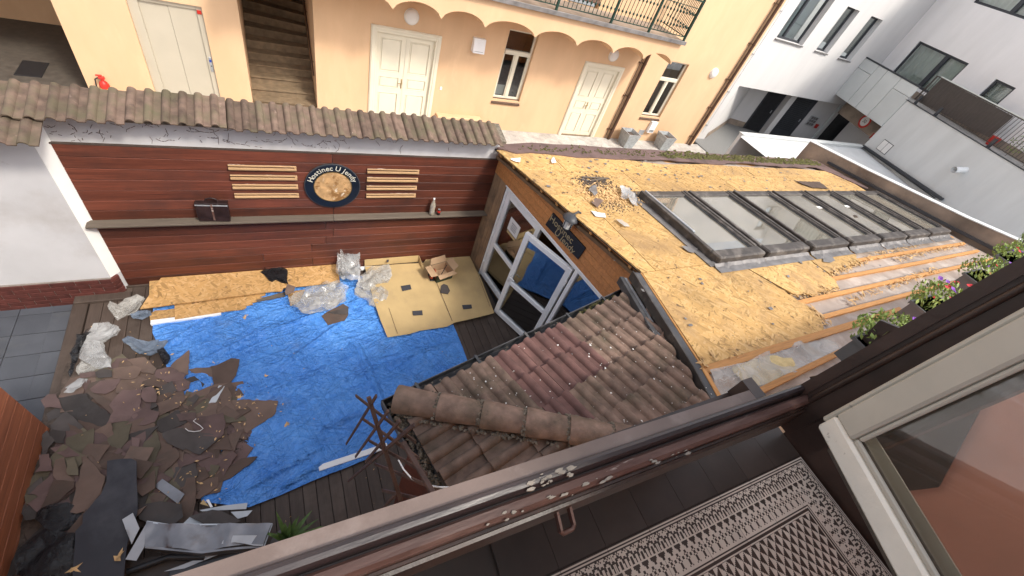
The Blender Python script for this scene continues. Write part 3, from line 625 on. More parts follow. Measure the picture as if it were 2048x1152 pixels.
# lamps, boxes and pots in front of the house
def lamp(x, z, lab):
    t = thing('wall_lamp', lab, 'wall lamp', (x, 10.84, z), 'round opal lamps on the house wall')
    part('shade', MB().lathe((x, 10.86, z), [(.165, 0), (.17, -.03), (.15, -.07), (.10, -.10), (.04, -.115), (.001, -.118)], 24, 'y'), M['lamp_glass'], t, smooth=60)
    part('base', MB().lathe((x, 10.86, z), [(.175, 0), (.175, -.02)], 24, 'y'), M['white_pvc'], t, smooth=40)
lamp(3.06, 2.62, 'round white lamp on apricot wall above the wide double door')
lamp(9.17, 2.64, 'round white lamp on apricot wall above the smaller double door beside the brown pipe')
lamp(13.70, 2.70, 'round white lamp on apricot wall right of the last ground floor window')
t = thing('vent_cover', 'white square heater flue box on apricot wall left of the first window', 'vent box', (4.82, 10.8, 2.1))
part('casing', MB().prism([(4.66, 10.86, 2.12), (4.66, 10.86, 2.45), (4.66, 10.76, 2.45), (4.66, 10.70, 2.12)], (.32, 0, 0)), M['white_pvc'], t)
for k in range(4): part('slot', MB().box(4.70, 4.94, 10.705+.008*k, 10.712+.008*k, 2.16+.02*k, 2.166+.02*k), M['ink'], t)
t = thing('vent_box', 'small white gas box on the wall between the two planters', 'vent box', (12.2, 10.8, .45))
part('casing', MB().box(12.05, 12.33, 10.74, 10.86, .38, .80, .01), M['white_pvc'], t); part('flap', MB().box(12.08, 12.30, 10.73, 10.739, .42, .52, .003), M['zinc'], t)
def planter(x, lab):
    t = thing('planter', lab, 'planter', (x, 10.45, 0), 'zinc planters by the house wall')
    a, b2, h = .20, .27, .52; y = 10.45; m = MB(); v = []
    for r, z in ((a, 0), (b2, h), (b2-.03, h), (a-.0, .40)): v += [(x-r, y-r, z), (x+r, y-r, z), (x+r, y+r, z), (x-r, y+r, z)]
    f = [(3, 2, 1, 0)]
    for k in range(3):
        for i in range(4): j = (i+1) % 4; f.append((k*4+i, k*4+j, k*4+4+j, k*4+4+i))
    part('tub', m.add(v, f), M['galv'], t); part('soil', MB().add([(x-.2, y-.2, .41), (x+.2, y-.2, .41), (x+.2, y+.2, .41), (x-.2, y+.2, .41)], [(0, 1, 2, 3)]), M['dirt'], t)
planter(10.98, 'square zinc planter left of the white gas box, nearer the brown pipe')
planter(12.78, 'square zinc planter under the last window, right of the white gas box')
single('doormat', MB().box(-4.52, -4.12, 11.54, 12.2, .021, .035, .003), M['black_plastic'], 'black doormat on the hall floor behind the left opening', 'doormat')
t = thing('fire_extinguisher', 'red fire extinguisher with a yellow label hanging by the lift, half hidden by the coping', 'extinguisher', (-3.0, 10.78, .02))
e_ = Vector((-2.96, 10.77, .02))
part('cylinder', MB().lathe(e_, [(.07, 0), (.08, .02), (.08, .36), (.06, .41), (.025, .44), (.025, .47)], 16), M['red'], t, smooth=40)
part('label', MB().lathe(e_+Vector((0, 0, .18)), [(.0815, 0), (.0815, .12)], 16), M['yellow'], t, smooth=40)
part('valve', MB().box(e_.x-.05, e_.x+.05, 10.74, 10.80, .49, .54, .01).box(e_.x-.08, e_.x+.02, 10.75, 10.79, .55, .57, .005), M['red'], t)
part('hose', MB().tube([(e_.x-.05, 10.75, .52), (e_.x-.10, 10.74, .49), (e_.x-.12, 10.74, .34), (e_.x-.09, 10.73, .2)], .012, 8), M['black_plastic'], t, smooth=50)

# ------------------------------------------------------------------ white house, passage, grey terrace block
wh = thing('white_house', 'white rendered modern house with dark slit windows above a passage', 'house', (19, 11.5, 0))
W = MB(frame((0, 11.4, 0), (1, 0, 0), (0, 1, 0)))
wins = [(16.42, 18.15, 4.05, 6.1, .28), (19.12, 20.0, 4.03, 5.56, .28), (20.95, 21.88, 4.0, 5.56, .28), (22.9, 23.9, 7.0, 8.4, .28)]
W.wall(15.42, 25.2, 2.28, 9.0, wins, .28).add([(15.42, 0, 2.28), (25.2, 0, 2.28), (25.2, 4, 2.28), (15.42, 4, 2.28)], [(3, 2, 1, 0)]); W.wall(15.42, 16.18, 0, 2.28, []); W.add([(16.18, 0, 0), (16.18, 3, 0), (16.18, 3, 2.28), (16.18, 0, 2.28)], [(3, 2, 1, 0)])
W.add([(15.42, 0, 0), (15.42, 3, 0), (15.42, 3, 9), (15.42, 0, 9)], [(0, 1, 2, 3)]); W.box(15.5, 25, 3.8, 6, 2.4, 9)
part('wall', W, M['house_white'], wh)
for x0, x1, z0, z1, d in wins:
    w = .07; f = MB(W.M).box(x0, x0+w, .2, .278, z0, z1, .004).box(x1-w, x1, .2, .278, z0, z1, .004).box(x0+w, x1-w, .2, .278, z0, z0+w, .004).box(x0+w, x1-w, .2, .278, z1-w, z1, .004)
    if x1-x0 > 1.5: f.box(x0+.62, x0+.72, .19, .278, z0+w, z1-w, .004)
    fr = part('window', f, M['frame_dark'], wh)
    part('glass', MB(W.M).add([(x0+w, .26, z0+w), (x1-w, .26, z0+w), (x1-w, .26, z1-w), (x0+w, .26, z1-w)], [(0, 1, 2, 3)]), M['glass'], fr)
    part('dark_interior', MB(W.M).box(x0, x1, .5, .55, z0, z1), M['panel_grey'], fr)
    part('sill', MB(W.M).box(x0-.03, x1+.03, -.05, .2, z0-.05, z0-.002, .004), M['flash'], fr)
part('lightning_wire', MB(W.M).tube([(15.75, -.06, .3), (15.75, -.06, 9)], .008, 6), M['zinc'], wh)
for z in (.6, 2.0, 3.4, 4.8, 6.2): part('wire_clip', MB(W.M).box(15.73, 15.77, -.08, 0, z, z+.03), M['zinc'], wh)
# passage behind
def wallseg(a, b, z0, z1, th=.2): # vertical slab from a to b, thickness to the left of a->b
    d = (Vector((b[0]-a[0], b[1]-a[1], 0))).normalized(); n = Vector((-d.y, d.x, 0))*th
    return [(a[0], a[1], z0), (b[0], b[1], z0), (b[0]+n.x, b[1]+n.y, z0), (a[0]+n.x, a[1]+n.y, z0)], (0, 0, z1-z0)
for a, b in (((16.19, 11.42), (19.6, 13.2)), ((19.6, 13.2), (25.2, 11.37))):
    part('passage_wall', MB().prism(*wallseg(a, b, 0, 2.278)), M['house_white'], wh)
    d = (Vector((b[0]-a[0], b[1]-a[1]))).normalized(); off = (d.y*.01, -d.x*.01)
    part('passage_plinth', MB().prism(*wallseg((a[0]+off[0], a[1]+off[1]), (b[0]+off[0], b[1]+off[1]), 0, .26, .009)), M['concrete'], wh)
dr = Vector((.9504, -.3111, 0)); RWm = frame((19.6, 13.2, 0), dr, (.3111, .9504, 0))
def pdoor(x0, x1, z1, mat, holes_=False):
    d = part('passage_door', MB(RWm).box(x0, x1, -.05, -.012, .0, z1, .004), mat, wh)
    part('door_frame', MB(RWm).box(x0-.06, x0-.002, -.06, -.012, 0, z1, .004).box(x1+.002, x1+.06, -.06, -.012, 0, z1, .004), M['frame_dark'], wh)
    part('handle', MB(RWm).box(x1-.12, x1-.09, -.09, -.05, .98, 1.12, .005), M['zinc'], d); return d
pdoor(1.0, 1.85, 2.24, M['black_plastic']); d = pdoor(2.35, 3.65, 2.24, M['frame_dark'])
part('porch_reveal', MB(RWm).box(1.95, 2.25, -.35, -.013, 0, 2.27), M['house_white'], wh)
part('door_emblem', MB(RWm).lathe((1.42, -.052, 2.05), [(.05, 0), (.05, -.008), (.03, -.008), (.03, 0)], 14, 'y'), M['paper'], wh)
dots = MB(RWm)
for i in range(12):
    for j in range(18):
        dots.box(2.45+i*.085, 2.45+i*.085+.05, -.054, -.05, .45+j*.085, .45+j*.085+.045)
part('embossed_pattern', dots, M['black_plastic'], d, kind='stuff')
t = part('letterbox_panel', MB(RWm).box(4.02, 4.48, -.06, -.011, .95, 1.42, .006), M['zinc'], wh)
for i in range(3):
    for j in range(3): part('letterbox_flap', MB(RWm).box(4.05+i*.14, 4.05+i*.14+.12, -.068, -.06, .98+j*.145, .98+j*.145+.12, .004), M['flash'], t)
part('alarm_box', MB(RWm).box(4.62, 4.80, -.06, -.011, .92, 1.12, .01), M['red'], wh)
single('door_mat', MB(RWm).box(2.45, 3.75, -1.1, -.25, .0045, .015, .003), M['asphalt'], 'dark mat on the asphalt in front of the embossed passage door', 'doormat')
part('garage_mouth', MB(RWm).box(5.35, 7.2, -.05, -.012, 0, 1.9), M['black_plastic'], wh); part('conduit', MB(RWm).box(5.02, 5.12, -.07, -.011, .3, 2.2, .004), M['panel_grey'], wh)

gb = thing('terrace_block', 'grey rendered garage block with a railed roof terrace, right of the passage', 'building', (21.5, 7, 0))
Gx = Vector((-.3070, -.9517, 0)); Gy = Vector((.9517, -.3070, 0)); G = frame((22.86, 11.4, 0), Gx, Gy)
ZT = 3.76
m = MB(G).wall(3.08, 13.5, 0, ZT, []).add([(0, 0, ZT-.02), (13.5, 0, ZT-.02), (13.5, 1.38, ZT-.02), (0, 1.38, ZT-.02)], [(0, 1, 2, 3)]).add([(3.08, 0, 0), (3.08, 2.5, 0), (3.08, 2.5, 2.66), (3.08, 0, 2.66)], [(0, 1, 2, 3)]).add([(0, 0, 2.66), (3.08, 0, 2.66), (3.08, 2.5, 2.66), (0, 2.5, 2.66)], [(3, 2, 1, 0)])
m.add([(3.08, 0, ZT), (13.5, 0, ZT), (13.5, .3, ZT), (3.08, .3, ZT)], [(0, 1, 2, 3)])
part('wall', m, M['house_grey'], gb)
part('terrace_floor', MB(G).add([(0, .3, ZT-.01), (13.5, .3, ZT-.01), (13.5, 1.38, ZT-.01), (0, 1.38, ZT-.01)], [(0, 1, 2, 3)]), M['paving'], gb)
part('coping_strip', MB(G).box(3.0, 13.5, -.03, .06, ZT+.002, ZT+.03, .004), M['frame_dark'], gb)
for x0, x1, z0, z1 in ((.0, .84, 2.66, 3.86), (0, .84, 3.87, 4.26), (.85, 1.38, 2.66, 4.26), (1.39, 2.16, 2.66, 4.26), (2.17, 3.07, 2.66, 3.86), (2.17, 3.07, 3.87, 4.26)):
    part('cladding_panel', MB(G).box(x0+.006, x1-.006, -.03, .03, z0+.005, z1-.005, .006), M['panel_grey'], gb)
part('panel_cap', MB(G).box(-.05, 3.12, -.05, .10, 4.262, 4.31, .004), M['frame_dark'], gb)
part('wall_plate', MB(G).box(3.62, 4.14, -.012, 0, 1.98, 2.40, .003), M['frame_dark'], gb)
for x in (3.64, 3.89): part('notice', MB(G).box(x, x+.23, -.018, -.012, 2.0, 2.38), M['paper'], gb)
part('lintel', MB(G).box(.0, 3.07, .85, 1.0, 2.0, 2.655), M['concrete'], gb)
sg = thing('road_sign', 'round red rimmed height limit sign on the passage lintel', 'sign', tuple(G @ Vector((1.5, .83, 2.3))))
part('disc', MB(G).lathe((1.55, .845, 2.33), [(.28, 0), (.28, -.015)], 24, 'y'), M['red'], sg, smooth=40); part('face', MB(G).lathe((1.55, .829, 2.33), [(.20, 0), (.20, -.004)], 24, 'y'), M['paper'], sg, smooth=40)
part('lettering', text_mb('30', .2, .002, G @ Matrix.Translation((1.55, .822, 2.33)) @ Matrix.Rotation(R(90), 4, 'X')), M['ink'], sg)
single('fire_sign', MB(G).box(2.35, 2.95, .80, .845, 1.96, 2.2, .006), M['red'], 'red rectangular box sign below the height limit sign', 'sign')
# pipe spout
single('wall_spout', MB(G).tube([(6.82, .02, 3.0), (6.82, -.42, 2.90)], .10, 16, False).tube([(6.82, -.42, 2.90), (6.82, .02, 3.0)], .085, 16, False), M['white_pvc'], 'white plastic pipe spout sticking out of the grey wall', 'pipe', smooth=50)
# terrace railing
rr = part('railing', MB(G).beam((3.15, .18, ZT+1.02), (13.5, .18, ZT+1.02), .05, .03).beam((3.15, .18, ZT+.14), (13.5, .18, ZT+.14), .04, .02).beam((3.15, .18, ZT+1.02), (3.15, .18, ZT+.14), .04, .04, (1, 0, 0)), M['terrace_rail'], gb)
rb = mesh_of('baluster', MB().box(-.008, .008, -.008, .008, 0, .86), M['terrace_rail'])
for k in range(86): inst('baluster', rb, rr, Matrix.Translation(G @ Vector((3.27+k*.12, .18, ZT+.15))))
for x in (3.3, 4.3, 6.6, 8.9, 11.2): part('post', MB(G).box(x-.05, x+.05, .14, .20, ZT-.0, ZT+.32, .004).box(x-.1, x+.1, .1, .24, ZT+.003, ZT+.02), M['frame_dark'], rr)
ws = thing('folded_sunshade', 'dark brown sunshade fabric stretched behind the terrace railing', 'sunshade', tuple(G @ Vector((4.4, .5, ZT))))
part('fabric', MB(G).prism([(3.25, .30, ZT+.12), (3.25, .30, ZT+1.0), (5.9, .9, ZT+.95), (5.9, .9, ZT+.18)], (0, .02, 0)), M['terrace_rail'], ws); part('rim', MB(G).beam((3.2, .3, ZT+1.04), (6.4, 1.1, ZT+1.0), .05, .04), M['curtain'], ws)
t = thing('flower_pot', 'red flower pot standing on the terrace behind the railing', 'pot', tuple(G @ Vector((6.1, .9, ZT))))
part('pot', MB().lathe(G @ Vector((6.1, .9, ZT)), [(.10, 0), (.15, .28), (.15, .30), (.12, .30)], 14), M['red'], t, smooth=40); part('soil', MB().lathe(G @ Vector((6.1, .9, ZT+.27)), [(.13, 0), (.12, .01)], 14), M['dirt'], t)
def leafball(c, rx, rz, n, size, rnd, squash=1):
    m = MB()
    for _ in range(n):
        a = rnd.uniform(0, 6.283); u = rnd.uniform(-1, 1); r = rnd.uniform(.35, 1)**.6
        d = Vector((math.cos(a)*math.sqrt(1-u*u), math.sin(a)*math.sqrt(1-u*u), u)); p = Vector(c)+Vector((d.x*rx*r, d.y*rx*r*squash, d.z*rz*r))
        q = Vector((rnd.uniform(-1, 1), rnd.uniform(-1, 1), rnd.uniform(-.6, 1))).normalized(); t = q.orthogonal().normalized(); b = q.cross(t); s = size*rnd.uniform(.6, 1.3)
        m.add([p-t*s, p+b*s*.45, p+t*s, p-b*s*.45], [(0, 1, 2, 3)])
    return m
for k, (x, y) in enumerate(((6.9, .7), (7.6, .6))):
    c = G @ Vector((x, y, ZT)); t = thing('terrace_shrub', ('thin straggly shrub by the red pot on the terrace', 'low straggly shrub further right along the terrace railing')[k], 'shrub', tuple(c))
    part('foliage', leafball(c+Vector((0, 0, .45)), .28, .4, 120, .035, random.Random(k)), M['leaf'], t); part('stem', MB().tube([c, c+Vector((.03, 0, .7))], .008, 5), M['brown_metal'], t)
# white facade behind the terrace
tb = thing('terrace_house', 'white rendered house wing behind the terrace with large curtained windows', 'house', tuple(Vector((24.2, 8, ZT))))
W2 = frame((24.32, 11.4, 0), Gx, Gy)
w2 = [(.75, 3.25, ZT+.35, 5.42, .12), (4.50, 5.3, ZT+.35, 5.35, .12), (1.4, 4.3, 7.0, 9.2, .12), (8.0, 10.0, ZT+.35, 5.4, .12)]
part('wall', MB(W2).wall(0, 14, ZT-.05, 9.5, w2, .12).box(0, 14, 1.0, 4.0, -.1, 9.4), M['wing_white_bright'], tb)
for x0, x1, z0, z1, d in w2:
    w = .08; f = MB(W2).box(x0, x0+w, .05, .118, z0, z1, .004).box(x1-w, x1, .05, .118, z0, z1, .004).box(x0+w, x1-w, .05, .118, z0, z0+w, .004).box(x0+w, x1-w, .05, .118, z1-w, z1, .004)
    if x1-x0 > 1.5: f.box(x0+1.45, x0+1.62, .04, .118, z0+w, z1-w, .004)
    fr = part('window', f, M['frame_dark'], tb)
    part('glass', MB(W2).add([(x0+w, .10, z0+w), (x1-w, .10, z0+w), (x1-w, .10, z1-w), (x0+w, .10, z1-w)], [(0, 1, 2, 3)]), M['glass'], fr)
    m = MB(W2); n = 60
    for k in range(n):
        a, b = x0+(x1-x0)*k/n, x0+(x1-x0)*(k+1)/n; ya, yb = .25+.03*math.sin(k*1.3), .25+.03*math.sin((k+1)*1.3); m.add([(a, ya, z0), (b, yb, z0), (b, yb, z1), (a, ya, z1)], [(0, 1, 2, 3)])
    part('curtain', m, M['curtain'], fr, smooth=80)
part('vent', MB(W2).box(5.0, 5.28, -.02, 0, 5.85, 5.95, .004), M['flash'], tb)
part('plinth', MB(W2).box(.0, 14, -.02, 0, ZT, ZT+.25), M['concrete'], tb)

# ------------------------------------------------------------------ the wooden pub
pub = thing('wooden_pub', 'low wooden pub building with a half stripped strand board roof and a row of skylights', 'pub', (8, 3, 0))
def zP(x, y): return 2.92 + .114*(2.27-y)
K = [(3.105, 5.50), (3.678, 2.263), (3.357, .902), (3.17, .35)]       # roof edge in plan
PW = frame((3.31, 5.08, 0), (.16744, -.98588, 0), (.98588, .16744, 0))
zr_ = lambda w: zP(0, 5.08-.986*w)-.12
part('wall_core', MB(PW).wall(-.42, 2.98, -.03, 2.12, [(0.0, 2.75, .03, 2.10)], .08, 0, .08).prism([(-.42, .002, 2.121), (2.98, .002, 2.121), (2.98, .002, zr_(2.98)), (-.42, .002, zr_(-.42))], (0, .078, 0)), M['interior'], pub)
for k in range(7):
    z0 = 2.112+k*.112; z1 = z0+.108; wr = 2.95
    def wat(z): return max(-.40, (z - zr_(0))/(.114*.986))
    a0, a1 = wat(z0), wat(z1)
    if a0 > wr: break
    ps = [(a0, -.022, z0), (wr, -.022, z0), (wr, -.022, min(z1, zr_(wr)))]
    if a1 < wr: ps += [(a1, -.022, z1)]
    if a0 < -.39 and a1 > -.39: ps += [(-.40, -.022, zr_(-.4))]
    part('cladding_board', MB(PW).prism(ps, (0, .02, 0)), M['pine_x'], pub)
for a, b in ((-.40, -.22), (-.218, -.03)): part('corner_board', MB(PW).box(a, b, -.02, -.002, 0, 2.108, .004), M['post_wood'], pub)
part('end_board', MB(PW).box(2.78, 2.97, -.02, -.002, 0, 2.108, .004), M['post_wood'], pub)
part('gable_wall', MB().prism([(3.78, 2.14, 0), (3.46, .93, 0), (3.3, .3, 0), (3.4, .3, 0), (3.56, .93, 0), (3.88, 2.14, 0)], (0, 0, 2.86)), M['pine_x'], pub)
part('end_wall', MB().box(12.9, 13.0, .3, 5.3, 0, 2.5), M['interior'], pub); part('back_wall', MB().box(3.3, 13.0, 5.2, 5.3, 0, 2.42), M['pine_x'], pub)
part('pub_floor', MB().add([(3.32, 5.19, .012), (3.84, 2.1, .012), (3.4, .35, .012), (12.9, .35, .012), (12.9, 5.19, .012)], [(0, 1, 2, 3, 4)]), M['interior'], pub)
# door set
def leaf_mb(Fm, x0, x1, z0, z1, y0=-.02, y1=.05, w=.095, zm=.86):
    return MB(Fm).box(x0, x0+w, y0, y1, z0, z1, .006).box(x1-w, x1, y0, y1, z0, z1, .006).box(x0+w, x1-w, y0, y1, z0, z0+w+.02, .006).box(x0+w, x1-w, y0, y1, z1-w, z1, .006).box(x0+w, x1-w, y0, y1, zm, zm+.085, .006)
def pane(Fm, x0, x1, z0, z1, y=.015): return MB(Fm).box(x0, x1, y-.004, y+.004, z0, z1)
part('door_frame', MB(PW).box(0, .05, -.03, .06, 0, 2.095, .005).box(2.70, 2.75, -.03, .06, 0, 2.095, .005).box(.05, 2.70, -.03, .06, 2.045, 2.095, .005).box(1.95, 2.02, -.03, .06, .02, 2.045, .005).box(2.02, 2.70, -.03, .06, .0, .09, .005).box(-.02, 2.80, -.045, -.025, 2.098, 2.118, .003), M['white_pvc'], pub)
lf = part('fixed_door', leaf_mb(PW, .055, 1.03, .03, 2.04), M['white_pvc'], pub)
part('pane', pane(PW, .15, .935, .14, .86), M['glass_door'], lf); part('pane', pane(PW, .15, .935, .945, 1.945), M['glass_door'], lf)
for z in (.35, 1.1, 1.8): part('hinge', MB(PW).tube([(.05, -.035, z-.05), (.05, -.035, z+.05)], .016, 8), M['white_pvc'], lf)
part('side_pane', pane(PW, 2.02, 2.70, .09, 2.045), M['glass_door'], pub)
LX = Vector((3.628-3.233, 3.20-4.07, 0)).normalized(); LW = .955
LF = frame((3.233, 4.07, 0), LX, (-LX.y, LX.x, 0)); LFm = LF
ol = part('open_door', leaf_mb(LF, 0, LW, .03, 1.99), M['white_pvc'], pub, label='white glazed door leaf standing ajar')
part('pane', pane(LF, .095, LW-.095, .14, .86), M['glass_door'], ol); part('pane', pane(LF, .095, LW-.095, .945, 1.895), M['glass_door'], ol)
part('handle', MB(LF).box(.03, .065, -.028, -.02, .90, 1.12, .004).tube([(.047, -.02, 1.06), (.047, -.065, 1.06), (.17, -.065, 1.05)], .011, 8).tube([(.047, -.03, .95), (.047, -.02, .95)], .016, 10), M['white_pvc'], ol, smooth=50)
for z in (.35, 1.72): part('hinge', MB(LF).tube([(LW+.005, -.035, z-.05), (LW+.005, -.035, z+.05)], .017, 8), M['white_pvc'], ol)
nt = MB(PW).box(.30, .62, -.004, -.001, 1.42, 1.66)
nt = thing('paper_notice', 'white paper notice taped inside the glass of the closed pub door', 'notice', tuple(PW @ Vector((.46, 0, 1.4))))
part('sheet', MB(PW).box(.31, .60, .004, .009, 1.44, 1.70), M['paper'], nt); part('edge_strip', MB(PW).box(.33, .58, -.002, .003, 1.385, 1.43), M['card'], nt)
tm_ = PW @ Matrix.Translation((.455, .001, 1.60)) @ Matrix.Rotation(R(90), 4, 'X')
lines = MB()
for k in range(4): l_ = MB(PW).box(.39-.01*(k % 2), .53+.012*(k % 2), .002, .0035, 1.50+.04*k, 1.512+.04*k); lines.add(l_.v, l_.f)
part('printed_lines', lines, M['ink'], nt)
# sign over the door
a, b, c_, d_ = (3.458,3.942,2.464), (3.589,3.167,2.472), (3.586,3.184,2.235), (3.451,3.981,2.203)
A_, B_, C_, D_ = map(Vector, (a, b, c_, d_))
xa = (B_-A_).normalized(); n_ = Vector((.98588, .16744, 0)); ya = n_
SM = frame(D_, xa, ya); SL = (B_-A_).length; SH = (A_-D_).length
sg2 = thing('pub_sign', 'black board with gold letters fixed above the open pub door', 'sign', tuple(D_))
part('board', MB().prism([tuple(p) for p in (A_, B_, C_, D_)], tuple(n_*.02)), M['navy'], sg2)
Tt = SM @ Matrix.Translation((SL*.40, -.003, SH*.66)) @ Matrix.Rotation(R(90), 4, 'X'); part('lettering', text_mb('Hostinec', .155, .002, Tt), M['gold_text'], sg2)
Tt = SM @ Matrix.Translation((SL*.58, -.003, SH*.24)) @ Matrix.Rotation(R(90), 4, 'X'); part('lettering', text_mb('U Jendy', .15, .002, Tt, shear=.2), M['gold_text'], sg2)
lo = Vector((3.415,3.504,2.693))
t = thing('lantern', 'round black iron lantern fixed under the pub roof edge above the sign', 'lantern', tuple(lo))
part('cap', MB().lathe(lo, [(.02, .10), (.07, .085), (.115, .05), (.12, .03), (.085, .025)], 16), M['frame_dark'], t, smooth=50); part('body', MB().lathe(lo, [(.075, .024), (.062, -.12), (.03, -.15), (.01, -.17)], 8), M['panel_grey'], t)
part('cage', MB().tube([lo+Vector((.078, 0, .03)), lo+Vector((.065, 0, -.12))], .007, 5).tube([lo+Vector((-.078, 0, .03)), lo+Vector((-.065, 0, -.12))], .007, 5).tube([lo+Vector((0, .078, .03)), lo+Vector((0, .065, -.12))], .007, 5).tube([lo+Vector((0, -.078, .03)), lo+Vector((0, -.065, -.12))], .007, 5).lathe(lo+Vector((0, 0, -.16)), [(.04, 0), (.068, .04)], 8), M['frame_dark'], t)
part('arm', MB().tube([lo+Vector((0, 0, .09)), lo+Vector((.08, .01, .14)), lo+Vector((.15, .025, .10))], .013, 8), M['frame_dark'], t, smooth=60)

# roof: underlay, battens, strand board sheets
ux = [(3.14, 5.44), (3.72, 2.26), (3.40, .90), (3.24, .30), (13.5, .30), (13.36, 2.4), (13.15, 4.6), (13.0, 5.40)]
pu = MB().cloth(ux, .11, lambda x, y: zP(x, y)-.062+.012*nz(x, y, 2.2)+.022*ridge(x, y, 1.7, 2, 8), .3, 4)
part('underlay', pu, M['membrane'], pub, smooth=60)
part('ceiling', MB().prism([(x, y, zP(x, y)-.16) for x, y in ux], (0, 0, .05)), M['interior'], pub)
for y, xa_, xb_ in ((1.935, 8.2, 13.05), (1.66, 6.9, 13.05), (1.385, 5.5, 13.05), (1.10, 5.2, 12.9), (2.17, 8.2, 13.0)):
    x = xa_
    while x < xb_-.3:
        l = min(random.uniform(3.2, 4.2), xb_-x); part('batten', MB().beam((x, y, zP(x, y)-.028), (x+l-.004, y+random.uniform(-.012, .012), zP(x, y)-.028), .06, .05, b=.003), M['batten'], pub); x += l
part('batten', MB().beam((3.36, .885, zP(0, .885)-.035), (7.6, .90, zP(0, .90)-.035), .085, .055, b=.003), M['batten'], pub)
part('batten', MB().beam((3.616,.518,3.12), (5.409,.622,3.108), .06, .05, b=.003), M['batten'], pub)
part('rafter_edge', MB().beam((3.335,.893,3.047), (3.236,.587,3.082), .05, .06, b=.003), M['batten_y'], pub)
for k in range(0):   # rafters glimpsed in the stripped field
    x = 7.2+k*.62; part('rafter', MB().beam((x, .7, zP(x, .7)-.075), (x, 2.1, zP(x, 2.1)-.075), .07, .06), M['batten_y'], pub)
def clip_rect(poly, x0, x1, y0, y1):
    for ax, v, sg_ in ((0, x0, 1), (0, x1, -1), (1, y0, 1), (1, y1, -1)):
        out = []; n = len(poly)
        for i in range(n):
            p, q = poly[i], poly[(i+1) % n]; dp, dq = (p[ax]-v)*sg_, (q[ax]-v)*sg_
            if dp >= 0: out.append(p)
            if (dp >= 0) != (dq >= 0): t = dp/(dp-dq); out.append((p[0]+(q[0]-p[0])*t, p[1]+(q[1]-p[1])*t))
        poly = out
        if len(poly) < 3: return []
    return poly
def jag(a, b, step, amp, rnd):     # splintered edge
    a, b = Vector(a[:2]), Vector(b[:2]); L = (b-a).length; n = max(2, int(L/step)); nn = Vector((-(b-a).y, (b-a).x)).normalized()
    return [tuple(a.lerp(b, t/n)+nn*(rnd.uniform(-amp, amp) if 0 < t < n else 0)) for t in range(n)]
rj = random.Random(11)
main = K[:3] + [(3.37, .885)] + [(5.6, .90)]
north = [(3.16, 5.18), (3.66, 2.35), (4.83, 2.35), (4.83, 4.03), (12.9, 4.03), (13.02, 5.0), (11.2, 5.22), (8.0, 5.24), (6.6, 5.14), (5.4, 5.30), (4.2, 5.22)]
def sheet(poly, th=.02, lab=None, dz=0):
    if len(poly) < 3: return
    part('roof_board', MB().prism([(x, y, zP(x, y)+dz) for x, y in poly], (0, 0, -th)), M['osb_roof'], pub, label=lab)
wedge = [(3.10, 5.42), (3.672, 2.263), (4.835, 2.263), (4.835, 4.03), (12.86, 4.03), (13.05, 5.1), (11.2, 5.20), (9.6, 5.16), (8.0, 5.24), (6.6, 5.14), (5.4, 5.32), (4.2, 5.36)]
for j, (y0, y1, offx) in enumerate(((4.76, 5.45, 4.1), (4.03, 4.756, 5.3), (2.265, 4.026, 3.9))):
    x = offx-2.5
    while x < 13.2:
        sheet(clip_rect(wedge, x+.004, x+2.494, y0, y1-.003), dz=random.uniform(-.002, .004)); x += 2.5
s_main = [(3.676, 2.258), (5.42, 2.258), (5.62, 1.75)] + jag((5.62, 1.75), (5.75, 1.30), .05, .03, rj) + jag((5.767,1.317,3.029), (5.764,1.028,3.062), .06, .03, rj) + [(5.55, .93), (3.372, .925)]
s2 = [(5.425, 2.258), (7.05, 2.258)] + jag((7.05, 2.25), (6.991,1.608,2.996), .05, .02, rj) + jag((6.991,1.608,2.996), (6.871,1.477,3.01), .04, .02, rj) + jag((6.847,1.472,3.011), (5.751,1.479,3.01), .05, .035, rj)
s3 = [(7.055, 2.258)] + [(8.9, 2.258)] + jag((8.503,2.241,2.923), (8.29,1.891,2.963), .05, .03, rj) + jag((8.256,1.88,2.965), (7.029,1.735,2.981), .04, .05, rj)
sheet(s_main); sheet(s2, dz=.003); sheet(s3, dz=.001)
fl = MB()      # splinters along the broken edges
def splinters(p, q, n, L, rnd, mb, dz=.0):
    for _ in range(n):
        t = rnd.random(); x = p[0]+(q[0]-p[0])*t+rnd.uniform(-.05, .05); y = p[1]+(q[1]-p[1])*t+rnd.uniform(-.06, .06); a = rnd.uniform(0, 6.28); l = L*rnd.uniform(.4, 1.2); w = l*rnd.uniform(.12, .35)
        z = zP(x, y)+dz+rnd.uniform(-.02, .02); c, s = math.cos(a), math.sin(a); h = rnd.uniform(-.02, .02)
        mb.add([(x-c*l, y-s*l, z-h), (x+s*w, y-c*w, z+.006), (x+c*l, y+s*l, z+h), (x-s*w, y+c*w, z+.004)], [(0, 1, 2, 3)])
for p, q, n in (((8.256,1.88,2.965), (7.029,1.735,2.981), 70), ((6.847,1.472,3.011), (5.751,1.479,3.01), 60), ((5.767,1.317,3.029), (5.764,1.028,3.062), 40), ((8.322,1.897,2.963), (11.776,2.176,2.931), 90), ((6.587,1.223,3.039), (10.226,1.431,3.016), 90), ((9.49,1.805,2.973), (12.983,1.92,2.96), 80), ((3.343,.954,3.07), (5.606,1.02,3.063), 30), ((9.752,2.365,2.909), (13.437,2.402,2.905), 90)):
    splinters(p, q, int(n*1.8), .06, rj, fl, -.01)
single('splinters', fl, M['chips'], 'splinters of strand board scattered along the stripped edge of the roof', 'debris', kind='stuff')
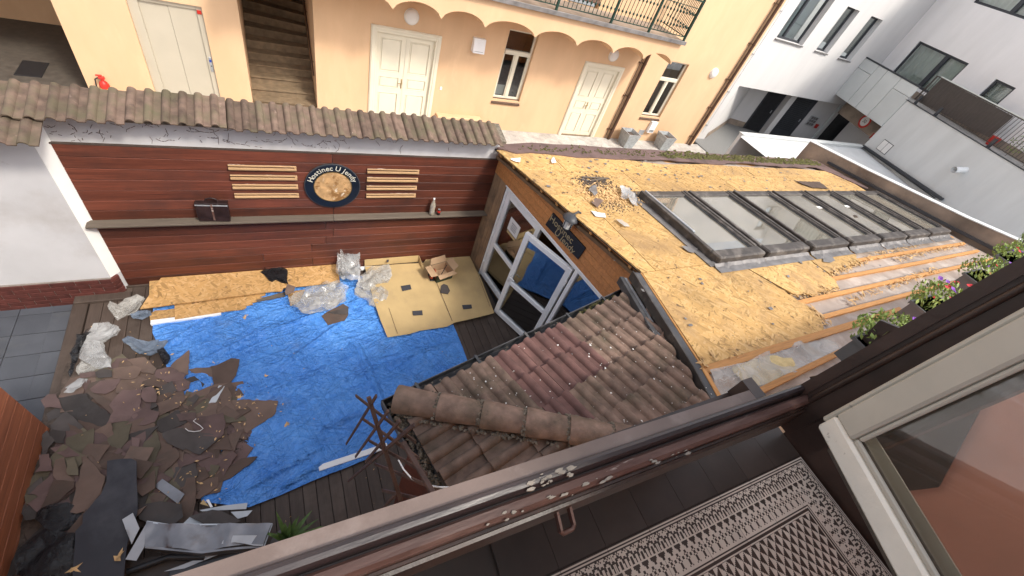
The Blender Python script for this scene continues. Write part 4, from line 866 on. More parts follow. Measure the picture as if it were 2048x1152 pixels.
# bagged insulation showing below the last board
ins = MB().cloth([(3.373,.864,3.08),(3.9,.829,3.084),(4.293,.877,3.079),(5.39,.889,3.077),(5.542,.747,3.094),(5.337,.631,3.107),(4.118,.553,3.116),(3.573,.519,3.12),(3.299,.573,3.113)], .05, lambda x, y: zP(x, y)-.05+.07*ridge(x*.5, y*1.3, 2.1, 5, 4)+.03*nz(x, y, 6), .3, 8)
single('insulation_sheet', ins, M['film'], 'crumpled clear sheeting over yellow insulation at the foot of the stripped roof', 'plastic sheet', smooth=70)
single('insulation_batt', MB().cloth([(3.745,.855,3.081),(4.214,.869,3.08),(4.596,.737,3.095),(4.543,.605,3.11),(3.998,.561,3.115),(3.666,.592,3.111),(3.668,.765,3.092)], .05, lambda x, y: zP(x, y)-.06+.05*ridge(x, y, 3, 4, 3)+.02*nz(x, y, 9), .3, 9), M['wool'], 'yellow insulation wool lying under the clear sheeting at the roof foot', 'insulation', smooth=70)
# old shingles and moss along the north eave
ru = random.Random(21)
poly = [(3.12, 5.46)] + [(x, 5.30+.05*math.sin(x*2.1)+ru.uniform(-.05, .03)) for x in [3.4+.3*k for k in range(31)]] + [(12.7, 5.0), (13.05, 4.2), (13.2, 4.25), (13.1, 5.75)] + [(x, 5.75+ru.uniform(-.02, .02)) for x in [12.4-.4*k for k in range(21)]] + [(3.9, 5.74), (3.3, 5.62)]
part('eave_shingles', MB().thick(poly, lambda x, y: zP(x, y)+.018+.012*nz(x, y, 4), .02, .12, 3), M['shingle_red'], pub, smooth=60)
part('eave_board', MB().box(3.2, 13.05, 5.3, 5.72, zP(0, 5.5)-.06, zP(0, 5.75)-.02), M['batten'], pub)
ms = MB()
for k in range(900):
    x = 3.5 + 9.4*(ru.random()**.75); y = 5.42+abs(ru.gauss(0, .15)); r = ru.uniform(.010, .045)*(1.2 if x > 7 else .6)
    if y > 5.76: continue
    z = zP(x, y)+.025; n = 5; ms.add([(x+r*math.cos(6.283*i/n), y+r*math.sin(6.283*i/n), z) for i in range(n)]+[(x, y, z+r*.7)], [(i, (i+1) % n, n) for i in range(n)])
single('roof_moss', ms, M['moss'], 'clumps of moss and dirt along the far eave of the pub roof', 'moss', kind='stuff')
# edge trims
for a, b in zip(K[:2], K[1:]):
    n = 9 if a is K[0] else 0
    for i in range(n):
        t = (i+.5)/n; x, y = a[0]+(b[0]-a[0])*t, a[1]+(b[1]-a[1])*t; part('batten_end', MB(frame((x, y, zP(x, y)-.056), (.98588, .16744, 0), (-.16744, .98588, 0))).box(.01, .2, -.025, .025, -.03, .03, .003), M['batten'], pub)
p0, p1 = K[0], K[1]
part('rake_trim', MB().beam((p0[0]+.02, p0[1], zP(*p0)-.032), (p1[0]+.02, p1[1], zP(*p1)-.032), .025, .02), M['black_plastic'], pub)
part('rake_board', MB().beam((p0[0]+.10, p0[1], zP(*p0)-.10), (p1[0]+.10, p1[1], zP(*p1)-.10), .022, .09), M['pine_x'], pub)
def along(Kp, off, dz, w, h, name, mat):
    m = MB()
    for a, b in zip(Kp[:-1], Kp[1:]):
        d = Vector((b[0]-a[0], b[1]-a[1], 0)).normalized(); n = Vector((d.y, -d.x, 0))*off
        m.beam((a[0]+n.x, a[1]+n.y, zP(*a)+dz), (b[0]+n.x, b[1]+n.y, zP(*b)+dz), w, h, b=.004)
    return part(name, m, mat, pub)
KS = K[1:]
along(KS, .012, -.03, .02, .05, 'edge_lath', M['batten_y'])
along(KS, .075, -.06, .10, .10, 'gable_gutter', M['gutter'])
along(KS, .135, -.05, .02, .12, 'gutter_lip', M['velux'])
along(KS, .185, -.115, .055, .012, 'flashing', M['zinc'])
along(KS, .23, -.15, .06, .10, 'gable_board', M['gutter'])
# skylights
sx = [4.965, 6.07, 7.28, 8.50, 9.64, 10.73, 11.82]; sw = [1.02, 1.07, 1.08, 1.02, .97, .97, .97]
sl = math.atan(.114); cS, sS = math.cos(sl), math.sin(sl)
for i, (x, w) in enumerate(zip(sx, sw)):
    SF = frame((x, 2.26, zP(x, 2.26)), (1, 0, 0), (0, cS, -sS)); L = 1.70; b = .095; h = .115
    f = MB(SF).box(0, b, .0, L, -.03, h, .012).box(w-b, w, 0, L, -.03, h, .012).box(b, w-b, L-.13, L, -.03, h-.01, .01).box(b, w-b, 0, .12, -.03, h-.02, .01)
    fr = part('skylight', f, M['velux'], pub)
    part('end_cover', MB(SF).box(.005, w-.005, -.045, .135, .0, h+.02, .02), M['velux'], fr)
    part('side_cover', MB(SF).box(-.01, .05, .14, L-.01, h-.02, h+.015, .008), M['velux'], fr); part('side_cover', MB(SF).box(w-.05, w+.01, .14, L-.01, h-.02, h+.015, .008), M['velux'], fr)
    part('pane', MB(SF).box(b+.001, w-b-.001, .121, L-.131, .070, .078), M['glass_sky'], fr)
    part('blind', MB(SF).add([(b, .1, .012), (w-b, .1, .012), (w-b, L-.1, .012), (b, L-.1, .012)], [(0, 1, 2, 3)]), M['blind'], fr)
    [part('glazing_bead', MB(SF).box(u, u+.019, .121, L-.131, .079, .09), M['frame_dark'], fr) for u in (b+.001, w-b-.02)]
    m = MB(SF).cloth([(-.06, -.20), (w+.02, -.20), (w+.02, -.047), (-.06, -.047)], .05, lambda a, c: .012+.012*abs(nz(a+i, c, 14))+(.03 if c > -.08 else 0), .2, i)
    part('apron', m, M['flash'], fr)
    if i == 0: part('vent_flap', MB(SF).box(.055, .092, .55, L-.03, h+.004, h+.03, .006).box(.10, .115, .55, L-.1, h-.01, h+.015, .003), M['zinc'], fr)
    if i in (3, 4): part('rating_plate', MB(SF).box(w-.26, w-.12, L-.62, L-.55, .0785, .081), M['paper'], fr)
    if i == 4: part('clod', MB(SF).lathe((.45, .75, .079), [(.05, 0), (.03, .02), (.01, .025)], 7), M['dirt'], fr)
SF = frame((0, 0, 0), (1, 0, 0), (0, cS, -sS))
part('skylight_flashing', MB().prism([(4.84, 2.20, zP(0, 2.2)+.008), (4.955, 2.20, zP(0, 2.2)+.008), (4.955, 3.98, zP(0, 3.98)+.008), (4.80, 4.02, zP(0, 4.02)+.008)], (0, 0, .012)), M['flash'], pub)
part('head_flashing', MB().prism([(4.80, 3.965, zP(0, 3.965)+.01), (12.9, 3.965, zP(0, 3.965)+.01), (12.9, 4.10, zP(0, 4.1)+.008), (4.80, 4.10, zP(0, 4.1)+.008)], (0, 0, .01)), M['velux'], pub)
# parapet on the far side of the roof and the garage roof beyond
pw = thing('parapet_wall', 'brown stained concrete parapet with metal coping along the right end of the pub roof', 'wall', (13.5, 3, 2.5))
q = [(13.28, 6.3, 2.78), (13.30, 4.6, 2.98), (13.42, 2.4, 3.26), (13.60, 1.2, 3.44), (13.8, .2, 3.56)]
for nm, dx0, dx1, dz0, dz1, mt in (('body', 0, .22, -3, 0, 'concrete'), ('coping', -.015, .26, .002, .022, 'house_grey')):
    m = MB(); v = []
    for x, y, z in q: v += [(x+dx0, y, max(z+dz0, 0 if nm == 'body' else -9)), (x+dx1, y, max(z+dz0, 0 if nm == 'body' else -9)), (x+dx1, y, z+dz1), (x+dx0, y, z+dz1)]
    n = len(q); f = [(0, 1, 2, 3), (4*n-4, 4*n-1, 4*n-2, 4*n-3)]
    for k in range(n-1):
        for i in range(4): j = (i+1) % 4; f.append((4*k+i, 4*k+4+i, 4*k+4+j, 4*k+j))
    part(nm, m.add(v, f), M[mt], pw)
part('flashing_strip', MB().beam((13.23, 5.5, 2.64), (13.36, 2.4, 2.98), .06, .06).beam((13.36, 2.4, 2.98), (13.7, .3, 3.2), .06, .06), M['frame_dark'], pw)
gr = thing('ramp_wall', 'low grey ramp wall with a pale metal coping between parapet and garage', 'wall', (17, 8.4, 0))
part('body', MB().box(13.6, 21.85, 8.40, 8.52, 0, 1.78), M['house_grey'], gr); part('coping', MB().box(13.6, 21.85, 8.36, 8.56, 1.782, 1.81, .004), M['panel_grey'], gr)
part('flat_roof', MB().add([(13.6, 0, 1.70), (19.4, 0, 1.70), (21.87, 8.395, 1.70), (13.6, 8.395, 1.70)], [(0, 1, 2, 3)]), M['house_grey'], gr)
part('gutter_pipe', MB().beam((21.814,8.418,1.8), (20.581,4.592,1.983), .12, .10, b=.01), M['frame_dark'], gr); part('cable', MB().tube([(21.704,8.272,1.782), (20.577,4.776,1.898)], .02, 6), M['black_plastic'], gr)

# ------------------------------------------------------------------ tiled lean-to roof below the window
tr = thing('tiled_roof', 'hipped lean-to roof of brown concrete tiles with a fat hip ridge, just below the window', 'roof', (2, 1, 0))
U = Vector((.9718, .2358, 0)); S = Vector((.2358, -.9718, 0)); Zv = Vector((0, 0, 1)); TP = math.tan(R(15)); c15, s15 = math.cos(R(15)), math.sin(R(15))
A1 = Vector((.489,1.504,2.7)); TA = A1 + U*.10 + S*.10 + Zv*.02
tmb = tile_mb(.375, .30, 2, .042, .028, .018); tme = mesh_of('roof_tile', tmb, M['roof_tile'], smooth=50); tme_r = mesh_of('roof_tile', tmb, M['roof_tile_red'], smooth=50)
E0, E1 = Vector((3.60, 2.30, 0)), Vector((3.03, .50, 0))
ed = (E1-E0).normalized(); en = Vector((ed.y, -ed.x, 0)); en = -en if en.x < 0 else en
hipd = (U+S).normalized(); hn1 = Vector((-hipd.y, hipd.x, 0)); hn1 = hn1 if hn1.dot(S) > 0 else -hn1
fac = (Vector((0, .20, 0)), Vector((0, -1, 0)))
red = {(3, 0), (4, 0), (3, 1), (4, 1), (5, 1), (5, 0), (3, 2)}
def lay(axis_e, axis_u, planes, ncol, nrow, col0=0, reds=()):
    up_ = axis_u*c15+Zv*s15
    for r in range(nrow):
        for c in range(col0, ncol):
            o = TA + axis_e*(c*.30) + (axis_u+Zv*TP)*(r*.325) + Vector((random.uniform(-.008, .008), random.uniform(-.008, .008), random.uniform(-.004, .006)))
            ex = axis_e if axis_e.cross(up_).z > 0 else -axis_e
            if ex is not axis_e: o = o + axis_e*.30
            T = frame(o, ex, up_)
            cs = [T @ Vector(q) for q in ((0, 0, 0), (.3, 0, 0), (.3, .375, 0), (0, .375, 0))]
            st = [all((q-p).dot(n) <= 0 for q in cs) for p, n in planes]; out = [all((q-p).dot(n) > 0 for q in cs) for p, n in planes]
            if any(out): continue
            isred = (c, r) in reds
            if all(st): inst('roof_tile', tme_r if isred else tme, tr, T)
            else:
                m = MB(T).add(tmb.v, tmb.f); m = clip_mb(m, planes)
                if len(m.f) > 3: part('roof_tile', m, M['roof_tile_red'] if isred else M['roof_tile'], tr, smooth=50)
lay(U, S, [(E0, en), (TA+hn1*.02, hn1), fac], 12, 7, 0, red)
lay(S, U, [(TA-hn1*.02, -hn1), fac], 6, 7, 0)
part('roof_deck', MB().add([TA-Zv*.03, TA+U*3.2-Zv*.03, Vector((3.06, .2, 2.70+.36)), TA+(U+S)*1.35+Zv*(TP*1.35-.03)], [(0, 1, 2, 3)]).add([TA-Zv*.03, TA+(U+S)*1.35+Zv*(TP*1.35-.03), TA+S*1.35-Zv*.03], [(0, 1, 2)]), M['dirt'], tr)
# hip caps
hs = TA - hipd*.03 + Zv*.045; hd = (hipd + Zv*TP*.7071).normalized()
hx = hd; hy = Zv.cross(hx).normalized(); 
for k in range(6):
    o = hs + hd*(k*.335) + Zv*(.012); m = MB(frame(o, hx, hy)); n = 12; v = []; f = []
    for xx, r in ((0, .112), (.02, .116), (.36, .096)):
        for i in range(n+1): a = math.pi*i/n; v.append((xx, math.cos(a)*r, math.sin(a)*r*.92))
    for xx in range(2):
        for i in range(n): f.append((xx*(n+1)+i, xx*(n+1)+i+1, (xx+1)*(n+1)+i+1, (xx+1)*(n+1)+i))
    f.append(tuple(range(n+1)))
    part('hip_tile', m.add(v, f), M['roof_tile'], tr, smooth=50)
mo = MB(); rm = random.Random(5)
def lump(mb, p, r, rnd):
    n = 6; a0 = rnd.uniform(0, 6); v = [(p[0]+r*rnd.uniform(.6, 1.3)*math.cos(a0+6.283*i/n), p[1]+r*rnd.uniform(.6, 1.3)*math.sin(a0+6.283*i/n), p[2]+rnd.uniform(-.3, .1)*r) for i in range(n)]
    mb.add(v+[(p[0], p[1], p[2]+r*rnd.uniform(.4, .8))], [(i, (i+1) % n, n) for i in range(n)])
for k in range(260):
    d = rm.uniform(0.02, 1.95); sd = 1 if rm.random() < .5 else -1; p = TA + hipd*d + Zv*(TP*.7071*d+.035) + hn1*sd*rm.uniform(.102, .138); lump(mo, p, rm.uniform(.008, .02), rm)
for k in range(1, 6):
    for i in range(26): a = math.pi*rm.uniform(.08, .92); p = hs+hd*(k*.335-.005+rm.uniform(-.012, .012))+hy*math.cos(a)*.110+hx.cross(hy)*math.sin(a)*.103; lump(mo, p, rm.uniform(.008, .018), rm)
part('hip_mortar', mo, M['mortar'], tr, kind='stuff')
# gutters
def gutter(a, b, inward, name='gutter'):
    a = Vector(a); b = Vector(b); d = (b-a).normalized(); m = MB(); prof = [(0, 0), (0, -.07), (.03, -.10), (.075, -.10), (.105, -.06), (.105, -.01), (.099, -.01), (.099, -.056), (.07, -.092), (.034, -.092), (.008, -.068), (.008, 0)]
    v = [a+inward*x+Zv*z for x, z in prof]+[b+inward*x+Zv*z for x, z in prof]; n = len(prof)
    f = [(i, (i+1) % n, n+(i+1) % n, n+i) for i in range(n)]; g = part(name, m.add(v, f), M['gutter'], tr)
    L = (b-a).length
    for k in range(int(L/.6)): p = a+d*(.3+k*.6); part('gutter_clip', MB().beam(p+Zv*.004-inward*.008, p+inward*.11+Zv*.004, .025, .008).beam(p-inward*.006+Zv*.004, p-inward*.006-Zv*.08, .025, .006, (1, 0, 0)), M['gutter'], g)
B1 = Vector((3.789,2.311,2.7)); L1 = A1 + S*1.45
gutter(A1, B1, S); gutter(A1, L1, U)
rg = random.Random(9); gm = MB(); gm2 = MB()
for k in range(420):
    t = rg.random()**.8; p = A1+S*(.03+1.3*t)+U*rg.uniform(.02, .10)+Zv*(-.055+rg.uniform(0, .04)); lump(gm, p, rg.uniform(.008, .022), rg)
for k in range(260):
    t = 1-rg.random()**1.6*.35 if k < 170 else rg.random(); p = A1+(B1-A1)*t*.985+S*rg.uniform(.03, .13)+Zv*(rg.uniform(-.05, .0) if k > 170 else rg.uniform(-.02, .03)); lump(gm2 if k < 170 else gm, p, rg.uniform(.006, .02), rg)
single('gutter_litter', gm, M['mortar'], 'grit and leaf litter lying in the lean-to gutter', 'litter', kind='stuff'); single('gutter_moss', gm2, M['moss'], 'green moss growing at the pub end of the lean-to gutter', 'moss', kind='stuff')
cr_ = MB()      # plaster crumbs on the tiles
for k in range(420):
    u, s_ = rg.uniform(.1, 3.2), rg.uniform(.02, 1.5)
    if u < s_+.1 or u > 3.35-.75*s_: continue
    p = TA+U*u+S*s_+Zv*(TP*s_+.035+.01); r = rg.uniform(.002, .006)*(2.4 if rg.random() < .10 else 1); lump(cr_, p, r, rg)
single('plaster_crumbs', cr_, M['paper'], 'white plaster crumbs sprinkled over the lean-to tiles', 'debris', kind='stuff')
part('lean_to_wall', MB().prism([tuple(A1+U*.22+S*.22-Zv*2.7), tuple(A1+U*3.0+S*.22-Zv*2.7), tuple(A1+U*3.0+S*.32-Zv*2.7), tuple(A1+U*.32+S*.32-Zv*2.7), tuple(A1+U*.32+S*1.5-Zv*2.7), tuple(A1+U*.22+S*1.5-Zv*2.7)], (0, 0, 2.58)), M['red_wood'], tr)

# ------------------------------------------------------------------ our own house: window, gallery, flower boxes
own = thing('window_house', 'house front below the open gallery window with its worn brown sill and casement', 'house', (0, 0, 0))
part('wall', MB().box(-6, 14, -.10, .29, -.1, 3.1).box(-6, 14, -.10, .235, 3.101, 4.225), M['orange_plaster'], own); part('parapet_board', MB().box(-3, 1.10, .172, .182, 4.226, 5.0), M['frame_brown'], own)
SR = Matrix.Rotation(R(-1.35), 4, 'Z'); SM0 = Matrix.Translation((0, .172, 5.10)) @ SR
def sillbar(name, prof, mat, x0=-.75, x1=1.17, b=0):
    m = MB(SM0); n = len(prof); v = [(x0, y, z) for y, z in prof]+[(x1, y, z) for y, z in prof]
    m.add(v, [(i, (i+1) % n, n+(i+1) % n, n+i) for i in range(n)]+[tuple(range(n))[::-1], tuple(range(n, 2*n))]); return part(name, m, mat, own, smooth=35)
sillbar('sill_ledge', [(0, -.012), (-.002, 0), (-.027, .001), (-.027, -.03), (0, -.03)], M['sill_flat'], x1=.945)
sillbar('sill_rail', [(-.0275, -.03), (-.0275, .006), (-.030, .011), (-.036, .014), (-.043, .012), (-.0465, .006), (-.0475, -.004), (-.0475, -.03)], M['sill_dark'], x1=1.13)
sillbar('sill_groove', [(-.048, -.03), (-.048, -.010), (-.0515, -.010), (-.0515, -.03)], M['frame_brown'], x1=1.12)
sillbar('inner_rail', [(-.052, -.035), (-.052, -.002), (-.056, .002), (-.068, .000), (-.074, -.006), (-.075, -.035)], M['sill_red'], x1=1.14)
sillbar('inner_groove', [(-.0755, -.05), (-.0755, -.020), (-.080, -.020), (-.080, -.05)], M['frame_brown'], x1=1.12)
sillbar('lower_rail', [(-.0805, -.10), (-.0805, -.028), (-.086, -.030), (-.088, -.10)], M['frame_brown'], x1=1.2)
[part('sill_bracket', MB().box(x, x+.04, .09, .185, 5.0, 5.06), M['frame_brown'], own) for x in (-.6, 1.0)]
lt = Vector((.381,.063,5.045))
part('latch', MB().beam(lt+Vector((-.014, .022, .0)), lt+Vector((-.014, -.012, -.015)), .005, .012).beam(lt+Vector((.014, .022, .0)), lt+Vector((.014, -.012, -.015)), .005, .012).tube([lt+Vector((-.016, -.012, -.015)), lt+Vector((-.010, -.018, -.020)), lt+Vector((.010, -.018, -.020)), lt+Vector((.016, -.012, -.015))], .005, 8), M['sill_red'], own, smooth=50)
def jambbar(x0, x1, y0, y1, zb=4.98, zt=7.0, ln=-.040):
    d = ln*(zt-5.1); e = ln*(zb-5.1); v = []
    for z, o in ((zb, e), (zt, d)): v += [(x0, y0+o, z), (x1, y0+o, z), (x1, y1+o, z), (x0, y1+o, z)]
    return MB().add(v, [(3, 2, 1, 0), (4, 5, 6, 7), (0, 1, 5, 4), (1, 2, 6, 5), (2, 3, 7, 6), (3, 0, 4, 7)])
part('jamb', jambbar(1.116, 1.19, .030, .110), M['frame_brown'], own); part('jamb_lip', jambbar(1.110, 1.125, .092, .1165), M['frame_brown'], own); part('jamb_rebate', jambbar(1.122, 1.2, -.03, .0295), M['frame_brown'], own)
part('jamb_moulding', MB().tube([(1.113, .080, 5.0), (1.113, 0, 7.0)], .007, 8), M['frame_brown'], own, smooth=50)
part('jamb_foot', MB().prism([(1.10, .198, 4.23), (1.10, .21, 4.23), (1.10, .112, 4.978), (1.10, .100, 4.978)], (.4, 0, 0)), M['frame_brown'], own)
part('outer_pier', jambbar(1.2, 1.5, -.05, .095, 5.0, 7.2), M['frame_brown'], own)
pl_ = MB(); rp = random.Random(4)
def flake(P_, z, th, n):
    for _ in range(n):
        i = rp.randrange(len(P_)); a, b = P_[i], P_[(i+1) % len(P_)]; t = rp.random(); r = rp.uniform(.0015, .008)
        cx_, cy_ = a[0]+(b[0]-a[0])*t+rp.gauss(0, .012), a[1]+(b[1]-a[1])*t+rp.gauss(0, .003); z_ = z+rp.uniform(-.0008, .0008); k = rp.choice((5, 6, 7)); a0 = rp.uniform(0, 6.28)
        pl_.prism([(cx_+r*rp.uniform(.5, 1.6)*math.cos(a0+6.283*j/k), cy_+r*.45*rp.uniform(.5, 1.3)*math.sin(a0+6.283*j/k), z_) for j in range(k)], (0, 0, th))
flake([(.318,.123,5.115),(.342,.125,5.115),(.363,.126,5.115),(.388,.127,5.115),(.418,.127,5.115),(.396,.118,5.115),(.353,.116,5.115),(.332,.114,5.115)], 5.111, .0038, 22)
flake([(.57,.082,5.104),(.591,.082,5.104),(.64,.082,5.104),(.666,.079,5.104)], 5.0985, .004, 9)
flake([(.193,.094,5.104),(.253,.093,5.104),(.327,.093,5.104),(.39,.092,5.104),(.449,.089,5.104)], 5.0985, .004, 16)
part('paint_loss', pl_, M['primer'], own, kind='stuff')
# casement swung inwards
sd_ = Vector((-.40, -.9165, 0)).normalized(); so = Vector((1.052, .022, 5.105)); CF = frame(so, sd_, (-sd_.y, sd_.x, 0))   # x along the bottom rail, y away from the camera side, z up
L_ = .62; h_ = 1.45
cs_ = thing('casement', 'old cream casement swung open into the gallery at the right edge of the window', 'window sash', tuple(so))
part('bottom_rail', MB(CF).box(0, L_, 0, .028, 0, .055, .006), M['sash_white'], cs_); part('stile', MB(CF).box(0, .058, .0, .030, .056, h_, .005).box(-.012, 0, .004, .024, .02, h_, .004), M['sash_grey'], cs_)
part('putty', MB(CF).box(.059, L_, .008, .018, .0555, .068, .003).box(.0585, .068, .008, .018, .07, h_, .003), M['sash_grey'], cs_)
part('far_stile', MB(CF).box(L_, L_+.05, 0, .03, 0, h_, .005), M['sash_grey'], cs_)
part('glass', MB(CF).box(.059, L_-.001, .0195, .0215, .056, h_-.01), M['glass_sash'], cs_)
part('second_rail', MB(CF).box(.03, L_+.03, .060, .085, -.05, .046, .004), M['grey_wood'], cs_); part('second_bead', MB(CF).box(.0, L_+.03, .056, .0595, .047, .075, .001), M['sash_grey'], cs_); part('second_stile', MB(CF).box(.03, .075, .060, .085, .03, h_, .005), M['frame_brown'], cs_)
part('spacer', MB(CF).box(.0, L_, .029, .059, -.004, .012), M['sash_grey'], cs_)
# gallery shell
part('gallery_end', MB().box(2.15, 2.25, -1.7, .08, 4.24, 7.2), M['salmon'], own); part('gallery_skirting', MB().box(2.085, 2.149, -1.7, .08, 4.24, 4.44), M['frame_brown'], own)
part('gallery_back', MB().box(-3, 2.25, -1.75, -1.70, 4.2, 7.2), M['salmon'], own); part('roof_plate', MB().box(-3, 2.25, -1.75, -1.6, 7.2, 7.3), M['orange_plaster'], own)
part('shadow_board', MB().prism([(2.13,-0.071,5.091),(2.13,-0.327,4.631),(2.13,-0.299,4.476),(2.13,.231,4.77),(2.13,.263,4.947)], (.018, 0, 0)), M['frame_brown'], own)  # dark slab cut to the shape of a diagonal shadow on the end wall
# patterned cement tiles: 40 x 40 inlay cells of 5 mm
floor = struct('gallery_floor', MB().add([(-3, -1.7, 4.236), (2.1, -1.7, 4.236), (2.1, .185, 4.236), (-3, .185, 4.236)], [(0, 1, 2, 3)]), M['floor_dark'])
N = 40
def inlay(fn):
    mb = MB(); s = .1985/N
    for j in range(N):
        i = 0
        while i < N:
            v = fn(i, j); k = i
            while k < N and fn(k, j) == v: k += 1
            mb.add([(i*s, j*s, 0), (k*s, j*s, 0), (k*s, (j+1)*s, 0), (i*s, (j+1)*s, 0)], [(0, 1, 2, 3)], 1 if v else 0); i = k
    e = .1985; mb.add([(0, 0, -.012), (e, 0, -.012), (e, e, -.012), (0, e, -.012), (0, 0, 0), (e, 0, 0), (e, e, 0), (0, e, 0)], [(0, 1, 5, 4), (1, 2, 6, 5), (2, 3, 7, 6), (3, 0, 4, 7)], 0)
    return mb
def border(i, j):            # j = 39 is the outer edge; True = ivory
    r = N-1-j
    if r < 3: return r == 1
    if r < 4: return True
    if r == 4: return False
    if r < 7: x = i % 8; return not ((r == 5 and x in (2, 3, 5)) or (r == 6 and x in (1, 4, 6)))
    if r < 16:               # palmette arches
        x = i % 10 - 4.5; y = r-6
        ring = abs(math.hypot(x*.9, (y-5)*.8)-2.6) < .75 and y < 7
        stem = abs(x) < .7 and 4 < y; hook = abs(abs(x)-4.5+y*.12) < .6 and y > 2
        return not (ring or stem or hook)
    if r == 16: return True
    if r < 22: x = abs((i % 8)-3.5); return x < (r-16)*.7
    if r < 33:
        x = i % 8; y = (r-22) % 8; return not ((x in (3, 4) and y in (0, 1, 6, 7)) or (x in (0, 7) and y in (3, 4)) or (x in (2, 5) and y in (2, 5)) or (x in (3, 4) and y in (3, 4)))
    return r in (33, 34, 36, 39)
def field(i, j):
    x, y = i % 5, j % 5
    odd = ((i//5)+(j//5)) % 2
    return (x <= y) if not odd else (4-x > y)
def corner(i, j): return border(i, j) if (N-1-j) <= (N-1-i) else border(j, i)
mats2 = [M['floor_dark'], M['floor_light']]
FB = mesh_of('floor_tile', inlay(border), mats2); FF = mesh_of('floor_tile', inlay(field), mats2); FC = mesh_of('floor_tile', inlay(corner), mats2)
FD = mesh_of('floor_tile', MB().box(0, .1985, 0, .1985, -.012, 0), M['floor_dark'])
FR = Matrix.Translation((2.075, -.035, 4.26)) @ Matrix.Rotation(R(-1.4), 4, 'Z')
for c in range(8):
    x = -.2*(c+1)
    T = FR @ Matrix.Translation((x, 0.001, 0)); inst('floor_tile', FD, floor, T)
    for r in range(7):
        y = -.2*(r+1)
        if r == 0 and c == 0: inst('floor_tile', FC, floor, FR @ Matrix.Translation((x, y, 0)))
        elif r == 0: inst('floor_tile', FB, floor, FR @ Matrix.Translation((x, y, 0)))
        elif c == 0: inst('floor_tile', FB, floor, FR @ Matrix.Translation((x, y+.2, 0)) @ Matrix.Rotation(R(-90), 4, 'Z'))
        else: inst('floor_tile', FF, floor, FR @ Matrix.Translation((x, y, 0)))
# flower boxes on the neighbouring sills
rf = random.Random(31)
def fbox(p, w, lab, reds, n=260):
    p = Vector(p); t = thing('flower_box', lab, 'flower box', tuple(p), 'petunia boxes hung along the house front')
    part('trough', MB().prism([(p.x-w/2, p.y-.06, p.z), (p.x+w/2, p.y-.06, p.z), (p.x+w/2, p.y+.06, p.z), (p.x-w/2, p.y+.06, p.z)], (0, 0, .12)).box(p.x-w/2-.008, p.x+w/2+.008, p.y-.07, p.y+.07, p.z+.105, p.z+.12), M['pot'], t)
    part('bracket', MB().beam((p.x, p.y-.05, p.z-.01), (p.x, .236, p.z-.25), .02, .012), M['frame_brown'], t)
    c = p+Vector((0, .02, .15)); part('foliage', leafball(c, w*.54, .11, int(n*2.3), .014, rf, .75), M['leaf'], t)
    for nm, mt, k in (('purple_flowers', 'flower_purple', 7), ('red_flowers', 'flower_red', reds)):
        m = MB()
        for _ in range(k):
            a = rf.uniform(0, 6.28); q = c+Vector((math.cos(a)*w*.55*rf.uniform(.2, 1), math.sin(a)*.10*rf.uniform(.2, 1), rf.uniform(.0, .13))); r = rf.uniform(.010, .017); nrm = Vector((rf.uniform(-.6, .2), rf.uniform(-.5, .5), 1)).normalized(); tt = nrm.orthogonal().normalized(); bb = nrm.cross(tt)
            m.add([q+(tt*math.cos(6.283*i/8)+bb*math.sin(6.283*i/8))*r*(1 if i % 2 else .8)+nrm*.005 for i in range(8)]+[q], [(i, (i+1) % 8, 8) for i in range(8)])
        if k: part(nm, m, M[mt], t, kind='stuff')
fbox((2.253,.194,4.72), .30, 'flower box nearest the window with green petunias and a few violet blooms', 0, 330)
fbox((2.997,.278,4.72), .30, 'second flower box from the window with red and violet petunias', 9, 300)
fbox((3.947,.359,4.72), .30, 'third flower box from the window with violet petunias', 3)
fbox((4.816,.438,4.72), .30, 'fourth flower box from the window, violet and pink, mostly hidden by the frame', 4)
fbox((5.771,.518,4.72), .30, 'farthest flower box, violet blooms at the right edge of the view', 2)


# ------------------------------------------------------------------ things on the red wall
GW = 'pale wooden ledge rails on the red wall'
rows = ('topmost', 'second', 'third', 'lowest')
for side, x0, x1, z0, dz in (('left', -.598, .186, 2.138, .1495), ('right', 1.118, 1.896, 2.125, .150)):
    for k in range(4):
        z = z0-k*dz; sh = (.0 if side == 'left' else 0); t = thing('ledge_rail', '%s pale wooden rail %s of the round sign on the red wall' % (rows[k], side), 'ledge', ((x0+x1)/2, 5.45, z-.08), GW)
        part('back_strip', MB().box(x0, x1, 5.465, 5.4735, z-.066, z, .002), M['sill_red'], t); part('top_strip', MB().box(x0, x1, 5.445, 5.464, z-.016, z, .003), M['trough'], t)
        part('bottom_strip', MB().box(x0, x1, 5.435, 5.464, z-.066, z-.038, .003), M['trough'], t); part('end_strip', MB().box(x1-.03, x1, 5.445, 5.464, z-.0375, z-.0165, .002), M['trough'], t)
sc_ = Vector((.645, 5.46, 1.81))
t = thing('round_sign', 'round navy pub sign with ivory letters and a bare peeled middle on the red wall', 'sign', tuple(sc_))
part('board', MB().lathe(sc_, [(.374, .0135), (.376, .0), (.370, -.016), (.362, -.018), (.258, -.018)], 56, 'y'), M['navy'], t, smooth=30)
part('rim', MB().lathe(sc_, [(.379, .012), (.381, -.012), (.3765, -.014)], 56, 'y'), M['frame_dark'], t, smooth=30)
part('picture', MB().lathe(sc_, [(.257, -.010), (.257, -.0195), (.001, -.0195)], 48, 'y'), M['sign_core'], t); part('ring', MB().lathe(sc_, [(.262, -.0185), (.262, -.022), (.252, -.022), (.252, -.0185)], 48, 'y'), M['brass'], t, smooth=30)
txt = 'Hostinec U Jendy'; adv = [1.0, .86, .72, .62, .45, .86, .80, .72, .5, 1.0, .5, .6, .80, .88, .86, .8]; tot = sum(adv); acc = 0; lm = MB()
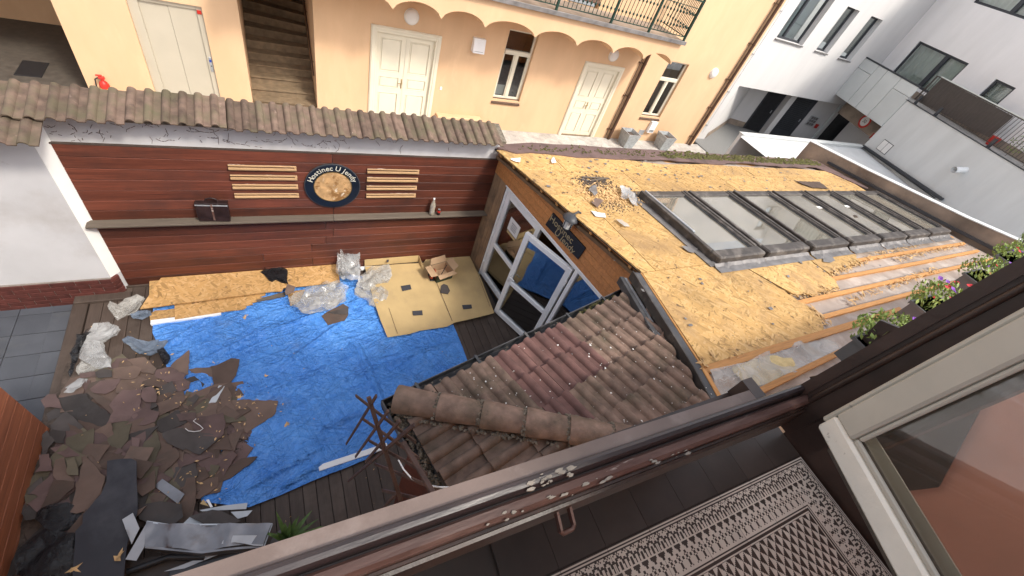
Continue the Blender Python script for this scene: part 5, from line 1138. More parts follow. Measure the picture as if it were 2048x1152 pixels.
for ch, a_ in zip(txt, adv):
    th = R(163) - R(146)*((acc+a_/2)/tot); acc += a_
    if ch == ' ': continue
    T = Matrix.Translation(sc_+Vector((math.cos(th)*.314, -.0195, math.sin(th)*.314))) @ Matrix.Rotation(R(90), 4, 'X') @ Matrix.Rotation(th-R(90), 4, 'Z')
    g = text_mb(ch, .108, .0015, T); lm.add(g.v, g.f)
part('lettering', lm, M['sign_text'], t)
bc = Vector((-.875, 5.40, 1.281)); t = thing('briefcase', 'dark brown leather briefcase standing on the wall shelf', 'briefcase', tuple(bc))
BF = Matrix.Translation(bc) @ Matrix.Rotation(R(-4), 4, 'Z') @ Matrix.Rotation(R(-8), 4, 'X') @ Matrix.Diagonal((.94, 1, 1.12, 1))
part('body', MB(BF).box(-.19, .19, -.045, .045, .002, .25, .012), M['leather'], t, smooth=30); part('flap', MB(BF).box(-.195, .195, -.052, -.046, .06, .262, .003).box(-.195, .195, -.052, .05, .2505, .262, .004), M['leather'], t)
part('strap', MB(BF).box(-.012, .012, -.058, -.0525, .03, .25, .002), M['sill_red'], t); part('trim', MB(BF).box(-.195, .195, -.056, -.0525, .225, .24, .001), M['zinc'], t)
part('handle', MB(BF).tube([(-.075, 0, .262), (-.06, 0, .295), (0, 0, .308), (.06, 0, .295), (.075, 0, .262)], .009, 8), M['leather'], t, smooth=60)
bo = Vector((2.20, 5.395, 1.281)); t = thing('bottle', 'clear plastic bottle standing on the wall shelf beside a small can', 'bottle', tuple(bo))
part('body', MB().lathe(bo, [(.028, 0), (.044, .01), (.044, .085), (.039, .105), (.044, .125), (.044, .20), (.036, .235), (.017, .30), (.015, .32)], 16), M['bottle'], t, smooth=60); part('cap', MB().lathe(bo+Vector((0, 0, .32)), [(.017, 0), (.017, .022)], 12), M['paper'], t); part('water', MB().lathe(bo, [(.036, .004), (.037, .045)], 14), M['bottle'], t)
ca = Vector((2.32, 5.385, 1.281)); t = thing('drink_can', 'small red and black can standing on the wall shelf beside the bottle', 'can', tuple(ca))
part('body', MB().lathe(ca, [(.024, 0), (.027, .008), (.027, .10), (.022, .115)], 16), M['leather'], t, smooth=40); part('band', MB().lathe(ca, [(.0275, .055), (.0275, .098)], 16), M['red'], t, smooth=40); part('lid', MB().lathe(ca, [(.0215, .1155), (.0215, .118)], 14), M['zinc'], t)

# ------------------------------------------------------------------ tarpaulin, cardboard, boards and film on the deck
def vor(x, y, s, k=0): return noise.voronoi(Vector((x, y, s*3.7)), distance_metric='DISTANCE')[0][k]
def tarp_z(x, y):
    z = .012+.014*ridge(x, y, 1.1, 1, 5)+.012*ridge(x*.55+y*.5, y-x*.5, 2.3, 2, 7)+.006*ridge(x, y, 5, 3, 4)
    z += .022*(1-vor(x*3.1+y*.8, y*2.0-x*.6, 1))+.013*(1-vor(x*9+y*3, y*4.5-x*2, 2))+.006*(1-vor(x*6-y*5, y*13+x*6, 3))
    for x0, y0, x1, y1, w, h in FOLDS:
        dx, dy = x1-x0, y1-y0; L = math.hypot(dx, dy); u = ((x-x0)*dx+(y-y0)*dy)/L/L; d = ((x-x0)*dy-(y-y0)*dx)/L
        if -.1 < u < 1.1: z += h*math.exp(-(d/w)**2)*min(1, max(0, (u+.1)*5))*min(1, max(0, (1.1-u)*5))
    return z
fp = [(-0.674,4.214,.01),(.295,4.509,.01),(-1.289,3.924,.01),(-0.277,4.415,.01),(-0.327,3.617,.01),(.559,4.256,.01),(.647,3.845,.01),(1.019,2.391,.01),(1.102,3.463,.01),(2.189,3.519,.01),(-0.831,2.041,.01),(.045,2.318,.01),(.486,3.254,.01),(1.834,3.494,.01),(.076,2.586,.01),(.595,2.662,.01),(-0.43,1.966,.01),(.024,2.127,.01),(-0.7,3.237,.01),(.605,3.576,.01),(-1.608,4.322,.01),(-1.163,4.676,.01),(.775,3.723,.01),(.913,2.895,.01)]
FOLDS = [(a[0], a[1], b[0], b[1], .030, .05) for a, b in zip(fp[::2], fp[1::2])]
single('tarpaulin', MB().cloth([(-1.835,5.058,.01),(-1.109,5.177,.01),(.074,5.286,.01),(.872,5.297,.01),(1.402,5.127,.01),(2.365,3.935,.01),(2.373,3.585,.01),(2.368,3.197,.01),(2.354,2.703,.01),(.912,2.155,.01),(.568,2.023,.01),(.299,1.989,.01),(-0.024,1.959,.01),(-0.434,1.897,.01),(-0.747,1.867,.01),(-1.185,2.072,.01),(-1.324,2.733,.01),(-1.647,4.085,.01),(-1.807,4.549,.01)], .019, tarp_z, .3, 2), M['tarp'], 'crumpled bright blue tarpaulin spread over the deck', 'tarpaulin', smooth=60)
ey = MB()
for p in [(-0.643,1.896,.02),(.401,2.021,.02)]: ey.lathe(p, [(.018, 0), (.018, .006), (.009, .006), (.009, 0)], 12)
single('eyelet', ey, M['zinc'], 'metal eyelets along the near edge of the blue tarpaulin', 'eyelet', kind='stuff')
cb = thing('cardboard_sheet', 'large flattened brown cardboard spread over the deck by the pub door', 'cardboard', (2.143,4.717,0))
part('sheet', MB().cloth([(1.146,5.419,.095),(1.823,5.406,.095),(2.221,5.393,.095),(2.311,5.5,.095),(2.486,5.505,.095),(3.212,5.502,.095),(3.23,4.827,.095),(3.181,3.978,.095),(3.043,3.954,.095),(2.38,3.9,.095),(2.219,3.837,.095),(1.743,3.849,.095),(1.563,3.815,.095),(1.211,3.82,.095),(1.17,4.181,.095),(1.146,4.631,.095),(1.135,5.112,.095)], .05, lambda x, y: .092+.008*nz(x, y, 2)+.008*ridge(x+y*.2, 0, .9, 3, 30), .2, 4), M['card'], cb, smooth=40)
Fa, Fb, Fc, Fd = map(Vector, [(1.142,5.429,.095),(2.123,5.427,.095),(2.145,5.196,.095),(2.204,5.418,.095)])
part('flap', MB().prism([tuple(Fa), tuple(Fb), tuple(Fb+Vector((0, .03, .14))), tuple(Fa+Vector((0, .03, .13)))], (0, .006, 0)), M['card'], cb)
part('flap', MB().prism([tuple(Fb+Vector((.006, 0, 0))), tuple(Fc), tuple(Fc+Vector((.03, 0, .04))), tuple(Fb+Vector((.006, .03, .14)))], (.006, 0, 0)), M['card'], cb)
part('tear_seam', MB().beam((2.326,4.898,.104), (2.343,3.938,.104), .006, .006).beam((3.215,5.197,.104), (3.145,4.133,.104), .004, .004).beam((1.354,4.398,.104), (1.375,3.852,.104), .004, .004), M['sill_red'], cb)
for pl in ([(1.663,4.855,.104),(1.835,4.868,.104),(1.83,4.756,.104),(1.664,4.732,.104)], [(1.726,4.266,.104),(1.893,4.252,.104),(1.875,4.149,.104),(1.713,4.17,.104)], [(2.632,4.248,.104),(2.808,4.231,.104),(2.79,4.144,.104),(2.622,4.149,.104)], [(1.535,5.453,.19),(1.573,5.457,.19),(1.552,5.388,.19),(1.518,5.383,.19)]):
    part('tape_patch', MB().prism(pl, (0, 0, .004)), M['black_plastic'] if pl[0][2] < .1 else M['ink'], cb)
# open carton with a tool in it
bx = Vector((2.451,5.015,.102)); CB = Matrix.Translation(bx) @ Matrix.Rotation(R(14), 4, 'Z'); t = thing('carton', 'small open carton with dark green printed sides standing on the flattened cardboard', 'box', tuple(bx))
w, d, h = .17, .14, .20
part('side', MB(CB).box(-w, w, -d, -d+.006, 0, h).box(-w, w, d-.006, d, 0, h).box(-w, -w+.006, -d+.006, d-.006, 0, h).box(w-.006, w, -d+.006, d-.006, 0, h), M['box_green'], t)
part('lining', MB(CB).box(-w+.0065, w-.0065, -d+.0065, d-.0065, .004, .010).box(-w+.0065, -w+.009, -d+.007, d-.007, .011, h-.002).box(w-.009, w-.0065, -d+.007, d-.007, .011, h-.002).box(-w+.01, w-.01, d-.009, d-.0065, .011, h-.002).box(-w+.01, w-.01, -d+.0065, -d+.009, .011, h-.002), M['card_box'], t)
for pts in ([(-w, -d, h), (w, -d, h), (w+.01, -d-.10, h+.02), (-w-.01, -d-.09, h-.02)], [(-w, d, h), (w, d, h), (w-.02, d+.05, h+.12), (-w+.02, d+.05, h+.12)], [(-w, -d, h), (-w, d, h), (-w-.13, d-.02, h+.02), (-w-.13, -d+.02, h-.01)], [(w, -d, h), (w, d, h), (w+.10, d-.02, h+.08), (w+.10, -d+.02, h+.08)]):
    part('flap', MB(CB).prism(pts, (0, 0, .005)), M['card_box'], t)
t = thing('cable_reel', 'red and black hand tool poking out beside the open carton', 'tool', tuple(bx+Vector((-.24, .0, 0))))
o = bx+Vector((-.225, -.03, .105)); part('drum', MB().lathe(o, [(.09, 0), (.10, .02), (.06, .025), (.06, .07), (.10, .075), (.09, .09)], 18, 'x'), M['orange_tool'], t, smooth=40); part('hub', MB().lathe(o+Vector((-.005, 0, 0)), [(.05, 0), (.04, -.01)], 12, 'x'), M['black_plastic'], t)
part('foot', MB().box(o.x-.01, o.x+.1, o.y-.09, o.y+.09, bx.z+.0, bx.z+.02, .005), M['black_plastic'], t); single('screwdriver', MB().tube([bx+Vector((-.02, -.05, .06)), bx+Vector((.09, .03, .25))], .008, 8), M['black_plastic'], 'dark rod standing in the open carton', 'tool', smooth=60)

def flatz(z, a=.006, f=3., s=0): return lambda x, y: z+a*nz(x, y, f, s)
def stiff(name, poly, z, th, mat, lab, cat, group=None, curl=.006, step=.09, sd=1): return single(name, MB().thick(poly, (lambda x, y: max(flatz(z, curl, 3, sd)(x, y), (tarp_z(x, y)+th+.004) if z < .1 else 0)), th, step, sd), mat, lab, cat, group, smooth=40)
OS = 'strand board offcuts stacked by the red wall'
stiff('strand_board', [(-1.713,5.582,.15),(-1.204,5.581,.15),(-0.682,5.591,.15),(-0.594,5.621,.15),(-0.47,5.592,.15),(.188,5.591,.15),(.707,5.602,.15),(.683,5.323,.15),(.672,5.054,.15),(.174,5.044,.15),(-0.175,5.05,.15),(-0.203,4.978,.15),(-0.337,4.993,.15),(-1.221,4.949,.15),(-1.941,4.915,.15),(-1.875,5.115,.15)], .15, .018, M['osb'], 'long top strand board with slanted left end on the offcut stack', 'board', OS, .004)
stiff('strand_board', [(-1.898,5.51,.1),(-1.788,5.516,.1),(-1.668,5.531,.1),(-1.803,5.122,.1),(-1.876,5.182,.1)], .10, .018, M['osb_edge'], 'brown board end poking out at the left under the top strand board', 'board', OS, .003)
stiff('strand_board', [(-1.586,5.075,.085),(-0.434,5.13,.085),(-0.435,4.995,.085),(-0.528,4.962,.085),(-0.477,4.943,.085),(-0.564,4.91,.085),(-0.56,4.871,.085),(-0.624,4.863,.085),(-0.608,4.827,.085),(-0.708,4.811,.085),(-0.696,4.779,.085),(-0.739,4.748,.085),(-0.919,4.752,.085),(-1.558,4.71,.085)], .085, .018, M['osb'], 'lower strand board with a splintered right end under the top board', 'board', OS, .004)
stiff('strand_board', [(-1.858,4.861,.055),(-1.799,4.921,.055),(-1.555,4.925,.055),(-1.547,4.782,.055),(-1.843,4.759,.055)], .055, .016, M['osb_edge'], 'short dark board end at the lower left corner of the offcut stack', 'board', OS, .003)
stiff('grey_plank', [(-1.55,4.767,.04),(-0.764,4.814,.04),(-0.56,4.934,.04),(-0.168,5.02,.04),(-0.165,4.938,.04),(-0.596,4.875,.04),(-1.146,4.782,.04),(-1.553,4.698,.04)], .04, .022, M['grey_wood'], 'grey weathered plank under the strand board offcuts at the tarpaulin edge', 'plank', None, .002)
stiff('strand_board', [(-0.125,4.977,.05),(-0.002,5.027,.05),(.129,5.021,.05),(.036,4.816,.05),(-0.108,4.728,.05)], .05, .018, M['osb'], 'small strand board piece under the clear film beside the stack', 'board', OS, .003)
def profile(name, p, q, w, h, mat, lab, cat, group=None): return single(name, MB().beam(p, q, w, h, b=.004), mat, lab, cat, group)
profile('white_profile', (-1.834,4.717,.045), (-1.02,4.743,.045), .07, .05, M['white_pvc'], 'white plastic profile under the strand boards at the tarpaulin corner', 'profile')
profile('white_profile', (1.068,5.428,.04), (1.277,5.419,.04), .07, .04, M['white_pvc'], 'short white profile behind the clear film by the cardboard', 'profile')
profile('white_lath', (.005,2.078,.04), (.855,2.121,.04), .075, .03, M['white_pvc'], 'long white lath lying on the blue tarpaulin behind the trellis', 'lath')
profile('white_lath', (-1.129,3.225,.06), (-1.002,3.502,.06), .075, .012, M['white_paint'], 'short dirty white strip lying on the shingles at the tarpaulin edge', 'lath')
FG = 'crumpled plastic sheets on the deck'
def crump(z, amp, f, s):
    ca, sa = math.cos(s*1.3), math.sin(s*1.3)
    def g(x, y):
        u, v = (x*ca+y*sa)*f*.55+.25*nz(x, y, 4, s), (y*ca-x*sa)*f*1.3
        a = vor(u, v, s); b = vor(u*2.3+5, v*2.6, s+2); c = vor(u*4.5, v*6.5, s+4)
        return max(z-.03+amp*1.5*(1-a)+amp*.75*(1-b)+amp*.18*(1-c), .045+.02*nz(x, y, 9, s))
    return g
def rag(poly, amp=.010, step=.05, sd=1):
    rnd = random.Random(sd*13+5); o = []; n = len(poly)
    for i in range(n):
        a, b = Vector(poly[i][:2]), Vector(poly[(i+1) % n][:2]); L = (b-a).length; k = max(1, int(L/step)); nn = Vector((a.y-b.y, b.x-a.x)); nn = nn/L if L > 1e-6 else nn
        o += [tuple(a.lerp(b, t/k)+nn*(rnd.gauss(0, amp*.6) if t else 0)) for t in range(k)]
    return o
def shrink(poly, k):
    cx_ = sum(p[0] for p in poly)/len(poly); cy_ = sum(p[1] for p in poly)/len(poly); return [(cx_+(p[0]-cx_)*k, cy_+(p[1]-cy_)*k) for p in poly]
def film(name, poly, z, amp, mat, lab, f=3.2, s=0, step=.022, cat='plastic sheet'):
    return single(name, MB().cloth(rag(poly, .02, .06, s), step, crump(z, amp, f, s), .35, s+1).cloth(rag(poly, .07, .10, s+40), step*1.2, crump(z-.012, amp*.9, f*.8, s+7), .35, s+2).cloth(rag(shrink(poly, .72), .06, .09, s+80), step*1.2, crump(z+.01, amp*1.1, f*1.1, s+11), .35, s+3), mat, lab, cat, FG, smooth=50)
film('plastic_sheet', [(-0.007,4.916,.1),(.32,5.005,.1),(.646,5.089,.1),(.711,4.977,.1),(.797,4.935,.1),(.718,4.747,.1),(.576,4.577,.1),(.45,4.491,.1),(.263,4.485,.1),(.028,4.493,.1),(-0.107,4.687,.1)], .08, .10, M['film'], 'dirty clear film heaped at the right end of the strand board stack', 3, 1)
film('plastic_sheet', [(.693,5.49,.2),(.822,5.734,.2),(.937,5.857,.2),(.989,5.811,.2),(1.009,5.551,.2),(1.05,5.514,.2),(1.005,5.082,.2),(.709,4.96,.2),(.659,5.099,.2)], .16, .20, M['film_white'], 'milky film standing up in a crumple against the red wall', 4, 2, .03)
film('plastic_sheet', [(.91,4.936,.08),(1.006,5.132,.08),(1.213,5.324,.08),(1.565,5.385,.08),(1.565,5.119,.08),(1.453,4.963,.08),(1.228,4.934,.08),(1.099,4.819,.08)], .07, .08, M['film'], 'clear film bunched over the left end of the flattened cardboard', 3.5, 3)
film('plastic_sheet', [(.889,4.927,.06),(1.246,5.025,.06),(1.441,4.845,.06),(1.404,4.672,.06),(1.234,4.42,.06),(1.16,4.469,.06),(.869,4.808,.06)], .055, .05, M['film'], 'thin clear film hanging over the tarpaulin and cardboard edge', 3.5, 4)
film('plastic_sheet', [(-0.078,5.613,.17),(.063,5.699,.17),(.216,5.667,.17),(.406,5.748,.17),(.668,5.618,.17),(.681,5.56,.17),(.266,5.568,.17)], .16, .08, M['film_white'], 'milky film tucked behind the top strand board', 4, 5, .03)
film('plastic_sheet', [(-2.418,4.78,.05),(-2.279,4.796,.05),(-2.142,4.651,.05),(-2.16,4.544,.05),(-2.298,4.465,.05),(-2.248,4.291,.05),(-2.16,4.046,.05),(-2.305,4.07,.05),(-2.399,4.157,.05),(-2.474,4.229,.05),(-2.461,4.406,.05),(-2.445,4.495,.05)], .06, .07, M['film_white'], 'milky wrinkled film lying on the deck left of the tarpaulin', 4, 6)
film('plastic_sheet', [(-2.474,4.236,.04),(-2.302,4.075,.04),(-2.332,4.045,.04),(-2.472,4.03,.04),(-2.499,4.079,.04)], .04, .05, M['film'], 'narrow strip of film below the milky sheet on the deck', 4, 7)
film('plastic_sheet', [(-2.314,5.062,.06),(-2.297,5.152,.06),(-2.195,5.042,.06),(-2.031,5.254,.06),(-1.923,5.155,.06),(-2,4.915,.06),(-2.07,4.882,.06),(-2.187,4.804,.06),(-2.276,4.964,.06)], .06, .07, M['film'], 'clear film curled up beside the left corner of the board stack', 4, 8)
film('plastic_sheet', [(-2.559,3.785,.04),(-2.496,3.88,.04),(-2.45,3.972,.04),(-2.364,3.925,.04),(-2.394,3.809,.04),(-2.467,3.767,.04)], .05, .06, M['film_white'], 'small milky film scrap beside the maroon shingles at the porch edge', 5, 9)
film('foil_scrap', [(-2.104,4.459,.05),(-2.056,4.533,.05),(-1.958,4.437,.05),(-1.81,4.366,.05),(-1.612,4.359,.05),(-1.707,4.194,.05),(-1.792,4.144,.05),(-1.941,4.245,.05),(-2.021,4.358,.05)], .05, .06, M['film_blue'], 'bluish torn foil lying across the tarpaulin corner', 4, 10, cat='foil')
film('foil_scrap', [(-1.715,4.182,.05),(-1.646,4.222,.05),(-1.574,4.082,.05),(-1.584,3.949,.05),(-1.623,3.945,.05)], .05, .07, M['film_black'], 'small twisted black foil strip beside the bluish torn foil', 5, 11, .03, 'foil')
film('foil_scrap', [(-2.537,3.997,.05),(-2.548,4.052,.05),(-2.543,4.447,.05),(-2.535,4.585,.05),(-2.434,4.679,.05),(-2.489,4.412,.05),(-2.502,4.214,.05),(-2.497,4.04,.05)], .05, .08, M['film_black'], 'long black foil strip bunched along the porch edge plank', 5, 12, .03, 'foil')
film('foil_scrap', [(-0.483,5.421,.17),(-0.296,5.572,.17),(-0.093,5.415,.17),(-0.101,5.102,.17),(-0.27,5.218,.17),(-0.326,5.175,.17),(-0.368,5.215,.17)], .175, .03, M['film_black'], 'glossy black foil lying on the top strand board', 4, 13, .03, 'foil')
film('foil_scrap', [(-2.059,4.864,.06),(-1.945,4.921,.06),(-1.841,4.912,.06),(-1.826,4.838,.06),(-2.028,4.822,.06)], .06, .05, M['film_blue'], 'dark foil end sticking out under the left end of the boards', 5, 14, .03, 'foil')

# ------------------------------------------------------------------ heap of torn shingles
HEAP = [(-2.631,4.256,.05),(-2.205,4.219,.05),(-1.922,4.094,.05),(-1.505,3.907,.05),(-0.877,3.453,.05),(-0.646,2.988,.05),(-0.721,2.61,.05),(-0.906,2.255,.05),(-1.185,2.189,.05),(-1.304,2.059,.05),(-1.632,1.972,.05),(-1.808,1.847,.05),(-1.9,1.614,.05),(-2.601,1.805,.05),(-2.739,2.364,.05),(-2.737,2.846,.05),(-2.669,3.329,.05),(-2.719,3.76,.05),(-2.621,3.865,.05)]
def in_poly(x, y, P):
    c = False
    for a, b in zip(P, P[1:]+P[:1]):
        if (a[1] > y) != (b[1] > y) and x < (b[0]-a[0])*(y-a[1])/(b[1]-a[1])+a[0]: c = not c
    return c
SG = 'torn roofing shingles heaped on the deck'
ZP = []
def sh(poly, z, mat, lab, curl=.012, sd=1, th=.007, tilt=(0, 0)):
    cx_ = sum(p[0] for p in poly)/len(poly); cy_ = sum(p[1] for p in poly)/len(poly)
    ZP.append((cx_, cy_, z))
    return single('shingle', MB().thick(rag(poly, .009, .045, sd), lambda x, y: max(z+curl*nz(x, y, 3.5, sd)+(x-cx_)*tilt[0]+(y-cy_)*tilt[1], tarp_z(x, y)+.012 if z < .1 else 0), th, .10, sd), M['shingle_'+mat], lab, 'shingle', SG, smooth=40)
B_ = 'brown'; D_ = 'dark'; R_ = 'red'; Gn = 'green'
sh([(-2.027,4.144,.06),(-1.85,4.15,.06),(-1.713,3.935,.06),(-1.736,3.852,.06),(-1.875,3.929,.06)], .06, B_, 'brown hexagonal shingle with a pale curved rim near the bluish foil')
sh([(-2.144,4.037,.06),(-1.958,4.038,.06),(-1.864,3.971,.06),(-1.897,3.846,.06),(-1.967,3.831,.06),(-2.135,3.894,.06)], .065, B_, 'brown shingle just right of the milky film at the heap top', sd=2)
sh([(-2.464,4.043,.05),(-2.314,4.035,.05),(-2.286,3.947,.05),(-2.447,3.969,.05)], .06, R_, 'narrow maroon shingle strip below the milky film', sd=3)
sh([(-2.308,4.01,.06),(-2.242,4.038,.06),(-2.145,3.982,.06),(-2.135,3.894,.06),(-2.268,3.911,.06)], .075, D_, 'dark curled shingle piece at the top of the heap', .03, 4)
sh([(-1.569,3.946,.05),(-1.512,4.032,.05),(-1.38,4.162,.05),(-1.368,3.968,.05),(-1.374,3.77,.05),(-1.436,3.77,.05)], .06, B_, 'pointed brown shingle sticking up onto the tarpaulin below the foil', .02, 5)
sh([(-1.133,3.826,.04),(-1.011,3.861,.04),(-0.898,3.916,.04),(-0.802,3.878,.04),(-0.844,3.633,.04),(-0.944,3.484,.04),(-1.096,3.573,.04)], .055, B_, 'brown shingle lying free on the tarpaulin above the short white strip', .02, 6)
sh([(-0.977,3.274,.04),(-0.751,3.226,.04),(-0.377,3.115,.04),(-0.424,2.932,.04),(-0.588,2.839,.04),(-0.74,2.762,.04),(-0.863,2.863,.04),(-0.945,3.075,.04)], .05, B_, 'large brown shingle spread on the tarpaulin at the right of the heap', .015, 7)
sh([(-1.708,3.906,.07),(-1.557,3.916,.07),(-1.387,3.762,.07),(-1.421,3.676,.07),(-1.588,3.685,.07),(-1.716,3.808,.07)], .075, R_, 'maroon hexagonal shingle nearest the tarpaulin point', sd=8)
sh([(-1.829,3.759,.07),(-1.716,3.808,.07),(-1.577,3.671,.07),(-1.598,3.601,.07),(-1.839,3.708,.07)], .080, B_, 'brown shingle below the pale rimmed hexagon', sd=9)
sh([(-1.573,3.674,.07),(-1.407,3.699,.07),(-1.34,3.638,.07),(-1.354,3.539,.07),(-1.504,3.513,.07),(-1.575,3.589,.07)], .078, R_, 'maroon shingle with a pale bent edge left of the short white strip', sd=10)
sh([(-2.731,3.717,.05),(-2.681,3.781,.05),(-2.611,3.773,.05),(-2.523,3.553,.05),(-2.676,3.608,.05)], .10, R_, 'maroon shingle hanging over the porch edge at the far left of the heap', .02, 11)
sh([(-2.601,3.72,.09),(-2.379,3.721,.09),(-2.238,3.546,.09),(-2.076,3.358,.09),(-2.106,3.207,.09),(-1.974,3.207,.09),(-1.871,3.099,.09),(-1.94,2.984,.09),(-2.124,2.946,.09),(-2.341,3.274,.09),(-2.517,3.545,.09)], .10, D_, 'largest dark shingle sheet running down the left of the heap', .02, 12)
sh([(-2.353,3.725,.09),(-2.29,3.738,.09),(-2.045,3.475,.09),(-2.071,3.353,.09)], .105, B_, 'long brown triangular shingle between the large dark sheet and the maroon ones', sd=13)
sh([(-2.316,3.76,.1),(-2.233,3.842,.1),(-2.041,3.841,.1),(-2.08,3.69,.1),(-2.155,3.644,.1),(-2.282,3.701,.1)], .112, R_, 'pale maroon pentagonal shingle at the upper left of the heap', sd=14)
sh([(-2.093,3.807,.1),(-2.022,3.79,.1),(-1.858,3.644,.1),(-1.934,3.612,.1),(-2.061,3.64,.1)], .108, B_, 'brown shingle wedge right of the pale maroon pentagon', sd=15)
sh([(-2.106,3.481,.11),(-2.005,3.655,.11),(-1.822,3.633,.11),(-1.809,3.362,.11),(-1.733,3.283,.11),(-1.789,3.255,.11),(-1.906,3.221,.11),(-2.104,3.24,.11),(-2.056,3.391,.11)], .118, R_, 'broad maroon shingle plate in the middle of the heap', .015, 16)
sh([(-1.903,3.22,.12),(-1.871,3.296,.12),(-1.768,3.366,.12),(-1.617,3.252,.12),(-1.653,3.14,.12),(-1.747,3.119,.12),(-1.886,3.173,.12)], .128, R_, 'rounded maroon shingle overlapping the broad plate', .015, 17)
sh([(-1.807,3.625,.11),(-1.722,3.642,.11),(-1.668,3.527,.11),(-1.661,3.399,.11),(-1.762,3.425,.11),(-1.81,3.503,.11)], .122, R_, 'small square maroon shingle with wood chips beside it', sd=18)
sh([(-1.666,3.394,.09),(-1.51,3.435,.09),(-1.343,3.433,.09),(-1.401,3.34,.09),(-1.443,3.28,.09),(-1.652,3.208,.09),(-1.631,3.304,.09)], .10, B_, 'long brown shingle reaching right from the middle of the heap', .02, 19)
sh([(-1.644,3.156,.08),(-1.441,3.254,.08),(-1.344,3.062,.08),(-1.542,2.981,.08),(-1.628,3.028,.08)], .095, D_, 'dark square shingle right of the rounded maroon one', sd=20)
sh([(-1.462,3.194,.08),(-1.26,3.158,.08),(-1.257,3.073,.08),(-1.421,3.09,.08)], .104, R_, 'reddish narrow shingle beside the loop of string', sd=21)
sh([(-1.359,3.091,.08),(-0.98,3.079,.08),(-0.955,2.898,.08),(-0.999,2.75,.08),(-1.176,2.828,.08)], .105, R_, 'maroon shingle under the loop of white string', .015, 22)
sh([(-1.579,2.975,.08),(-1.432,3.008,.08),(-1.256,2.907,.08),(-0.999,2.776,.08),(-1.096,2.684,.08),(-1.209,2.604,.08),(-1.266,2.643,.08),(-1.343,2.717,.08),(-1.371,2.706,.08),(-1.515,2.829,.08)], .11, D_, 'dark notched shingle sheet below the string', .02, 23)
sh([(-1.706,3.053,.1),(-1.634,3.057,.1),(-1.576,2.796,.1),(-1.622,2.647,.1),(-1.727,2.477,.1),(-1.774,2.628,.1)], .115, Gn, 'olive pointed shingle with a small round hole', .02, 24)
sh([(-2.429,3.145,.11),(-2.295,3.246,.11),(-2.145,3.01,.11),(-2.037,2.795,.11),(-2.044,2.591,.11),(-2.221,2.852,.11)], .135, Gn, 'olive brown shingle strip slanting across the left of the heap', .02, 25)
sh([(-2.58,3.347,.11),(-2.476,3.5,.11),(-2.292,3.253,.11),(-2.422,3.099,.11),(-2.535,3.171,.11)], .125, D_, 'dark shingle beside the wooden screen corner', .02, 26)
sh([(-1.608,2.628,.08),(-1.493,2.779,.08),(-1.404,2.704,.08),(-1.417,2.61,.08),(-1.497,2.543,.08),(-1.615,2.491,.08)], .10, R_, 'brownish red hexagon near the small metal sheet', sd=27)
sh([(-1.434,2.528,.08),(-1.243,2.514,.08),(-1.216,2.367,.08),(-1.306,2.259,.08),(-1.45,2.328,.08)], .095, D_, 'dark hexagonal shingle above the small metal sheet', sd=28)
sh([(-1.169,2.268,.05),(-0.806,2.448,.05),(-0.64,2.422,.05),(-0.687,2.37,.05),(-0.906,2.25,.05),(-1.094,2.21,.05)], .065, B_, 'long pale brown strip at the right foot of the heap', .012, 29, .014)
sh([(-1.038,3.458,.06),(-0.937,3.462,.06),(-0.857,3.124,.06),(-0.745,2.664,.06),(-0.81,2.704,.06),(-1.004,3.192,.06)], .07, B_, 'long pale brown strip below the short white strip', .012, 30, .014)
sh([(-1.844,2.987,.16),(-1.766,2.947,.16),(-1.76,2.719,.16),(-1.823,2.767,.16)], .15, R_, 'narrow reddish shingle at the top of the blue grey felt', .02, 31)
sh([(-2.565,2.963,.17),(-2.605,3.221,.17),(-2.57,3.267,.17),(-2.49,3.124,.17),(-2.524,3.057,.17),(-2.532,2.983,.17)], .18, D_, 'dark rounded shingle leaning on the wooden screen', .02, 32)
sh([(-2.551,3.222,.17),(-2.526,3.262,.17),(-2.42,3.216,.17),(-2.408,3.069,.17),(-2.489,3.105,.17)], .185, D_, 'dark shingle next to the rounded one by the screen', .02, 33)
sh([(-2.5,3.033,.21),(-2.379,3.035,.21),(-2.26,2.892,.21),(-2.232,2.857,.21),(-2.355,2.88,.21),(-2.454,2.974,.21)], .215, R_, 'pinkish maroon shingle near the wooden screen', .02, 34)
sh([(-2.567,2.971,.21),(-2.487,2.954,.21),(-2.447,2.823,.21),(-2.42,2.754,.21),(-2.557,2.776,.21),(-2.533,2.835,.21)], .225, R_, 'pinkish shingle plate stacked at the screen', .02, 35)
sh([(-2.423,2.87,.22),(-2.362,2.881,.22),(-2.296,2.67,.22),(-2.224,2.573,.22),(-2.374,2.636,.22),(-2.414,2.694,.22)], .235, B_, 'brown shingle under the small olive one', .02, 36)
sh([(-2.324,2.817,.24),(-2.268,2.845,.24),(-2.205,2.631,.24),(-2.289,2.658,.24)], .25, Gn, 'small olive shingle square on the pile by the screen', .01, 37)
sh([(-2.584,2.571,.22),(-2.559,2.671,.22),(-2.51,2.725,.22),(-2.477,2.603,.22),(-2.515,2.531,.22)], .22, D_, 'dark bent shingle in the gap beside the screen', .03, 38)
sh([(-2.642,2.406,.22),(-2.566,2.525,.22),(-2.541,2.53,.22),(-2.583,2.392,.22)], .20, D_, 'dark shingle fallen against the screen foot', .02, 39)
sh([(-2.57,2.365,.23),(-2.521,2.48,.23),(-2.458,2.406,.23),(-2.44,2.295,.23),(-2.535,2.303,.23)], .225, D_, 'dark square shingle below the bent one', .02, 40)
sh([(-2.444,2.378,.26),(-2.407,2.499,.26),(-2.376,2.619,.26),(-2.213,2.552,.26),(-2.213,2.5,.26),(-2.314,2.412,.26)], .27, B_, 'light brown shingle propped up over a dark gap', .02, 41, tilt=(.05, .15))
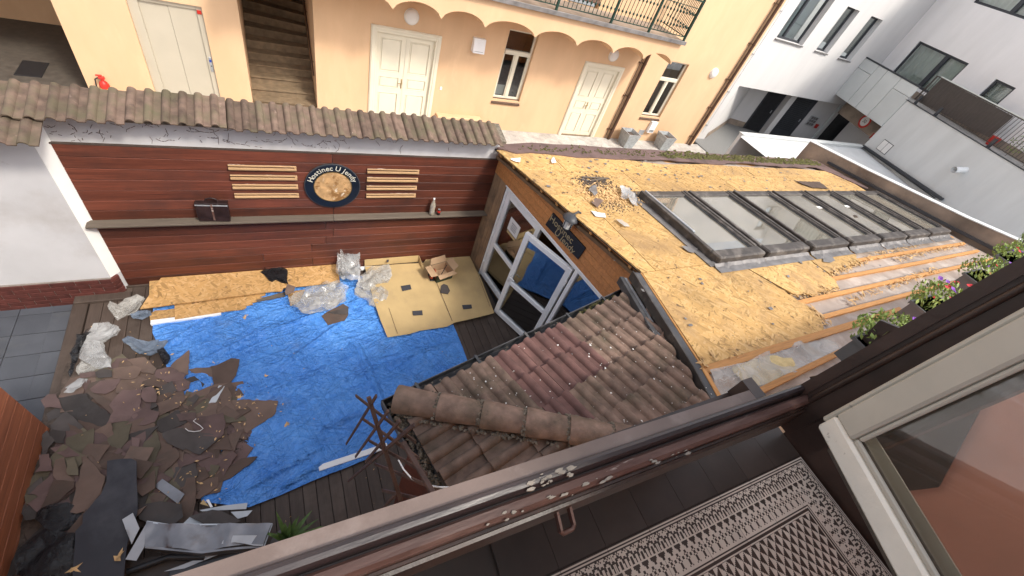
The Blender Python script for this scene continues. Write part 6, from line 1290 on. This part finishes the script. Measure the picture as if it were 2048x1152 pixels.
sh([(-2.216,2.263,.25),(-2.188,2.625,.25),(-2.183,2.83,.25),(-2.08,2.693,.25),(-1.984,2.545,.25),(-1.995,2.376,.25),(-2.081,2.23,.25),(-2.161,2.229,.25)], .265, B_, 'large brown shingle plate left of the blue grey felt', .02, 42)
sh([(-2.518,1.829,.2),(-2.53,1.935,.2),(-2.448,1.899,.2),(-2.398,1.781,.2)], .215, B_, 'brown shingle at the bottom left corner under the screen', .02, 43)
sh([(-1.735,2.352,.15),(-1.637,2.305,.15),(-1.655,2.152,.15),(-1.715,2.2,.15)], .155, D_, 'charcoal shingle right of the blue grey felt', .02, 44)
ZP += [(p[0], p[1], .275) for p in [(-1.874,2.551,.3),(-1.907,2.279,.3),(-1.98,2.042,.3),(-1.947,1.786,.3),(-1.769,1.968,.3)]] + [(p[0], p[1], .15) for p in [(-2.384,1.967,.2),(-2.339,2.257,.2),(-2.467,2.177,.2),(-2.216,1.788,.2)]] + [(p[0], p[1], .13) for p in [(-1.537,2.023,.18),(-1.57,1.732,.18)]]
def mound(x, y):
    a = b = 0
    for px_, py_, pz_ in ZP: w = 1/((x-px_)**2+(y-py_)**2+.002)**1.6; a += w*pz_; b += w
    return max(.02, a/b-.042)
single('crumbled_dirt', MB().cloth(HEAP, .04, lambda x, y: mound(x, y)-.015+.018*nz(x, y, 7)-.02*max(0, 1-6*min(abs(x-h[0])+abs(y-h[1]) for h in HEAP)), .35, 5), M['dirt'], 'crumbled bitumen and dirt under the torn shingles on the deck', 'debris', kind='stuff', smooth=60)
rs = random.Random(77)
LMK = list(zip([(-2.331,4.156,.1),(-2.563,3.616,.1),(-2.588,3.101,.1),(-2.625,2.651,.1),(-2.11,2.129,.1),(-1.702,2.787,.1),(-1.945,3.321,.1),(-1.486,3.752,.1),(-0.956,2.995,.1),(-1.24,2.552,.1),(-1.488,2.19,.1),(-0.788,3.085,.1)], ('beside the milky film', 'at the porch edge', 'beside the wooden screen', 'by the black corner foil', 'along the broad felt strip', 'right above the felt strip', 'around the broad maroon plate', 'below the bluish foil', 'near the short white strip', 'at the right foot of the pile', 'around the small metal sheet', 'on the tarpaulin point')))
xs_ = [h[0] for h in HEAP]; ys_ = [h[1] for h in HEAP]; k = 0
while k < 150:
    x, y = rs.uniform(min(xs_), max(xs_)), rs.uniform(min(ys_), max(ys_))
    if not in_poly(x, y, HEAP) or x < -2.5: continue
    w, l = rs.uniform(.07, .16), rs.uniform(.12, .30); ro = rs.uniform(0, 3.14); c, s = math.cos(ro), math.sin(ro)
    base = rs.choice(([(-1, -1), (1, -1), (1, 1), (-1, 1)], [(-1, -1), (1, -.6), (.7, 1), (-1, .8)], [(-1, -1), (1, 0), (-.6, 1)], [(-1, -.5), (0, -1), (1, -.4), (1, .6), (0, 1), (-1, .5)], [(-1, -.5), (0, -1), (1, -.4), (1, .6), (0, 1), (-1, .5)]))
    P_ = [(x+u*l*c-v*w*s+rs.uniform(-.015, .015), y+u*l*s+v*w*c+rs.uniform(-.015, .015)) for u, v in base]
    tx, ty = rs.uniform(-.13, .13), rs.uniform(-.13, .13); zz = mound(x, y)+rs.uniform(.0, .016)
    m = MB().thick(rag(P_, .005, .035, k), lambda u, v: zz+(u-x)*tx+(v-y)*ty+.022*nz(u, v, 4, k), .008, .12, k)
    mt = rs.choice(('brown', 'brown', 'brown', 'brown', 'dark', 'red', 'red', 'green'))
    lm = min(LMK, key=lambda q: (q[0][0]-x)**2+(q[0][1]-y)**2)[1]
    single('shingle_scrap', m, M['shingle_'+mt], 'small torn %s shingle scrap in the heap %s' % ({'brown': 'brown', 'dark': 'charcoal', 'red': 'maroon', 'green': 'olive'}[mt], lm), 'shingle scrap', SG, smooth=40); k += 1
FE = 'strips of roofing felt on the heap'
def felt(poly, z, mat, lab, amp, sd): return single('roofing_felt', MB().thick(poly, lambda x, y: z+amp*nz(x, y, 2.2, sd)+.5*amp*ridge(x, y, 3, sd, 4), .006, .06, sd), M[mat], lab, 'roofing felt', FE, smooth=50)
felt([(-1.979,2.699,.3),(-1.877,2.683,.3),(-1.773,2.654,.3),(-1.724,2.611,.3),(-1.696,2.349,.3),(-1.666,2.062,.3),(-1.699,1.892,.3),(-1.72,1.787,.3),(-1.708,1.476,.3),(-2.077,1.613,.3),(-2.122,2.043,.3),(-2.08,2.09,.3),(-2.092,2.183,.3),(-1.978,2.344,.3),(-1.95,2.46,.3)], .30, 'felt', 'broad blue grey felt strip running down the heap to the bottom edge', .03, 1)
felt([(-1.704,2.16,.18),(-1.511,2.139,.18),(-1.332,2.057,.18),(-1.312,1.917,.18),(-1.381,1.87,.18),(-1.551,1.917,.18),(-1.669,2.015,.18)], .18, 'shingle_dark', 'curled black felt right of the broad felt strip', .06, 2)
felt([(-1.263,1.906,.2),(-1.061,1.909,.2),(-0.975,1.865,.2),(-0.876,1.774,.2),(-0.799,1.702,.2),(-0.876,1.687,.2),(-1.13,1.784,.2)], .19, 'shingle_dark', 'black felt piece lying on the white metal offcuts', .03, 3)
film('foil_scrap', [(-2.516,2.031,.24),(-2.377,2.17,.24),(-2.262,2.104,.24),(-2.136,2.037,.24),(-2.098,1.646,.24),(-2.25,1.694,.24),(-2.494,1.82,.24),(-2.513,1.927,.24)], .22, .07, M['film_black'], 'black crumpled foil filling the bottom left corner', 2.6, 15, .04, 'foil')
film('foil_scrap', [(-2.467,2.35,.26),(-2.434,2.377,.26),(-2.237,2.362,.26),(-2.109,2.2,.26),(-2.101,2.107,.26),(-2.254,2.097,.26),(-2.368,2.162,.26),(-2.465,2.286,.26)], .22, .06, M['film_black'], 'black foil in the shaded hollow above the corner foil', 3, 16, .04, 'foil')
# metal offcuts
MG = 'bent sheet metal offcuts near the window'
def metal(name, poly, z, mat, lab, amp=.01, sd=1, tilt=(0, 0), th=.003, grp=MG):
    cx_ = sum(p[0] for p in poly)/len(poly); cy_ = sum(p[1] for p in poly)/len(poly)
    return single(name, MB().thick(poly, lambda x, y: z+amp*ridge(x, y, 3.5, sd, 4)+(x-cx_)*tilt[0]+(y-cy_)*tilt[1], th, .05, sd), mat, lab, 'metal sheet', grp, smooth=50)
metal('metal_offcut', [(-1.597,2.354,.13),(-1.53,2.41,.13),(-1.323,2.177,.13),(-1.378,2.091,.13)], .14, M['steel_dent'], 'small rectangular grey metal sheet lying on the shingles', .006, 1)
metal('metal_offcut', [(-1.777,2.025,.33),(-1.691,2.052,.33),(-1.614,1.871,.33),(-1.672,1.755,.33)], .33, M['white_paint'], 'white folded metal scrap on the blue grey felt edge', .03, 2, (.3, .1))
metal('metal_offcut', [(-1.184,1.959,.13),(-0.962,1.93,.13),(-0.742,1.885,.13),(-0.756,1.823,.13),(-1.16,1.939,.13)], .14, M['white_paint'], 'long white metal strip with wood underneath at the tarpaulin foot', .006, 3)
metal('metal_offcut', [(-1.324,1.858,.15),(-1.262,1.907,.15),(-1.201,1.858,.15),(-1.138,1.792,.15)], .16, M['white_paint'], 'white triangular metal tip beside the black felt', .01, 4)
metal('metal_offcut', [(-0.898,1.837,.14),(-0.697,1.786,.14),(-0.744,1.741,.14),(-0.835,1.744,.14)], .15, M['white_paint'], 'white metal strip end right of the black felt', .01, 5)
metal('metal_offcut', [(-1.182,2.027,.12),(-1.153,2.064,.12),(-1.101,1.971,.12)], .13, M['card'], 'small pale cardboard chip at the tarpaulin corner', .01, 6)
metal('metal_offcut', [(-1.125,2.043,.13),(-1.101,2.044,.13),(-1.062,1.949,.13),(-1.084,1.948,.13)], .15, M['white_pvc'], 'tiny white stick at the tarpaulin corner', .003, 7, th=.012)
bt = thing('bent_metal_sheet', 'large dented grey metal flashing with folded rims beside the yucca', 'metal sheet', (-1.115,1.653,.2), None)
def dz_(x, y): return .30+.06*ridge(x*1.6, y*.3, 2.0, 3, 3)+.03*(1-vor(x*4, y*1.5, 2))+.012*ridge(x, y, 6, 2, 5)
part('sheet', MB().thick([(-1.576,1.933,.31),(-1.393,1.836,.31),(-1.037,1.714,.31),(-0.738,1.611,.31),(-0.501,1.53,.31),(-0.546,1.437,.31),(-0.587,1.35,.31),(-0.743,1.413,.31),(-1.113,1.485,.31),(-1.314,1.584,.31),(-1.574,1.704,.31)], dz_, .003, .035, 3), M['steel_dent'], bt, smooth=60)
a, b, c_, d_ = map(Vector, [(-1.57,1.926,.33),(-1.5,1.875,.33),(-1.633,1.602,.33),(-1.708,1.636,.33)]); part('side_rim', MB().prism([tuple(a), tuple(b-Vector((0, 0, .03))), tuple(c_-Vector((0, 0, .03))), tuple(d_)], (0, 0, .004)), M['steel_dent'], bt)
e = [(-1.568,1.694,.33),(-1.309,1.571,.33),(-1.108,1.476,.33),(-0.916,1.434,.33),(-0.585,1.341,.33)]; top = [Vector(p) for p in e]
m = MB()
for p, q_ in zip(top[:-1], top[1:]): m.add([p, q_, q_-Vector((0, .02, .10)), p-Vector((0, .02, .10))], [(0, 1, 2, 3)]).beam(p, q_, .02, .008)
part('front_rim', m, M['steel_dent'], bt); m = MB(); e = [Vector(p) for p in [(-1.574,1.93,.33),(-1.388,1.832,.33),(-1.034,1.711,.33),(-0.499,1.527,.33)]]
for p, q_ in zip(e[:-1], e[1:]): m.beam(p, q_, .014, .014)
m.beam(e[-1], Vector((-0.582,1.343,.33)), .012, .014); part('back_rim', m, M['zinc'], bt)
metal('metal_offcut', [(-0.909,1.551,.37),(-0.552,1.426,.37),(-0.59,1.338,.37),(-0.664,1.367,.37),(-0.746,1.415,.37),(-0.828,1.457,.37),(-0.943,1.487,.37)], .37, M['white_paint'], 'white torn strip lying on the large dented flashing', .006, 8)
metal('black_tray', [(-1.736,1.511,.14),(-1.721,1.66,.14),(-1.573,1.641,.14),(-1.353,1.597,.14),(-0.581,1.372,.14),(-0.491,1.366,.14),(-0.645,1.348,.14),(-1.341,1.377,.14)], .13, M['shingle_dark'], 'black sheet under the dented flashing', .02, 9, grp=None)
metal('metal_offcut', [(-1.438,1.451,.2),(-1.134,1.467,.2),(-0.967,1.439,.2),(-1.276,1.419,.2)], .20, M['white_paint'], 'narrow white strip under the dented flashing', .01, 10)
single('black_pipe', MB().tube([(-1.718,1.55,.22), (-1.398,1.561,.22), (-1.111,1.458,.2)], .03, 10), M['black_plastic'], 'black pipe length under the dented flashing', 'pipe', smooth=60)
single('black_rail', MB().beam((-1.401,1.413,.17), (-0.616,1.345,.17), .07, .05, b=.006), M['frame_dark'], 'dark metal rail below the dented flashing near the yucca', 'rail')
# string loop, chips, stains
sp = [Vector(p) for p in [(-1.351,2.96,.135),(-1.321,2.921,.135),(-1.264,2.894,.135),(-1.206,2.888,.135),(-1.177,2.91,.135),(-1.208,2.957,.135),(-1.248,3.002,.135),(-1.278,3.037,.135),(-1.25,3.06,.135)]]
single('string_loop', MB().tube(sp, .004, 6), M['paper'], 'loop of white string lying on the shingles', 'string', smooth=80)
sp = [Vector(p) for p in [(.631,4.492,.06),(.551,4.4,.06),(.549,4.322,.06),(.618,4.335,.06),(.697,4.413,.06),(.715,4.464,.06)]]
stiff('shingle', [(.312,4.451,.05),(.415,4.524,.05),(.662,4.639,.05),(.734,4.563,.05),(.705,4.401,.05),(.635,4.295,.05),(.381,4.253,.05)], .055, .008, M['shingle_brown'], 'brown shingle lying on the tarpaulin under the clear film', 'shingle', SG, .015)
stiff('shingle', [(.412,4.496,.07),(.728,4.548,.07),(.706,4.404,.07),(.519,4.445,.07)], .07, .006, M['shingle_dark'], 'folded dark shingle on top of the brown one by the film', 'shingle', SG, .02)
stiff('shingle', [(-0.115,5.113,.16),(-0.007,5.042,.16),(-0.035,4.922,.16),(-0.15,4.881,.16),(-0.163,4.942,.16)], .16, .006, M['shingle_brown'], 'small brown scrap at the edge of the top strand board', 'shingle', SG, .01)
stiff('shingle', [(2.385,4.758,.105),(2.445,4.793,.105),(2.506,4.75,.105),(2.513,4.611,.105),(2.45,4.537,.105),(2.318,4.59,.105)], .112, .006, M['shingle_dark'], 'grey rounded shingle scrap lying on the flattened cardboard', 'shingle', SG, .004)
rc2 = random.Random(41); ch = MB(); cd = MB()
def chip(mb, x, y, z, L, rnd):
    a = rnd.uniform(0, 6.28); l = L*rnd.uniform(.4, 1.2); w = l*rnd.uniform(.15, .5); c, s = math.cos(a), math.sin(a); h = rnd.uniform(0, .4)*l
    mb.add([(x-c*l, y-s*l, z), (x+s*w, y-c*w, z+.004), (x+c*l, y+s*l, z+h), (x-s*w, y+c*w, z+.003)], [(0, 1, 2), (0, 2, 3)])
CH = [(-1.619,3.583,.1),(-1.788,3.884,.1),(-1.562,3.382,.1)]; CT = [(-0.896,2.903,.09),(-1.054,2.594,.09),(-1.236,2.348,.09),(-1.319,2.2,.09),(-0.851,3.249,.09),(-0.574,3.033,.09),(-1.674,3.575,.09),(-1.811,3.836,.09)]
for c in CT+CH:
    for _ in range(13): x, y = c[0]+rc2.gauss(0, .16), c[1]+rc2.gauss(0, .16); chip(ch, x, y, max(mound(x, y) if in_poly(x, y, HEAP) else .03, .03)+.045, .022, rc2)
for p, n in (((-0.707,4.636,.04), 7), ((-1.292,3.514,.05), 8), ((-0.803,3.286,.05), 6), ((-0.01,3.89,.04), 2), ((-1.091,3.869,.04), 3), ((-0.5,3.549,.04), 2), ((-1.18,4.47,.04), 2), ((-1.089,3.879,.04), 4), ((-1.764,1.691,.32), 4), ((-2.068,1.69,.32), 4), ((-0.292,2.769,.04), 3)):
    for _ in range(n): chip(ch, p[0]+rc2.gauss(0, .012), p[1]+rc2.gauss(0, .012), p[2], .045, rc2)
for _ in range(140): x, y = rc2.uniform(-2.5, 3), rc2.uniform(.6, 5.3); chip(ch, x, y, .045 if not in_poly(x, y, HEAP) else mound(x, y)+.04, .012, rc2)
single('wood_chips', ch, M['chips'], 'pale wood chips scattered over shingles, tarpaulin and deck', 'debris', kind='stuff')
for _ in range(1500):
    c = rc2.choice([(-0.968,3.607,.03),(-0.795,3.266,.03),(-0.599,2.582,.03),(-0.709,2.414,.03),(-0.872,2.136,.03),(-0.783,2.74,.03),(-1.004,2.091,.03)]); x, y = c[0]+rc2.gauss(0, .11), c[1]+rc2.gauss(0, .13)
    lump(cd, (x, y, .03 if not in_poly(x, y, HEAP) else mound(x, y)+.01), rc2.uniform(.003, .010), rc2)
for c, n, s_ in (((1.854,5.24,.04), 110, .10), ((.021,4.268,.03), 60, .12)):
    for _ in range(n): lump(cd, (c[0]+rc2.gauss(0, s_), c[1]+rc2.gauss(0, s_*.6), c[2]), rc2.uniform(.002, .006), rc2)
single('loose_crumbs', cd, M['dirt'], 'dark bitumen crumbs strewn over the tarpaulin edge and cardboard', 'debris', kind='stuff')

# litter on the pub roof
rr_ = random.Random(19); lt_ = MB(); ld_ = MB(); c = Vector((4.428,4.01,2.722))
for _ in range(800): x, y = c.x+rr_.gauss(0, .30), c.y+rr_.gauss(0, .16); chip(lt_, x, y, zP(x, y)+.008+rr_.uniform(0, .03), .028, rr_)
single('roof_chips', lt_, M['chips'], 'heap of pale wood chips on the roof left of the skylights', 'debris', kind='stuff')
c2 = Vector((4.429,4.416,2.675)); c3 = Vector((4.325,3.702,2.757))
for _ in range(900):
    k_ = rr_.choice((c2, c2, c3)); x, y = k_.x+rr_.gauss(0, .18), k_.y+rr_.gauss(0, .10); lump(ld_, (x, y, zP(x, y)+.002), rr_.uniform(.006, .020), rr_)
for _ in range(500): x, y = rr_.uniform(3.4, 12.8), rr_.uniform(4.05, 5.2); lump(ld_, (x, y, zP(x, y)+.001), rr_.uniform(.002, .010), rr_)
for _ in range(160): x, y = rr_.uniform(3.7, 4.8), rr_.uniform(1.0, 4.0); lump(ld_, (x, y, zP(x, y)+.001), rr_.uniform(.002, .006), rr_)
for _ in range(420):
    x, y = rr_.uniform(3.3, 12.9), rr_.uniform(1.0, 5.2)
    if 4.8 < x and 2.2 < y < 4.05: continue
    if x > 5.5 and y < 1.7: continue
    r = rr_.uniform(.008, .03)*(1 if y > 4 else .6); a0 = rr_.uniform(0, 6.28); n = rr_.choice((3, 4, 5)); z = zP(x, y)+.006
    ld_.add([(x+r*math.cos(a0+6.283*i/n)*rr_.uniform(.5, 1.2), y+r*math.sin(a0+6.283*i/n)*rr_.uniform(.5, 1.2), z+rr_.uniform(0, .006)) for i in range(n)], [tuple(range(n))])
pale_ = MB()
for _ in range(150):
    x, y = rr_.uniform(3.3, 12.9), rr_.uniform(4.05, 5.25) if rr_.random() < .7 else rr_.uniform(1.0, 2.2)
    if x > 5.5 and y < 1.7: continue
    r = rr_.uniform(.015, .05); a0 = rr_.uniform(0, 6.28); n = rr_.choice((4, 5)); z = zP(x, y)+.008
    pale_.add([(x+r*math.cos(a0+6.283*i/n)*rr_.uniform(.4, 1.2), y+r*.7*math.sin(a0+6.283*i/n)*rr_.uniform(.5, 1.2), z+rr_.uniform(0, .012)) for i in range(n)], [tuple(range(n))])
single('felt_flakes', pale_, M['flash'], 'small grey felt flakes stuck to the roof boards', 'debris', kind='stuff')
single('roof_dirt', ld_, M['dirt'], 'dark crumbs and dirt heaped on the roof left of the skylights', 'debris', kind='stuff')
RL = 'scraps lying on the pub roof'
def rscrap(poly, mat, lab, amp=.01, sd=1, name='roof_scrap', cat='scrap'): return single(name, MB().thick(poly, lambda x, y: zP(x, y)+.014+amp*ridge(x, y, 6, sd, 2), .003, .05, sd), mat, lab, cat, RL, smooth=60)
rscrap([(4.065,4.104,2.711),(4.178,4.206,2.699),(4.296,4.221,2.698),(4.178,4.013,2.721),(4.079,3.947,2.729)], M['flash'], 'bent grey lead scrap at the edge of the roof chip heap', .05, 1)
rscrap([(4.725,4.174,2.703),(4.916,4.139,2.707),(4.889,3.958,2.728),(4.671,3.595,2.769),(4.62,3.803,2.745),(4.539,3.863,2.738)], M['film_white'], 'white plastic film caught at the corner of the first skylight', .08, 2)
rscrap([(3.906,3.779,2.748),(4.078,3.903,2.734),(4.186,3.835,2.742),(3.93,3.645,2.763)], M['shingle_brown'], 'brown shingle scrap below the roof chip heap', .02, 3)
rscrap([(3.772,3.579,2.771),(3.972,3.501,2.78),(3.916,3.394,2.792),(3.757,3.434,2.787)], M['panel_grey'], 'light grey felt scrap on the bare boards below the chip heap', .01, 4)
rscrap([(4.033,3.329,2.799),(4.115,3.305,2.802),(4.162,3.149,2.82),(4.045,3.139,2.821),(4.032,3.234,2.81)], M['film'], 'torn clear film strip on the boards beside the skylight', .04, 5)
rscrap([(3.18,5.073,2.601),(3.383,5.113,2.596),(3.304,4.962,2.613),(3.238,4.989,2.61)], M['paper'], 'white paper scrap near the far left corner of the roof', .02, 6)
rscrap([(3.942,5.071,2.601),(4.056,5.19,2.587),(4,4.994,2.609),(3.886,4.945,2.615)], M['paper'], 'small pale scrap on the boards near the far eave', .03, 7)
rscrap([(4.839,2.275,2.919),(5.203,2.313,2.915),(5.127,2.217,2.926),(4.893,2.198,2.928)], M['flash'], 'folded grey flashing at the lower left corner of the first skylight', .02, 8)
rscrap([(4.698,2.645,2.877),(4.978,2.571,2.886),(4.778,2.48,2.896),(4.722,2.521,2.891)], M['flash'], 'torn grey flashing beside the first skylight', .03, 9)
rscrap([(10.302,4.528,2.663),(11.25,4.499,2.666),(11.175,4.184,2.702),(10.558,4.227,2.697),(10.343,4.398,2.677)], M['shingle_brown'], 'dark brown shingle strip lying above the middle skylights', .02, 10)
rscrap([(7.499,2.141,2.935),(7.708,2.116,2.938),(7.616,1.986,2.952),(7.426,1.951,2.956),(7.273,1.991,2.952)], M['flash'], 'grey round patch on the strand board below the second skylight', .004, 11)
for i, (u_, v_) in enumerate(((1265,345), (1700,365), (1180,330))): pass
profile('roof_lath', (4.235,4.543,2.681), (4.784,4.507,2.685), .03, .015, M['grey_wood'], 'thin weathered lath beside the roof dirt', 'lath')
profile('roof_lath', (4.304,4.424,2.695), (4.774,4.517,2.684), .03, .015, M['grey_wood'], 'short weathered lath near the far eave of the roof', 'lath')

# ------------------------------------------------------------------ trellis, cable and yucca
tl = thing('trellis', 'brown folding lath trellis leaning beside the lean-to gutter', 'trellis', (.3, 1.2, 0))
for a, b in zip([(.283,1.423,3.024),(.309,1.314,2.881),(.339,1.191,2.76),(.367,1.078,2.583),(.401,.937,2.401)], [(.446,.752,3.7),(.459,.697,3.616),(.48,.61,3.613),(.505,.509,3.654),(.503,.514,3.447)]): part('lath', MB().beam(a, b, .021, .010, (1, 0, 0), .002), M['trellis'], tl)
for a, b in zip([(.323,1.086,3.629),(.355,.957,3.687),(.381,.847,3.786),(.407,.74,3.955),(.41,.73,2.995)], [(.23,1.473,2.099),(.273,1.294,2.241),(.312,1.131,2.533),(.242,1.422,1.298),(.37,.896,1.886)]): part('lath', MB().beam(a, b, .020, .010, (1, 0, 0), .002), M['trellis'], tl)
for a, b in zip([(.303,1.169,3.471),(.396,.786,3.655)], [(.429,.649,2.969),(.469,.487,3.688)]): part('post', MB().beam(a, b, .024, .024, (1, 0, 0), .003), M['trellis'], tl)
single('cable', MB().tube([(.423,.844,3.237),(.439,.779,3.24),(.46,.691,3.312),(.482,.601,3.47),(.502,.521,3.663),(.517,.456,3.842)], .0045, 8), M['white_pvc'], 'white cable sagging past the trellis under the lean-to gutter', 'cable', smooth=80)
yc = Vector((-0.391,1.323,.25)); t = thing('yucca', 'green yucca with stiff pointed leaves behind the window sill', 'plant', (yc.x, yc.y, 0)); ry = random.Random(8)
part('trunk', MB().tube([(yc.x, yc.y, .0), (yc.x+.02, yc.y, .28)], .04, 8), M['grey_wood'], t, smooth=60); part('pot', MB().lathe((yc.x, yc.y, 0), [(.12, 0), (.16, .22), (.15, .22)], 16), M['pot'], t, smooth=40)
for k in range(26):
    a = k*2.4; el = R(ry.uniform(15, 85)); L = ry.uniform(.24, .42); w = ry.uniform(.022, .032); p = Vector((yc.x+.02, yc.y, .27)); d = Vector((math.cos(a)*math.cos(el), math.sin(a)*math.cos(el), math.sin(el))); s_ = d.cross(Zv).normalized(); v = []; n = 6
    for i in range(n+1):
        q = p+d*(L*i/n)-Zv*(.10*(i/n)**2*math.cos(el)); ww = w*(1-(i/n)**2)+.001; v += [q-s_*ww+Zv*ww*.4, q, q+s_*ww+Zv*ww*.4]
    part('leaf', MB().add(v, [f for i in range(n) for f in ((3*i, 3*i+1, 3*i+4, 3*i+3), (3*i+1, 3*i+2, 3*i+5, 3*i+4))]), M['agave'], t, smooth=60)
